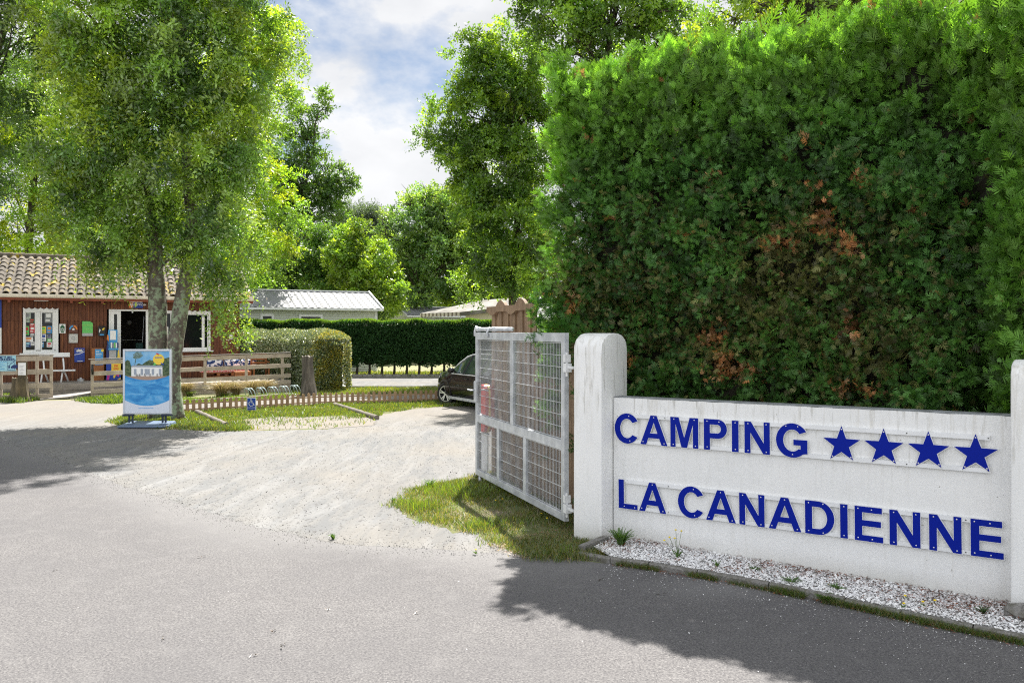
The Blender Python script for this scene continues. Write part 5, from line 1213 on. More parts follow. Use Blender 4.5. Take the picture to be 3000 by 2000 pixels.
def val(A, B, n, m_):
    mb = MB(); V = []; 
    for i in range(n*4+1):
        t = i/(n*4); x, y, z = (A[k]+(B[k]-A[k])*t for k in range(3)); d = .19+.035*abs(math.sin(math.pi*(i/4))); V += [(x, y-.01, z-.005), (x, y-.01, z-d), (x, y+.005, z-.005), (x, y+.005, z-d)]
    mb.add(V, [(4*i, 4*i+1, 4*i+5, 4*i+4) for i in range(n*4)]+[(4*i+2, 4*i+6, 4*i+7, 4*i+3) for i in range(n*4)]); mb.build('valance', m_, r)
val(L0, C0, 12, cvd.m); val(C0, R0, 16, cv)
mb = MB(); mb.add([(C0[0]+.25, C0[1]+.35, 0), (R0[0]-.1, R0[1]+.3, 0), (R0[0]-.1, R0[1]+.3, R0[2]-.1), (C0[0]+.25, C0[1]+.35, C0[2]-.05)], [(0,1,2,3)]); mb.build('front_cloth', mat('cream_canvas', (.55, .50, .38), .9), r)
for q_ in (L0, C0, R0): mb = MB(); mb.tube([(q_[0], q_[1]+.05, 0), (q_[0], q_[1]+.05, q_[2]-.04)], .025, 6); mb.build('pole', M['galv'], r)

# ================================================================== parked car
KF = Frame(120, -.61, 23.77)
paint = mat('black_car_paint', (.006, .006, .007), .16, 0, coat=.25, spec=.35)
r = thing('parked_car', 'black hatchback SUV parked behind the mesh gate, its turned front wheel showing', 'car', KF, (0, 0, 0))
xs_ = [2.22, 2.17, 2.05, 1.8, 1.5, 1.2, .98, .6, .25, .0, -.5, -1.0, -1.5, -1.9, -2.1, -2.2]
top_ = [.62, .80, .92, .99, 1.03, 1.06, 1.09, 1.33, 1.52, 1.58, 1.62, 1.62, 1.57, 1.45, 1.15, .80]
def sect(x, zt):
    e = max(0, (abs(x)-1.35)/.87); wf = 1-.22*e**2.2; zb = .24+.10*e
    gh = zt > 1.10; belt = min(1.0+.02*(x < 0), zt-.035)
    return [(0, zb), (.80*wf, zb), (.90*wf, zb+.10), (.92*wf, min(.62, zt-.1)), (.88*wf, belt), (((.88-(zt-1.0)*.46) if gh else .76)*wf, zt-.045 if gh else zt-.02), (.40*wf, zt-.004), (0, zt)]
S = [sect(x, t) for x, t in zip(xs_, top_)]
body, gl, ws = MB(), MB(), MB()
for i in range(len(xs_)-1):
    for j in range(7):
        for sg in (1, -1):
            q4 = [(xs_[i], sg*S[i][j][0], S[i][j][1]), (xs_[i+1], sg*S[i+1][j][0], S[i+1][j][1]), (xs_[i+1], sg*S[i+1][j+1][0], S[i+1][j+1][1]), (xs_[i], sg*S[i][j+1][0], S[i][j+1][1])]
            xm = (xs_[i]+xs_[i+1])/2
            if j == 4 and -1.95 < xm < .98: gl.add(q4, [(0,1,2,3)])
            elif j >= 5 and .1 < xm < .98: ws.add(q4, [(0,1,2,3)])
            elif j >= 5 and -2.15 < xm < -1.7: ws.add(q4, [(0,1,2,3)])
            else: body.add(q4, [(0,1,2,3)])
for i in (0, -1): body.add([(xs_[i], y, z) for y, z in S[i]]+[(xs_[i], -y, z) for y, z in S[i][::-1]], [tuple(range(16))])
def welded(mb, name, m, par, smooth='auto'):
    o = mb.build(name, m, par); bm = bmesh.new(); bm.from_mesh(o.data); bmesh.ops.remove_doubles(bm, verts=bm.verts, dist=.0005); bmesh.ops.recalc_face_normals(bm, faces=bm.faces); bm.to_mesh(o.data); bm.free()
    o.data.polygons.foreach_set('use_smooth', [True]*len(o.data.polygons)); return o
bo = welded(body, 'body', paint, r)
cg = mat('car_glass', (.03, .045, .045), .04, 0, spec=.9)
welded(gl, 'side_window', cg, r); welded(ws, 'windscreen', cg, r)
for sg in (1, -1):
    mb = MB()
    pl = [(x, sg*(S[i][5][0]+.006), S[i][5][1]+.01) for i, x in enumerate(xs_) if -1.95 < x < 1.0]; mb.tube(pl, .024, 6); mb.build('roof_rail', M['galv'] if sg > 0 else M['black'], bo, smooth=True)
    for xx in (.12, -.85, -1.6):
        i = min(range(len(xs_)), key=lambda k: abs(xs_[k]-xx)); mb = MB(); mb.beam((xx, sg*.885, 1.0), (xs_[i]-.02, sg*(S[i][5][0]+.004), S[i][5][1]), .07, .03); mb.build('pillar', M['black'], bo)
    mb = MB(); mb.box((-.95, sg*.895, .965), (.85, sg*.915, .985)); mb.build('window_trim', M['galv'], bo)
    mb = MB(); mb.ball((.62, sg*1.02, 1.08), (.10, .12, .085), nu=12, nv=8); mb.box((.60, sg*.86, 1.02), (.66, sg*.96, 1.06)); mb.build('wing_mirror', paint, r, smooth=True)
    mb = MB(); mb.box((-1.0, sg*.90, .22), (1.0, sg*.925, .30)); mb.build('sill_trim', M['galv'], r)
    for xx in (-.25, -1.15): mb = MB(); mb.box((xx, sg*.895, .84), (xx+.2, sg*.935, .87)); mb.build('door_handle', paint, r, bevel=.008)
    mb = MB(); mb.add([(2.12, sg*.52, .72), (2.0, sg*.80, .74), (1.72, sg*.88, .84), (1.82, sg*.84, .90), (2.10, sg*.56, .83)], [(0,1,2,3,4)]); mb.build('headlight', M['white_metal'], r)
    for xx, st in ((1.33, 25 if sg > 0 else 25), (-1.32, 0)):
        wr = thing('wheel', None, None, KF, (0, 0, 0)); wr.parent = r; wr.location = (xx, sg*.80, .34); wr.rotation_euler = (0, 0, R(st)+(0 if sg > 0 else math.pi)); OFF[wr.name] = (WD, (0, 0, 0))
        mb = MB(); pr = [(.235, .10), (.30, .115), (.335, .09), (.345, .03), (.345, -.03), (.335, -.09), (.30, -.11), (.20, -.11), (.20, .06)]; n = 36
        V = [(rr*math.cos(2*math.pi*k/n), yy, rr*math.sin(2*math.pi*k/n)) for k in range(n) for rr, yy in pr]; m_ = len(pr)
        mb.add(V, [(k*m_+j, k*m_+(j+1) % m_, ((k+1) % n)*m_+(j+1) % m_, ((k+1) % n)*m_+j) for k in range(n) for j in range(m_)]); mb.build('tyre', M['rubber'], wr, smooth='auto')
        mb = MB()
        for k in range(5):
            a = 2*math.pi*k/5+.3
            for da in (-.17, .17): mb.beam((.045*math.cos(a), .085, .045*math.sin(a)), (.235*math.cos(a+da), .10, .235*math.sin(a+da)), .034, .02, up=(0, 1, 0))
        mb.tube([(0, .075, 0), (0, .105, 0)], .055, 10)
        n = 32; V = [(rr*math.cos(2*math.pi*k/n), yy, rr*math.sin(2*math.pi*k/n)) for k in range(n) for rr, yy in ((.225, .075), (.24, .112), (.222, .112))]
        mb.add(V, [(k*3+j, k*3+(j+1) % 3, ((k+1) % n)*3+(j+1) % 3, ((k+1) % n)*3+j) for k in range(n) for j in range(3)]); mb.build('rim', mat('polished_alloy', (.62, .62, .56), .3, .35) if 'polished_alloy' not in bpy.data.materials else bpy.data.materials['polished_alloy'], wr)
        mb = MB(); mb.tube([(0, -.03, 0), (0, .03, 0)], .215, 20); mb.build('brake_disc', M['black'], wr)
        mb = MB(); V = []; n = 14
        for k in range(n+1):
            a = math.pi*(-.05+1.10*k/n); c_, s_ = math.cos(a), math.sin(a)
            for rr, yy in ((.385, .915), (.45, .925), (.45, .86), (.385, .80)): V.append((xx+rr*c_, sg*yy*(1-.03*(xx > 0)*max(0, c_)), .34+rr*s_))
        mb.add(V, [(4*k+j, 4*k+(j+1) % 4, 4*k+4+(j+1) % 4, 4*k+4+j) for k in range(n) for j in range(4)]); mb.build('wheel_arch', M['black'], r, smooth='auto')
mb = MB(); mb.box((2.2, -.26, .45), (2.225, .26, .56)); mb.build('number_plate', M['paper'], r)

# ================================================================== vegetation
LM = leaf_material('leaves', .54, (1.35, 1.25, .40), .05)
LM1 = leaf_material('main_tree_leaves', .42, (1.4, 1.3, .40), .07)
LMg = leaf_material('glossy_leaves', .30, (1.3, 1.2, .5), .13)
LMc = leaf_material('cypress_sprays', .38, (1.25, 1.35, .5), .02)

# main tree on the left: two lichen-covered trunks and hanging sprays
Z1 = 20.4
b1 = [(300, 130, 20.6, 210, 230, 2.2), (560, 110, 20.6, 240, 250, 2.4), (470, -230, 20.6, 420, 230, 3), (330, 440, 20.2, 185, 220, 1.6), (540, 430, 20.2, 200, 240, 2), (300, 660, 20, 115, 120, 1.1), (560, 690, 19.9, 60, 70, .6), (650, 640, 19.8, 95, 190, 1.2), (700, 320, 20.4, 80, 210, 1.2), (480, -560, 20.6, 300, 170, 3), (645, 830, 19.5, 62, 70, .6), (720, 80, 20.5, 120, 120, 1.2), (215, 560, 20.2, 70, 170, .9), (440, 650, 20.9, 110, 110, .8), (400, 560, 19.6, 120, 180, .6), (370, 300, 19.5, 160, 200, .6), (600, 330, 19.5, 150, 260, .6), (420, 80, 19.5, 260, 110, .6)]
t1 = [([(458, 1224, 20.5), (463, 1120, 20.45), (465, 1020, 20.4), (462, 900, 20.35), (455, 800, 20.35), (452, 700, 20.4), (440, 560, 20.5), (400, 380, 20.6), (350, 180, 20.7), (320, 0, 20.8)], [.22, .20, .225, .215, .195, .17, .14, .11, .08, .05]),
      ([(521, 1227, 20.1), (516, 1150, 20.15), (512, 1080, 20.2), (515, 1000, 20.3), (530, 900, 20.4), (558, 740, 20.4), (562, 640, 20.4), (548, 500, 20.4), (540, 400, 20.4), (536, 200, 20.5), (534, 0, 20.5), (530, -300, 20.6)], [.16, .13, .135, .19, .195, .155, .14, .13, .12, .105, .10, .06])]
cw = [(.13, .235, .035), (.075, .15, .032), (.18, .29, .035), (.145, .22, .05), (.24, .33, .03)]
main = tree('tree', 'tall leafy tree with two lichen-covered trunks and hanging sprays behind the poster stand', b1, t1, M['bark'], LM1, 680, 20, .26, .55, 13, (.105, .40), cw, limbs=30, droop=.75, hollow=.2, lr=.055, out=.45, spread=.4)
# hanging strands at its right and in front of the roof
st_ = []
for px, py, Y, n_, ln in ((620, 780, 19.5, 16, 1.1), (680, 760, 19.6, 18, 1.2), (720, 720, 19.7, 16, 1.2), (600, 700, 19.6, 14, 1.0), (655, 860, 19.4, 16, 1.0), (690, 900, 19.4, 10, .8), (715, 930, 19.5, 7, .75), (628, 880, 19.4, 9, 1.0), (640, 960, 19.3, 5, .6), (718, 960, 19.5, 4, .45), (345, 800, 19.6, 8, .6), (328, 770, 19.7, 8, .7), (365, 740, 19.6, 8, .7), (880, 90, 20.4, 10, .8), (900, 170, 20.4, 5, .5), (850, 120, 20.4, 12, .9), (860, 200, 20.3, 7, .8), (600, 800, 19.6, 14, .9), (660, 780, 19.5, 18, 1.1), (240, 720, 19.8, 10, .8), (700, 800, 19.5, 14, 1.0), (740, 640, 19.9, 14, 1.0), (420, 770, 20.8, 8, .5)):
    for _ in range(n_): c = P(px+random.uniform(-22, 22), py+random.uniform(-26, 26), Y+random.uniform(-.25, .25)); st_.append((c, ln*random.uniform(.6, 1.2)))
n = len(st_); m_ = 26; c0 = np.array([s_[0] for s_ in st_]); ln = np.array([s_[1] for s_ in st_]); tt = np.linspace(0, 1, m_)
sw_ = rng.normal(size=(n, 1, 3))*np.array([.28, .2, .0])
pos = c0[:, None, :]+np.array([0, 0, -1.])*(ln[:, None]*tt)[..., None]+sw_*(ln[:, None]*tt**1.4)[..., None]+rng.normal(size=(n, m_, 3))*.018
ld = norm(np.array([0, 0, -.55])+rng.normal(size=(n, m_, 3))*np.array([1, .7, .5])); L_ = rng.uniform(.055, .10, n*m_)
V = leaf_quads(pos.reshape(-1, 3), ld.reshape(-1, 3), norm(rng.normal(size=(n*m_, 3))+np.array([0, -.5, .5])), L_, L_*.42)
quads_object('hanging_sprays', V, np.array(cw)[rng.integers(0, 5, n*m_)]*rng.uniform(1.1, 1.9, (n*m_, 1)), LM, main)

bright = [(.20, .30, .02), (.15, .27, .025), (.25, .32, .02), (.12, .22, .03)]
mid_ = [(.07, .14, .028), (.05, .11, .022), (.10, .18, .03)]
dark_ = [(.06, .12, .03), (.09, .16, .03), (.045, .095, .025)]
tree('tree', 'bright yellow-green tree lit from behind, right of the two lichen trunks', [(760, 330, 44, 100, 190, 1.6), (740, 560, 44, 130, 150, 1.6), (800, 130, 44, 80, 110, 1.2), (690, 700, 44, 120, 120, 1.5), (820, 620, 44.5, 70, 110, 1), (640, 100, 45, 200, 160, 2), (640, 400, 45, 140, 220, 2), (760, 760, 44, 110, 90, 1.2)],
     [([(700, 1060, 44), (700, 900, 44), (705, 600, 44), (720, 300, 44), (740, 60, 44)], [.2, .16, .13, .09, .05])], M['bark2'], LM, 330, 22, .62, .55, 11, (.125, .5), bright, limbs=20, droop=.3)
tree('tree', 'dark oak with open crooked branches against the white cloud left of centre', [(900, 380, 70, 75, 70, 1.2), (940, 520, 70, 95, 70, 1.3), (860, 480, 70, 80, 120, 1.4), (985, 560, 70, 55, 45, .8), (880, 640, 70, 95, 80, 1.4), (960, 640, 70, 70, 60, 1.0), (800, 560, 70.5, 70, 120, 1.5), (830, 320, 70, 50, 50, 1), (930, 300, 70, 40, 35, .6)],
     [([(850, 1070, 70), (856, 900, 70), (865, 740, 70), (890, 560, 70), (920, 420, 70)], [.28, .22, .17, .12, .05])], M['bark2'], LM, 240, 12, .60, .75, 9, (.235, .5), [(.07, .14, .03), (.10, .18, .032), (.05, .11, .025)], limbs=50, droop=.1, lr=.11, hollow=.2)
tree('tree', 'mid-green leafy tree rising just above the long mobile home', [(840, 760, 58, 110, 90, 2), (780, 840, 58, 110, 70, 2), (900, 810, 58, 80, 90, 1.8), (960, 720, 59, 60, 70, 1.5), (980, 800, 58, 60, 70, 1.5), (880, 700, 58, 70, 60, 1.5)],
     [([(860, 1080, 58), (862, 850, 58), (870, 700, 58)], [.3, .2, .08])], M['bark2'], LM, 210, 20, .6, .5, 7, (.16, .6), [(.07, .15, .035), (.11, .20, .03), (.055, .12, .03)], limbs=16, droop=.15)
tree('tree', 'glowing lime-green maple right of the long mobile home', [(1060, 790, 56, 85, 95, 2), (1110, 830, 56, 70, 70, 1.6), (1010, 740, 56, 50, 60, 1.3), (1150, 870, 55, 38, 40, 1), (1040, 690, 56.5, 40, 45, 1)],
     [([(1070, 1080, 56), (1072, 900, 56), (1070, 760, 56)], [.22, .16, .06])], M['bark2'], LM, 180, 22, .5, .5, 7, (.15, .7), [(.15, .24, .025), (.12, .21, .025), (.18, .26, .028), (.095, .175, .025)], limbs=14, droop=.15)
tree('tree', 'pale grey-green rounded oak in the distance beneath the cloud', [(1210, 660, 62, 90, 85, 2.6), (1170, 740, 62, 80, 80, 2.4), (1250, 600, 62, 60, 40, 2), (1270, 740, 62, 90, 110, 2.6), (1200, 850, 62, 80, 80, 2.5), (1290, 640, 62, 60, 60, 2)],
     [([(1240, 1060, 62), (1242, 880, 62), (1235, 740, 62), (1225, 640, 62)], [.4, .3, .22, .08])], M['bark2'], LM, 280, 13, .62, .7, 8, (.19, .6), [(.10, .19, .06), (.14, .23, .065), (.08, .155, .05), (.17, .26, .07)], limbs=40, lr=.12, droop=.1, hollow=.2)
tree('tree', 'light green tree filling the gap between the distant oak and the big oak', [(1340, 640, 64, 70, 90, 1.8), (1390, 720, 63, 80, 90, 1.8), (1330, 800, 64, 70, 90, 1.8), (1400, 840, 63, 90, 60, 2.2), (1470, 820, 63, 60, 90, 1.6)],
     [([(1380, 1050, 64), (1382, 880, 64), (1375, 700, 64)], [.25, .2, .06])], M['bark2'], LM, 240, 22, .75, .7, 8, (.20, .6), [(.15, .24, .04), (.11, .20, .035), (.19, .27, .04), (.08, .15, .03)], limbs=14, droop=.15)
tree('tree', 'large dark oak reaching over the wooden fence left of the tall cypress hedge', [(1440, 330, 35, 130, 110, 1.8), (1330, 400, 35, 80, 40, 1), (1260, 420, 35, 45, 22, .5), (1450, 500, 35, 130, 130, 2), (1510, 680, 35, 120, 140, 2), (1430, 190, 35, 60, 60, 1), (1380, 140, 35, 28, 30, .5), (1560, 420, 35, 110, 150, 2), (1400, 620, 35, 70, 90, 1.3), (1540, 820, 35.5, 70, 70, 1), (1490, 270, 35, 110, 90, 1.5), (1380, 290, 35, 60, 60, 1.2), (1530, 210, 35, 60, 110, 1.2), (1480, 130, 35, 50, 50, 1), (1300, 340, 35, 60, 35, 1.), (1350, 470, 35, 60, 60, 1.3), (1350, 180, 35, 40, 35, .8), (1440, 740, 35, 60, 80, 1.2), (1400, 830, 36, 55, 40, 1), (1560, 650, 35, 50, 90, 1.2)],
     [([(1502, 1110, 36), (1504, 930, 36), (1500, 860, 36), (1505, 780, 36), (1520, 600, 35.5), (1500, 400, 35), (1470, 240, 35)], [.2, .17, .17, .16, .14, .10, .05]), ([(1540, 1110, 37), (1541, 900, 37), (1545, 780, 37), (1560, 640, 37)], [.16, .14, .13, .06])], M['bark2'], LM, 640, 15, .42, .50, 9, (.125, .55), [(.08, .16, .028), (.11, .20, .028), (.17, .27, .028), (.06, .125, .022)], limbs=50, droop=.15, hollow=.2)
tree('tree', 'big oak crown above the left half of the tall cypress hedge', [(1640, 60, 30, 120, 90, 1.5), (1780, 60, 30, 150, 130, 1.8), (1950, 100, 30, 120, 120, 1.6), (1600, -40, 30, 110, 60, 1.3), (1800, -140, 30, 250, 100, 2), (1680, 190, 30, 80, 70, 1), (2060, 150, 30, 90, 90, 1.2), (1560, 30, 30, 40, 60, .6), (1860, 230, 30, 160, 60, 1)],
     [([(1760, 1190, 31), (1765, 500, 30.5), (1768, 250, 30.3), (1790, 90, 30), (1830, -80, 30)], [.24, .2, .16, .12, .05])], M["bark2"], LM, 320, 14, .42, .50, 9, (.125, .6), [(.10, .19, .03), (.15, .25, .035), (.07, .14, .025)], limbs=60, droop=.1, hollow=.2, lr=.07)
tree('tree', 'darker oak behind the top right of the tall cypress hedge', [(2180, 60, 20, 130, 110, 1.4), (2350, 10, 20, 140, 80, 1.4), (2560, 0, 20, 180, 70, 1.5), (2300, -120, 20, 260, 90, 2), (2780, 30, 20, 150, 70, 1.4), (2960, 40, 20, 120, 70, 1.2), (2700, -100, 20, 260, 90, 2)],
     [([(2330, 1230, 20.5), (2328, 400, 20.2), (2335, 150, 20), (2345, 30, 20), (2360, -120, 20)], [.28, .24, .2, .16, .06])], M['bark2'], LM, 260, 14, .34, .40, 9, (.085, .6), [(.08, .15, .025), (.13, .21, .025), (.19, .25, .025)], limbs=60, droop=.1, hollow=.15, lr=.07)
tree('tree', 'shadowy tree hanging in from the far left above the chalet roof', [(20, 80, 24, 110, 200, 1.8), (110, 20, 24, 130, 130, 1.6), (-60, 420, 24, 110, 220, 1.6), (60, 330, 24.5, 90, 130, 1.2), (-60, -200, 24, 220, 180, 2)],
     [([(-150, 1180, 24), (-140, 700, 24), (-60, 300, 24), (40, 0, 24)], [.25, .2, .15, .08])], M['bark2'], LM, 200, 22, .42, .42, 10, (.085, .5), dark_, limbs=26, droop=.45)
tree('tree', 'yellow-green sunlit tree behind the left end of the chalet roof', [(60, 500, 48, 150, 120, 2.5), (150, 380, 48, 130, 130, 2.4), (40, 700, 47, 150, 80, 2), (200, 620, 48, 100, 120, 2), (180, 200, 48, 120, 120, 2), (-20, 300, 48, 120, 160, 2)],
     [([(80, 1120, 48), (85, 700, 48), (110, 400, 48), (140, 200, 48)], [.3, .22, .16, .06])], M['bark2'], LM, 260, 22, .68, .62, 9, (.155, .55), bright, limbs=26, droop=.3, hollow=.15)
tree('tree', 'rounded mid-green tree behind the middle of the chalet roof', [(330, 690, 60, 130, 80, 2), (480, 640, 60, 130, 110, 2), (260, 560, 61, 110, 110, 2), (600, 700, 60, 110, 90, 2), (400, 480, 62, 200, 120, 2), (450, 250, 62, 250, 160, 2.5)],
     [([(400, 1120, 60), (402, 800, 60), (410, 560, 60), (420, 300, 61)], [.28, .22, .15, .06])], M['bark2'], LM, 240, 20, .85, .8, 9, (.20, .55), [(.10, .19, .03), (.14, .25, .03), (.07, .14, .03)], limbs=20, droop=.2)
# far pine ridge: five separate pines
pine_c = [(.05, .085, .055), (.06, .095, .065), (.045, .075, .055)]
for k, (px, py, rx, ry, d_) in enumerate(((1010, 650, 30, 34, 'leftmost pine of the distant blue-green ridge'), (1045, 636, 26, 30, 'second pine from the left on the distant ridge'), (1078, 634, 26, 30, 'tallest middle pine of the distant ridge'), (1108, 650, 24, 32, 'fourth pine of the distant ridge, beside the pale oak'), (1135, 668, 24, 34, 'low rightmost pine of the distant ridge, half behind the pale oak'))):
    tree('pine_tree', d_, [(px, py, 120, rx, ry, 3.0), (px-4, py+40, 120, rx*1.1, 30, 3.2)], [([(px, 1013, 120), (px, py+20, 120), (px, py, 120)], [.3, .2, .08])], M['bark2'], LM, 46, 16, 1.1, 1.0, 8, (.40, .22), pine_c, limbs=6, group='pines on the distant ridge', droop=-.15)
# far woodland that reads as one mass
nW = 60000; X = rng.uniform(-75, 85, nW); Yw = rng.uniform(80, 90, nW); hh = 9.5+2.2*np.sin(X*.21)+1.6*np.sin(X*.53+1)+1.2*np.sin(X*1.1+2)
Zw = rng.random(nW)**.8*hh
cW = np.array([(.09, .17, .04), (.14, .23, .045), (.07, .13, .04)])[rng.integers(0, 3, nW)]
V = leaf_quads(np.stack([X, Yw, Zw], 1), rdir(nW), rdir(nW), rng.uniform(.5, .9, nW), rng.uniform(.35, .6, nW)); tag(quads_object('distant_wood', V, cW*rng.uniform(.7, 1.3, (nW, 1)), LM), kind='stuff')

# ------------------------------------------------------------------ cypress sprays and the tall hedge
def sprays(c, d, s_, L):
    """fan-shaped sprays: a stem and four pairs of branchlets each"""
    n = len(c); L = L[:, None]; up = norm(np.cross(d, s_)); out_ = []
    def q(b, dd, l, w_): out_.append(leaf_quads(b, dd, up, l, w_))
    q(c, d, L[:, 0], L[:, 0]*.10)
    for k, t in enumerate((.10, .26, .42, .57, .72)):
        for sg in (1, -1):
            dd = norm(d*.74+s_*sg*(.74-.08*k)+up*.10+rng.normal(size=(n, 3))*.12)
            l = L[:, 0]*(.58-.42*t)*rng.uniform(.8, 1.2, n); q(c+d*L*t, dd, l, l*.19)
    return np.concatenate([o_[:, None] for o_ in out_], 1).reshape(-1, 4, 3), len(out_)
def wave(a, b, seeds):
    s = np.zeros_like(a)
    for i in range(7):
        r_ = np.random.default_rng(seeds+i); f = .8*1.55**i; s += np.sin(a*f*r_.uniform(.6, 1.4)+b*f*r_.uniform(-1, 1)+r_.uniform(0, 6))*np.sin(b*f*r_.uniform(.6, 1.4)+r_.uniform(0, 6))/(1+.55*i)
    return s
U0, U1, D0, ZT = -5.74, 1.9, 8.42, 5.25
root = thing('cypress_hedge', 'towering green cypress hedge with rusty brown patches behind the white wall', 'hedge', WF, (-2, 9.5, 0))
def hedge_pts(nf, face):
    if face == 'front': u = rng.uniform(U0, U1, nf); z = .95+(ZT-.95)*rng.random(nf)**.92; nrm = np.tile([0, -1., 0], (nf, 1)); d = np.full(nf, D0)
    elif face == 'left': d = rng.uniform(D0, D0+2.0, nf); z = rng.uniform(1.0, ZT, nf); u = np.full(nf, U0); nrm = np.tile([-1., 0, 0], (nf, 1))
    else: u = rng.uniform(U0, U1, nf); d = D0+rng.random(nf)**1.3*2.0; z = np.full(nf, ZT); nrm = np.tile([0, 0, 1.], (nf, 1))
    # round the corners
    cu, cz_, rr = U0+.75, ZT-.45, 1.
    if face == 'front':
        a = np.clip((cu-u)/.75, 0, 1); d = d+.62*(1-np.sqrt(1-np.minimum(a, .999)**2)); nrm[:, 0] -= a**1.5*1.2
        a = np.clip((z-cz_)/.45, 0, 1); d = d+.35*(1-np.sqrt(1-np.minimum(a, .999)**2)); nrm[:, 2] += a**1.5*1.3
    wv_ = wave(u*1.25+d*.6, z*1.35, 40)
    return u, d, z, norm(nrm), wv_
_tu = [(WF.x_at(p_, 8.9), WF.z_at(WF.x_at(p_, 8.9), 8.9, q_)-ZT-.08) for p_, q_ in ((1570, 235), (1600, 212), (1740, 195), (1883, 176), (2010, 165), (2138, 138), (2329, 80), (2457, 40), (2712, 18), (2900, 10), (3100, 0))]
def top_of(u): return np.interp(u, [t_[0] for t_ in _tu], [t_[1] for t_ in _tu])+.04*np.sin(u*3.1+1)+.03*np.sin(u*6.3)
def bulge(u): return np.clip((u+1.0)/.45, 0, 1)*.55
dead = [(2520,529,28,12),(2418,593,22,18),(2412,657,40,30),(2291,714,48,18),(2488,721,34,22),(2077,529,10,12),(2115,513,12,10),(2367,427,9,11),(1704,230,8,12),(2673,619,14,14),(2495,957,24,30),(2106,982,28,22),(2068,988,20,14),(1679,893,16,22),(1650,880,12,8),(1736,415,10,12),(2170,1070,55,14),(2110,1050,30,20),(2140,1095,60,16),(2480,1130,30,18),(2550,1140,24,14),(2300,660,22,10),(2390,545,16,10),(1840,1060,26,20),(2020,690,9,9),(1800,640,8,9)]
Vs, Cs = [], []
def tufts(face, nt, per):
    ut, dt, zt_, nrm, wv_ = hedge_pts(nt, face); k = np.repeat(np.arange(nt), per); nf = nt*per
    dept = rng.random(nt)**1.4*.34; dept[rng.random(nt) < .16] += .24
    if face == 'front':
        dt = dt-wv_*.16-bulge(ut)*(.8+.2*np.sin(zt_*2.1)); pxt = CX+F*(WF.c*ut-WF.s*dt)/(WF.s*ut+WF.c*dt)
        dt = dt+.38*np.exp(-((pxt-2868)/34)**2)*np.clip((4.3-zt_)/.8, 0, 1)
    elif face == 'left': ut = ut-wv_*.16
    else: zt_ = zt_+wv_*.07; dt = dt-bulge(ut)
    zt_ = zt_+top_of(ut)*np.clip((zt_-ZT+1.8)/1.8, 0, 1)
    td = norm(nrm*.8+np.array([0, 0, .12])+rng.normal(size=(nt, 3))*.42)
    j = rng.normal(size=(nf, 3))*.048
    return nf, k, (ut[k]+j[:, 0]), (dt[k]+j[:, 1]), (zt_[k]+j[:, 2]), nrm[k], wv_[k], dept[k]+rng.random(nf)*.07, td[k], rng.uniform(.42, 1.6, nt)[k]
for face, nt_, per_ in (('front', 4300, 21), ('front', 12000, 1), ('left', 1000, 22), ('top', 950, 20)):
    nf, tk, u, d, z, nrm, wv_, dep, td, tcol_ = tufts(face, nt_, per_)
    base = np.stack([u, d, z], 1)-nrm*dep[:, None]
    tipz = np.clip((z-3.9)/1.2, 0, 1); right = np.clip((u+1.2)/.7, 0, 1)
    dr_ = norm(td*(.95-.2*tipz[:, None])+np.stack([np.zeros(nf), np.zeros(nf), .02+.75*tipz+.35*right], 1)+rng.normal(size=(nf, 3))*.33)
    sd_ = norm(np.cross(dr_, nrm+rng.normal(size=(nf, 3))*.55))
    L = rng.uniform(.060, .122, nf)*(1+.45*tipz*rng.random(nf)+.25*right)
    # colours
    X, Y, Zc = WF.ox+WF.c*base[:, 0]-WF.s*base[:, 1], WF.oy+WF.s*base[:, 0]+WF.c*base[:, 1], base[:, 2]
    px = CX+X/Y*F; py = CY-(Zc-EYE)/Y*F
    g_a, g_b, g_new_lit, ol = np.array((.055, .145, .035)), np.array((.105, .23, .05)), np.array((.21, .40, .045)), np.array((.16, .165, .06))
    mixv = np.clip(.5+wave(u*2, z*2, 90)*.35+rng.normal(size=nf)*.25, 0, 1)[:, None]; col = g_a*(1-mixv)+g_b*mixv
    nw_lit = np.clip(tipz*1.0+right*.75+np.clip((U0+.45-u)/.35, 0, 1)*.7+(face == 'top')*.3-.12, 0, 1)[:, None]*rng.uniform(.4, 1, (nf, 1)); col = col*(1-nw_lit)+g_new_lit*nw_lit  # brighter top and rims: new growth plus backlight put into the spray colour
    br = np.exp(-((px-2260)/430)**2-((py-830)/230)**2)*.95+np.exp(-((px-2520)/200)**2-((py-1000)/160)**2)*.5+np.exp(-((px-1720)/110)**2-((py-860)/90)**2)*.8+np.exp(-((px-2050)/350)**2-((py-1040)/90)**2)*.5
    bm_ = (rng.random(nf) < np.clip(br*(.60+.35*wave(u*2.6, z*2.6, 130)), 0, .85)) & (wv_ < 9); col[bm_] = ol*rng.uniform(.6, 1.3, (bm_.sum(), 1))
    dd = np.zeros(nf)
    for a, b, ra, rb in dead: dd += np.exp(-((px-a)/(ra*1.05))**2-((py-b)/(rb*1.1))**2)
    dm = rng.random(nf) < dd*.85; oc = np.array([(.50, .22, .09), (.55, .32, .17), (.34, .16, .07)])[rng.integers(0, 3, nf)]; col[dm] = oc[dm]
    rare = (rng.random(nf) < .004); col[rare] = (.30, .15, .06)
    col *= rng.uniform(.85, 1.15, (nf, 1))*tcol_[:, None]
    R3 = np.array([[WF.c, -WF.s, 0], [WF.s, WF.c, 0], [0, 0, 1]])
    V, k = sprays(base@R3.T, dr_@R3.T, sd_@R3.T, L)
    Vs.append(V); Cs.append(np.repeat(col, k, 0))
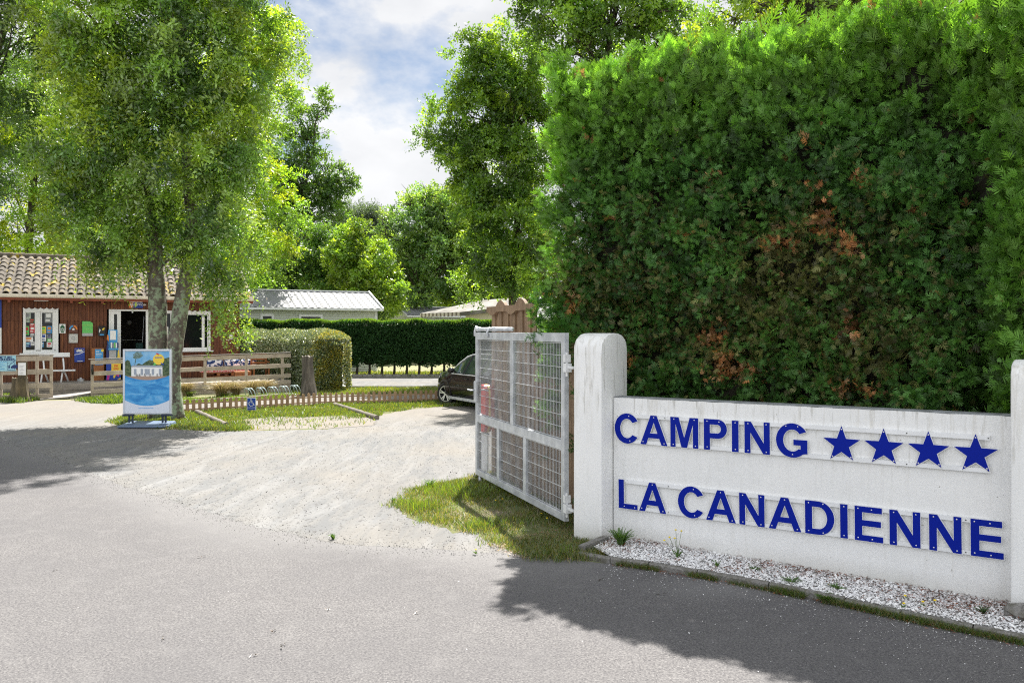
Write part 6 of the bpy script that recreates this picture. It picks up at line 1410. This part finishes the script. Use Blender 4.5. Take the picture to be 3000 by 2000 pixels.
# stray leaders above the top edge and poking through beside the gate
for px, py, n_, ln_, lean in ((2070, 125, 10, .26, -.1), (1950, 155, 6, .2, -.3), (2250, 100, 10, .24, .3), (2290, 60, 14, .26, .5), (2560, 50, 14, .26, .6), (2740, 40, 16, .26, .5), (2850, 40, 14, .26, .6), (2440, 90, 14, .24, .5), (2650, 80, 14, .24, .2), ):
    u = WF.x_at(px, 8.9); z = WF.z_at(u, 8.9, py); 
    n = n_; base = np.stack([u+rng.normal(size=n)*.12, 8.9+rng.normal(size=n)*.15-bulge(np.full(n, u)), z-.10+rng.normal(size=n)*.10], 1); dr_ = norm(np.array([lean, -.2, 1.])+rng.normal(size=(n, 3))*.3); sd_ = norm(np.cross(dr_, rdir(n)))
    V, k = sprays(base@R3.T, dr_@R3.T, sd_@R3.T, np.full(n, ln_)); Vs.append(V); Cs.append(np.tile((.13, .25, .03), (n*k, 1)))
for px, py, Y, n_ in ((1563, 1003, 9.85, 9), (1575, 1015, 9.8, 6), (1688, 1155, 9.0, 6), (1690, 1290, 9.1, 9), (1688, 1330, 9.1, 8), (1600, 1330, 9.75, 3), (1690, 1440, 9.1, 4), (1600, 985, 9.6, 6), (1700, 985, 8.9, 8), (1720, 960, 8.9, 12), (1680, 950, 9.2, 14), (1590, 955, 9.9, 30), (1620, 930, 9.8, 30), (1580, 925, 10.1, 24), (1600, 890, 10.0, 30), (1650, 960, 9.6, 30), (1640, 900, 9.9, 30), (1575, 870, 10.2, 20)):
    n = n_; c = np.array(P(px, py, Y))+rng.normal(size=(n, 3))*np.array([.05, .04, .06]); dr_ = norm(np.array([-.5, -.8, .25])+rng.normal(size=(n, 3))*.45); sd_ = norm(np.cross(dr_, rdir(n)))
    V, k = sprays(c, dr_, sd_, np.full(n, .11)); Vs.append(V); Cs.append(np.tile((.05, .14, .03), (n*k, 1)))
quads_object('foliage', np.concatenate(Vs), np.clip(np.concatenate(Cs), 0, 1), LMc, root)
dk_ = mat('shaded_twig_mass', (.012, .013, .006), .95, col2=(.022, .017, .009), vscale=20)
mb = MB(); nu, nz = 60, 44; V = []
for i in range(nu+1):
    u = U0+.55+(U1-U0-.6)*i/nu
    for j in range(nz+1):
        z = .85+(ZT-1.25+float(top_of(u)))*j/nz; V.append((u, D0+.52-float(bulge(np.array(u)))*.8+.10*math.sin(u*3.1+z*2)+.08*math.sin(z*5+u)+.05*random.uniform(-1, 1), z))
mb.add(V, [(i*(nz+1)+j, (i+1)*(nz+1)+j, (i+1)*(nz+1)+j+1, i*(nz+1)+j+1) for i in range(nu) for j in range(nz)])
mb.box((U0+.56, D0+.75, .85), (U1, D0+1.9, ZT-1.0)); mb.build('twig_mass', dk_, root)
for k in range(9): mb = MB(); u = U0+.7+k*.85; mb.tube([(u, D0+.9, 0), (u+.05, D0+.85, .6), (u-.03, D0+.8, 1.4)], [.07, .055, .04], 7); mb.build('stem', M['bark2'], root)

# ------------------------------------------------------------------ dark clipped hedge along the camp road
hz = 39.5; x0, x1 = P(690, 0, hz)[0], P(1500, 0, hz)[0]
root = thing('clipped_hedge', 'long dark clipped hedge with bare stems along the camp road', 'hedge', WD, ((x0+x1)/2, hz+.5, 0))
n = 52000; X = rng.uniform(x0, x1, n); top_h = 2.70+.04*np.sin(X*2.3)+.03*np.sin(X*5.1)
f_ = rng.random(n); Zc = .45+(top_h-.45)*rng.random(n)**.85; Y = hz+rng.random(n)**1.8*.35-.10*np.sin(X*2.9)*np.sin(Zc*3)
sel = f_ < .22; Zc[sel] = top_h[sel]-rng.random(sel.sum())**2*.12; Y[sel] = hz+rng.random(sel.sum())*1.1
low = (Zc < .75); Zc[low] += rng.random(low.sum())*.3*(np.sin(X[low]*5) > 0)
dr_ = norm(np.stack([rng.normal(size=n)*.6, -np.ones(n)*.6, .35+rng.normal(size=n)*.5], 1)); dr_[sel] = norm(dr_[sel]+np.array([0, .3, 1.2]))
L = rng.uniform(.10, .17, n); cl = np.array([(.03, .085, .03), (.042, .105, .034), (.055, .125, .04)])[rng.integers(0, 3, n)]; cl[sel] = np.array([(.17, .28, .045)])*rng.uniform(.6, 1.1, (sel.sum(), 1))  # top leaves get a brighter colour, sunlight painted into the fringe
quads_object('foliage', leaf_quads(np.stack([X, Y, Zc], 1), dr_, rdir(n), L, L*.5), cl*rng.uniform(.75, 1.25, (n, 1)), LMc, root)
mb = MB(); V = []
for i in range(61):
    xx = x0+(x1-x0)*i/60
    for j in range(9): V.append((xx, hz+.36+.05*math.sin(xx*3+j), .62+.10*math.sin(xx*7.3)+1.85*j/8))
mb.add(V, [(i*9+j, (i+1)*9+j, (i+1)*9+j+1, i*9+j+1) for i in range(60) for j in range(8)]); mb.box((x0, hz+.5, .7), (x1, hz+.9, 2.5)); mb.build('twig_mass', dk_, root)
for k in range(22):
    xx = x0+(k+.5)*(x1-x0)/22; mb = MB(); mb.tube([(xx, hz+.45, 0), (xx+.03, hz+.45, .4), (xx, hz+.45, .9)], [.075, .06, .05], 7); mb.build('stem', M['bark2'], root)

# ------------------------------------------------------------------ variegated rounded hedge beside the deck
root = thing('variegated_hedge', 'rounded clipped hedge with white-green top and yellow leaves at its right end', 'hedge', WD, (P(950, 0, 29.6)[0], 30.2, 0))
n = 52000; A = np.array(P(965, 0, 30.2)[:2]); B = np.array(P(690, 0, 34.0)[:2]); LL = np.linalg.norm(B-A); ax = (B-A)/LL; nx_ = np.array([ax[1], -ax[0]]); nx_ = nx_ if nx_[1] < 0 else -nx_
s = np.where(rng.random(n) < .3, -.75*rng.random(n)**.6, rng.uniform(-.75, LL, n)); face = rng.random(n); HT = 2.22
hw_ = .75; endr = np.clip(-s/.75, 0, 1); wdt = hw_*np.sqrt(np.maximum(0, 1-endr**2))
front = face < .55; topm = (face >= .55) & (face < .85)
t = np.where(front, wdt, np.where(topm, rng.uniform(-1, 1, n)*wdt, -wdt)); z = np.where(topm, HT, rng.random(n)*(HT-.3-.25*endr**2))
z = np.where(topm, z-.34*(np.abs(t)/hw_)**2.5-.3*endr**2+.04*np.sin(s*3), z); tf = t-np.where(~topm, np.clip((z-HT+.6)/.6, 0, 1)**2*.33*np.sign(t), 0)
sk = rng.random(n)**2*.18; tf = tf*(1-sk); z = np.where(topm, z-sk*.5, z)
pp_ = A+s[:, None]*ax+tf[:, None]*nx_; c = np.stack([pp_[:, 0], pp_[:, 1], z+.03], 1)+rng.normal(size=(n, 3))*.02
nr_ = np.stack([nx_[0]*np.sign(t)-ax[0]*endr*2, nx_[1]*np.sign(t)-ax[1]*endr*2, np.zeros(n)], 1); nr_[topm] = (0, 0, 1)
dr_ = norm(nr_*.7+np.array([0, 0, .3])+rng.normal(size=(n, 3))*.6); L = rng.uniform(.06, .10, n)
gy_ = np.array([(.14, .20, .08), (.24, .30, .16), (.40, .44, .28), (.11, .17, .06)])[rng.integers(0, 4, n)]; yl = np.array([(.50, .43, .05), (.42, .38, .05), (.25, .30, .05)])[rng.integers(0, 3, n)]
my = rng.random(n) < np.clip(.75-(s+.3)/1.1, 0, .68)*np.where(pp_[:, 1] < 30.4, 1, .6)*(.65+.35*np.sin(z*5+s*7)); gy_[my] = yl[my]
quads_object('foliage', leaf_quads(c, dr_, rdir(n), L, L*.55), gy_*rng.uniform(.8, 1.2, (n, 1)), LMg, root)
mb = MB(); prof = []
pl = []
for a in np.linspace(-90, 90, 9): pl.append(A-ax*.46*math.cos(R(a))+nx_*.5*math.sin(R(a)))
pl += [B-nx_*.5, B+nx_*.5][::-1]; mb.slab([tuple(p_) for p_ in pl], .1, HT-.5); mb.build('twig_mass', dk_, root)

# ------------------------------------------------------------------ golden ornamental grasses
def blades_arc(name, root_or_none, c, n, h, spread, cols, m, seg=4, wd=.008, up=1.6):
    a = rng.uniform(0, 2*math.pi, n); o = np.stack([np.cos(a), np.sin(a)], 1); reach = rng.uniform(.15, 1, n)*spread; hh = h*rng.uniform(.6, 1.1, n)
    b0 = np.array(c)+np.concatenate([o*rng.random((n, 1))*spread*.25, np.zeros((n, 1))], 1); Vq = []; prev = b0
    for k in range(1, seg+1):
        t = k/seg; p = b0+np.concatenate([o*(reach*t**1.7)[:, None], (hh*(up*t-(up-1)*1.35*t*t))[:, None]], 1)
        sd = np.concatenate([np.stack([-o[:, 1], o[:, 0]], 1), np.zeros((n, 1))], 1)*.5+rng.normal(size=(n, 3))*.2; sd = norm(sd)*wd
        Vq.append(np.stack([prev-sd*(1.1-t*.5), prev+sd*(1.1-t*.5), p+sd*(1-t*.5), p-sd*(1-t*.5)], 1)); prev = p
    V = np.concatenate(Vq); col = np.tile(np.array(cols)[rng.integers(0, len(cols), n)]*rng.uniform(.8, 1.2, (n, 1)), (seg, 1)); return quads_object(name, V, col, m, root_or_none)
gold = [(.34, .26, .13), (.40, .32, .18), (.27, .21, .09), (.22, .21, .065)]
LMd = leaf_material('dry_grass_blades', .4, (1.1, 1.05, .9), .05)
for px, py, h, sp, lab in ((545, 1160, .55, .38, 'small golden grass tuft right of the tree trunk'), (648, 1166, .68, .62, 'widest golden grass mound in front of the long railing'), (690, 1162, .60, .5, 'golden grass mound in the middle of the row'), (740, 1158, .62, .5, 'golden grass mound left of the bicycle rack'), (775, 1154, .62, .48, 'rightmost golden grass mound above the bicycle rack')):
    c = G(px, py); r = thing('ornamental_grass', lab, 'grass tuft', WD, c, 'golden grasses in front of the deck')
    blades_arc('blades', r, c, 700, h, sp, gold, LMd, wd=.006)
    if px in (545, 648): blades_arc('green_base', r, (c[0]+.2, c[1]-.1, 0), 160, .22, .25, [(.10, .17, .04), (.15, .2, .05)], LM, wd=.008)

# ------------------------------------------------------------------ grass
def inside(x, y, poly):
    c = np.zeros(x.shape, bool); n = len(poly)
    for i in range(n):
        (x0, y0), (x1, y1) = poly[i], poly[(i+1) % n]
        with np.errstate(divide='ignore', invalid='ignore'): c ^= ((y0 > y) != (y1 > y)) & (x < (x1-x0)*(y-y0)/(y1-y0+1e-12)+x0)
    return c
def grass(name, poly, n, h, wd, cols, dens=None, z=.012, mode=.5):
    xs = [p[0] for p in poly]; ys = [p[1] for p in poly]; x = rng.uniform(min(xs), max(xs), n*4); y = rng.uniform(min(ys), max(ys), n*4); k = inside(x, y, poly)
    if dens is not None: k &= rng.random(len(x)) < dens(x, y)
    x, y = x[k][:n], y[k][:n]; n = len(x); x = x+rng.normal(size=n)*.045; y = y+rng.normal(size=n)*.045; a = rng.uniform(0, 6.283, n); hh = h*rng.uniform(.45, 1.25, n)*(1+.35*np.sin(x*3.3)*np.sin(y*2.7))
    b = np.stack([x, y, np.full(n, z)], 1); s = np.stack([np.cos(a), np.sin(a), np.zeros(n)], 1)*wd; le = np.concatenate([rng.normal(size=(n, 2))*mode, np.ones((n, 1))], 1)*hh[:, None]
    V = np.stack([b-s, b+s, b+le+s*.25, b+le-s*.25], 1); col = np.array(cols)[rng.integers(0, len(cols), n)]*rng.uniform(.75, 1.25, (n, 1))
    return tag(quads_object(name, V, col, LM), kind='stuff')
gr = [(.10, .17, .025), (.14, .21, .025), (.07, .13, .025), (.20, .19, .06), (.24, .21, .10)]
def patchy(x, y): return np.clip(.62+.55*np.sin(x*2.1+1.3*np.sin(y*1.7))*np.sin(y*2.6+.7)+.25*np.sin(x*7)*np.sin(y*6), .06, 1)
grass('grass', verge_gate, 24000, .05, .0042, gr, patchy)
grass('grass', verge_gate, 2600, .11, .0045, [(.13, .22, .03), (.17, .25, .03)], lambda x, y: (patchy(x, y) > .8)*1.)
grass('grass', [g2(*p) for p in ((1470, 1600), (1560, 1645), (1680, 1648), (1770, 1640), (1800, 1590), (1690, 1560))], 5000, .06, .0035, [(.08, .14, .03), (.14, .19, .05), (.25, .22, .10)])
_vb = np.array(verge_gate[:8]+verge_gate[11:]); _i = rng.integers(0, len(_vb)-1, 90); _t = rng.random((90, 1)); _c = _vb[_i]*(1-_t)+_vb[_i+1]*_t+rng.normal(size=(90, 2))*.14
for _k, _q in enumerate(_c[:40]):
    if -1.9 < _q[0] < .2 and _q[1] > 8: grass('grass', [(_q[0]-.10, _q[1]-.07), (_q[0]+.09, _q[1]-.08), (_q[0]+.12, _q[1]+.06), (_q[0]-.06, _q[1]+.10)], 60, .05, .004, gr) if _k < 26 else None
def strip_d(x, y):
    Yb = 5292/np.maximum(y, 1)+969; Xp = 1500+x/y*F       # the bare sandy bay between the two logs stays thin
    e_ = np.minimum.reduce([(Yb-1218)/10, (Xp-690)/60, (1120-Xp)/30])+.35*np.sin(x*5)*np.sin(y*4); return np.clip(.9-e_*1.2, .05, .9)*np.where((Yb > 1206) & (Xp > 1115), .2, 1)*patchy(x, y)
grass('grass', strip, 46000, .075, .012, [(.11, .18, .025), (.15, .22, .025), (.08, .14, .025), (.19, .19, .06)], strip_d)
grass('grass', strip_b, 9000, .09, .014, [(.13, .20, .03), (.17, .24, .03), (.2, .2, .05)]); grass('grass', strip_c, 5000, .09, .012, [(.11, .18, .025), (.15, .22, .025)])
grass('grass', [g2(*p) for p in ((-40, 1176), (0, 1180), (60, 1182), (112, 1173), (95, 1163), (-40, 1163))], 2600, .14, .016, gr[:3])
grass('grass', [g2(*p) for p in ((225, 1175), (270, 1182), (330, 1184), (372, 1180), (372, 1168), (262, 1168))], 2200, .13, .016, gr[:3])
grass('grass', [g2(*p) for p in ((700, 1103), (1900, 1103), (1900, 1092), (700, 1092))], 9000, .12, .03, [(.16, .22, .05), (.26, .26, .10), (.12, .18, .04)])
# grass and weeds rooted along the kerb joint
kl = kerb_line[:-1]
for k, (t0, t1, n_, h) in enumerate(((.22, .30, 500, .05), (.33, .46, 420, .04), (.44, .52, 900, .06), (.56, .80, 2400, .055), (.80, .98, 1500, .05), (.02, .14, 700, .05))):
    segs = np.array(kl); ds = np.r_[0, np.cumsum(np.hypot(*np.diff(segs, axis=0).T))]; t = rng.uniform(t0, t1, n_)*ds[-1]; x = np.interp(t, ds, segs[:, 0]); y = np.interp(t, ds, segs[:, 1]); off = np.abs(rng.normal(size=n_))*.028
    x -= off*.35; y -= off*.9; a = rng.uniform(0, 6.283, n_); b = np.stack([x, y, np.full(n_, .006)], 1); s = np.stack([np.cos(a), np.sin(a), np.zeros(n_)], 1)*.0022; le = np.concatenate([rng.normal(size=(n_, 2))*.6, np.ones((n_, 1))], 1)*(h*rng.uniform(.4, 1.2, n_))[:, None]
    tag(quads_object('kerb_grass', np.stack([b-s, b+s, b+le+s*.2, b+le-s*.2], 1), np.array([(.07, .14, .03), (.10, .17, .03), (.22, .19, .09)])[rng.integers(0, 3, n_)], LM), kind='stuff')

# ------------------------------------------------------------------ white pebbles and dry litter
def stones(name, pts, size, cols, flat=.6):
    n = len(pts); base = np.array([(1,0,0),(0,1,0),(-1,0,0),(0,-1,0),(0,0,1),(0,0,-1)], float)
    base = np.array([(.9,.3,0),(.2,1,.1),(-1,.2,-.1),(-.2,-.9,.1),(.1,.1,.8),(0,0,-.8)]); tri = [(0,1,4),(1,2,4),(2,3,4),(3,0,4),(1,0,5),(2,1,5),(3,2,5),(0,3,5)]
    sc_ = size*rng.uniform(.5, 1.35, (n, 1, 1))*np.stack([rng.uniform(.7, 1.4, n), rng.uniform(.6, 1.1, n), rng.uniform(.5, .9, n)*flat*1.4], 1)[:, None, :]
    a = rng.uniform(0, 6.283, n); V = base[None]*sc_*(1+rng.normal(size=(n, 6, 1))*.12); c, s = np.cos(a), np.sin(a)
    tl_ = rng.normal(size=(n, 2))*.4; V[:, :, 2] += V[:, :, 0]*tl_[:, :1]+V[:, :, 1]*tl_[:, 1:]
    X = V[:, :, 0]*c[:, None]-V[:, :, 1]*s[:, None]; Y = V[:, :, 0]*s[:, None]+V[:, :, 1]*c[:, None]; W = np.stack([X, Y, V[:, :, 2]], 2)+pts[:, None, :]
    Q = np.stack([W[:, [t[0] for t in tri]], W[:, [t[1] for t in tri]], W[:, [t[2] for t in tri]]], 2)   # n,8,3,3
    n8 = n*8; me = bpy.data.meshes.new(name); me.vertices.add(n8*3); me.vertices.foreach_set('co', Q.reshape(-1).astype(np.float32)); me.loops.add(n8*3); me.loops.foreach_set('vertex_index', np.arange(n8*3, dtype=np.int32)); me.polygons.add(n8); me.polygons.foreach_set('loop_start', np.arange(0, n8*3, 3, dtype=np.int32)); me.update(calc_edges=True)
    a_ = me.attributes.new('leafcol', 'FLOAT_COLOR', 'FACE'); cc = np.repeat(np.array(cols)[rng.integers(0, len(cols), n)], 8, 0); a_.data.foreach_set('color', np.concatenate([cc, np.ones((n8, 1))], 1).astype(np.float32).ravel()); me.materials.append(SM)
    o = bpy.data.objects.new(name, me); C.objects.link(o); return tag(o, kind='stuff')
q = NT('stone'); q.col(q.attr('leafcol', 'Color')); q.b.inputs['Roughness'].default_value = .7; SM = q.m
def scatter(poly, n):
    xs = [p[0] for p in poly]; ys = [p[1] for p in poly]; x = rng.uniform(min(xs), max(xs), n*5); y = rng.uniform(min(ys), max(ys), n*5); k = inside(x, y, poly); return x[k][:n], y[k][:n]
x, y = scatter(bed_poly, 11000); stones('white_pebbles', np.stack([x, y, .056+.012*rng.random(len(x))], 1), .0125, [(.80, .80, .80), (.72, .72, .73), (.84, .84, .83), (.62, .61, .60)])
# pebbles strayed on the road and loose lot stones
segs = np.array(kl); ds = np.r_[0, np.cumsum(np.hypot(*np.diff(segs, axis=0).T))]; t = rng.random(900)*ds[-1]; off = rng.exponential(.35, 900)+.02; x = np.interp(t, ds, segs[:, 0])-off*.45; y = np.interp(t, ds, segs[:, 1])-off*.9; k = y > 3.2
stones('stray_pebbles', np.stack([x[k], y[k], np.full(k.sum(), .009)], 1), .0042, [(.7, .7, .7), (.5, .5, .5), (.6, .58, .55)])
x = rng.uniform(-9, .6, 9000); y = rng.uniform(8.2, 20, 9000); k = inside(x, y, edge[:-2]+[g2(1560, 1560), g2(1650, 1420)]+lot_far); stones('lot_stones', np.stack([x[k], y[k], np.full(k.sum(), .011)], 1), .008, [(.08, .078, .075), (.15, .145, .14), (.26, .255, .24), (.11, .105, .1)])
pts_e = np.array(edge[1:-1]); ds = np.r_[0, np.cumsum(np.hypot(*np.diff(pts_e, axis=0).T))]; t = rng.random(5000)*ds[-1]; x = np.interp(t, ds, pts_e[:, 0])+rng.normal(size=5000)*.16; y = np.interp(t, ds, pts_e[:, 1])+rng.normal(size=5000)*.16
stones('edge_gravel', np.stack([x, y, np.full(5000, .010)], 1), .0055, [(.20, .195, .185), (.24, .235, .22), (.15, .145, .14), (.17, .165, .16)])
def litter(name, x, y, z, L, cols):
    n = len(x); a = rng.uniform(0, 6.283, n); d = np.stack([np.cos(a), np.sin(a), rng.normal(size=n)*.18], 1); up = norm(np.array([0, 0, 1.])+rng.normal(size=(n, 3))*.4)
    return tag(quads_object(name, leaf_quads(np.stack([x, y, np.full(n, z)+rng.random(n)*.012], 1), d, up, L*rng.uniform(.5, 1.4, n), L*.22*rng.uniform(.6, 1.3, n)), np.array(cols)[rng.integers(0, len(cols), n)]*rng.uniform(.7, 1.2, (n, 1)), LMd), kind='stuff')
x, y = scatter(bed_poly, 6800); k = rng.random(len(x)) < np.clip(.30+.9*np.sin(x*2.7+.6)*np.sin(x*1.1+y*4)+(wave(x*3, y*3, 7) > .6)*.5, .05, 1); litter('dry_litter', x[k], y[k], .070, .036, [(.23, .06, .02), (.30, .10, .04), (.12, .05, .03), (.08, .05, .035)])
segs = np.array(kl); ds = np.r_[0, np.cumsum(np.hypot(*np.diff(segs, axis=0).T))]; t = rng.random(420)*ds[-1]; off = np.abs(rng.normal(size=420))*.05; litter('dry_litter', np.interp(t, ds, segs[:, 0])-off*.4, np.interp(t, ds, segs[:, 1])-off, .010, .032, [(.34, .13, .05), (.26, .09, .04), (.15, .08, .05)])
x, y = scatter([g2(*p) for p in ((1430, 1600), (1500, 1640), (1700, 1640), (1720, 1600), (1690, 1540), (1600, 1560))], 900); litter('dry_litter', x, y, .018, .04, [(.42, .33, .22), (.30, .2, .12), (.36, .16, .07)])

# ------------------------------------------------------------------ weeds and flowers
stem_m = mat('weed_stem', (.10, .15, .05), .8); yel = mat('dandelion_yellow', (.75, .55, .01), .7)
def weed(label, c, n, h, sp, flowers=(), name='weed', cols=((.07, .15, .03), (.10, .20, .04))):
    r = thing(name, label, 'weed', WD, c); blades_arc('leaves', r, c, n, h, sp, list(cols), LM, wd=.007, up=1.3)
    for dx, dz, lx in flowers:
        mb = MB(); mb.tube([c, (c[0]+dx*.5, c[1]-.01, c[2]+dz*.55), (c[0]+dx, c[1]-.01, c[2]+dz)], .0022, 5); st__ = mb.build('stalk', stem_m, r)
        mb = MB(); mb.ball((c[0]+dx, c[1]-.01, c[2]+dz), (.012, .012, .007), nu=8, nv=4); mb.build('flower', yel, st__)
def W_(px, py, z=.06): return G(px, py, z)
weed('leafy green weed with long thin blades at the foot of the wall beside the pillar', W_(1820, 1596), 130, .16, .14)
weed('tall wiry weed with four tiny yellow flowers against the lower wall', W_(1985, 1632), 14, .09, .08, [(-.02, .27, 0), (-.08, .20, 0), (.035, .26, 0), (-.13, .17, 0), (-.03, .19, 0)])
weed('small green weed in the pebbles under the letter A of the lower row', W_(2100, 1660), 14, .07, .05)
weed('low green rosette in the pebbles by the kerb joint', W_(2210, 1668), 22, .03, .07)
weed('green plantain leaves on the middle of the pebble bed', W_(2320, 1706), 36, .04, .11)
weed('flat green leaf clump on the pebbles just in front of the plantain', W_(2452, 1722), 30, .03, .09)
weed('dark green weed low on the right end of the pebble bed', W_(2880, 1795), 24, .05, .07, cols=((.04, .08, .02), (.05, .10, .03)))
weed('tuft of coarse grass on the asphalt against the kerb', G(2424, 1760, .01), 160, .06, .10)
for (px, py), lab in (((2650, 1750), 'yellow dandelion in the pebbles left of a brown dry tuft'), ((2646, 1773), 'yellow dandelion on the kerb edge, lowest of the bed'), ((2702, 1768), 'yellow dandelion in the pebbles right of the brown dry tuft'), ((2737, 1764), 'small yellow dandelion nearest the right pillar'), ((1740, 1590), 'yellow dandelion at the foot of the left pillar'), ((1452, 1466), 'left yellow dandelion in the gate shadow'), ((1472, 1462), 'right yellow dandelion in the gate shadow'), ((1586, 1505), 'yellow dandelion just below the gate hinge end'), ((1603, 1519), 'yellow dandelion closest to the gate hinge post'), ((1394, 1613), 'yellow dandelion at the asphalt edge')):
    c = G(px, py+8, .05 if px > 1900 else .015); weed(lab, c, 8, .03, .04, [(0, .045, 0)], name='dandelion')
for px, py, lab in ((1258, 1428, 'tall lone grass tuft on the gravel left of the verge'), (1152, 1470, 'tiny grass tuft at the left tip of the verge'), (976, 1578, 'lone weed growing on the gravel edge of the asphalt')):
    c = G(px, py, .012); weed(lab, c, 40, .13 if px > 1200 else .06, .12 if px > 1200 else .05, name='grass_tuft')
rub = []
r = thing('rubble', 'grey broken concrete lump at the foot of the right pillar', 'rubble', WF, (-.5, 7.28, .05)); mb = MB(); mb.ball((-.42, 7.27, .07), (.20, .09, .09), nu=12, nv=7); mb.v = [(x+random.uniform(-.02, .02), y+random.uniform(-.015, .015), z+random.uniform(-.02, .02)) for x, y, z in mb.v]; mb.build('lump', M['kerb'], r)

c_ = np.array([g2(*p_) for p_ in ((590, 1634), (481, 1874), (803, 1854), (829, 1895), (741, 1923), (1223, 1797), (958, 1789), (165, 1672), (1300, 1480), (962, 1436), (1110, 1440), (1050, 1387), (1940, 1745), (1760, 1700))])
c_ = np.repeat(c_, 3, 0)+rng.normal(size=(42, 2))*.008; litter('dry_litter', c_[:, 0], c_[:, 1], .011, .045, [(.06, .045, .03), (.12, .08, .05), (.035, .03, .025)])
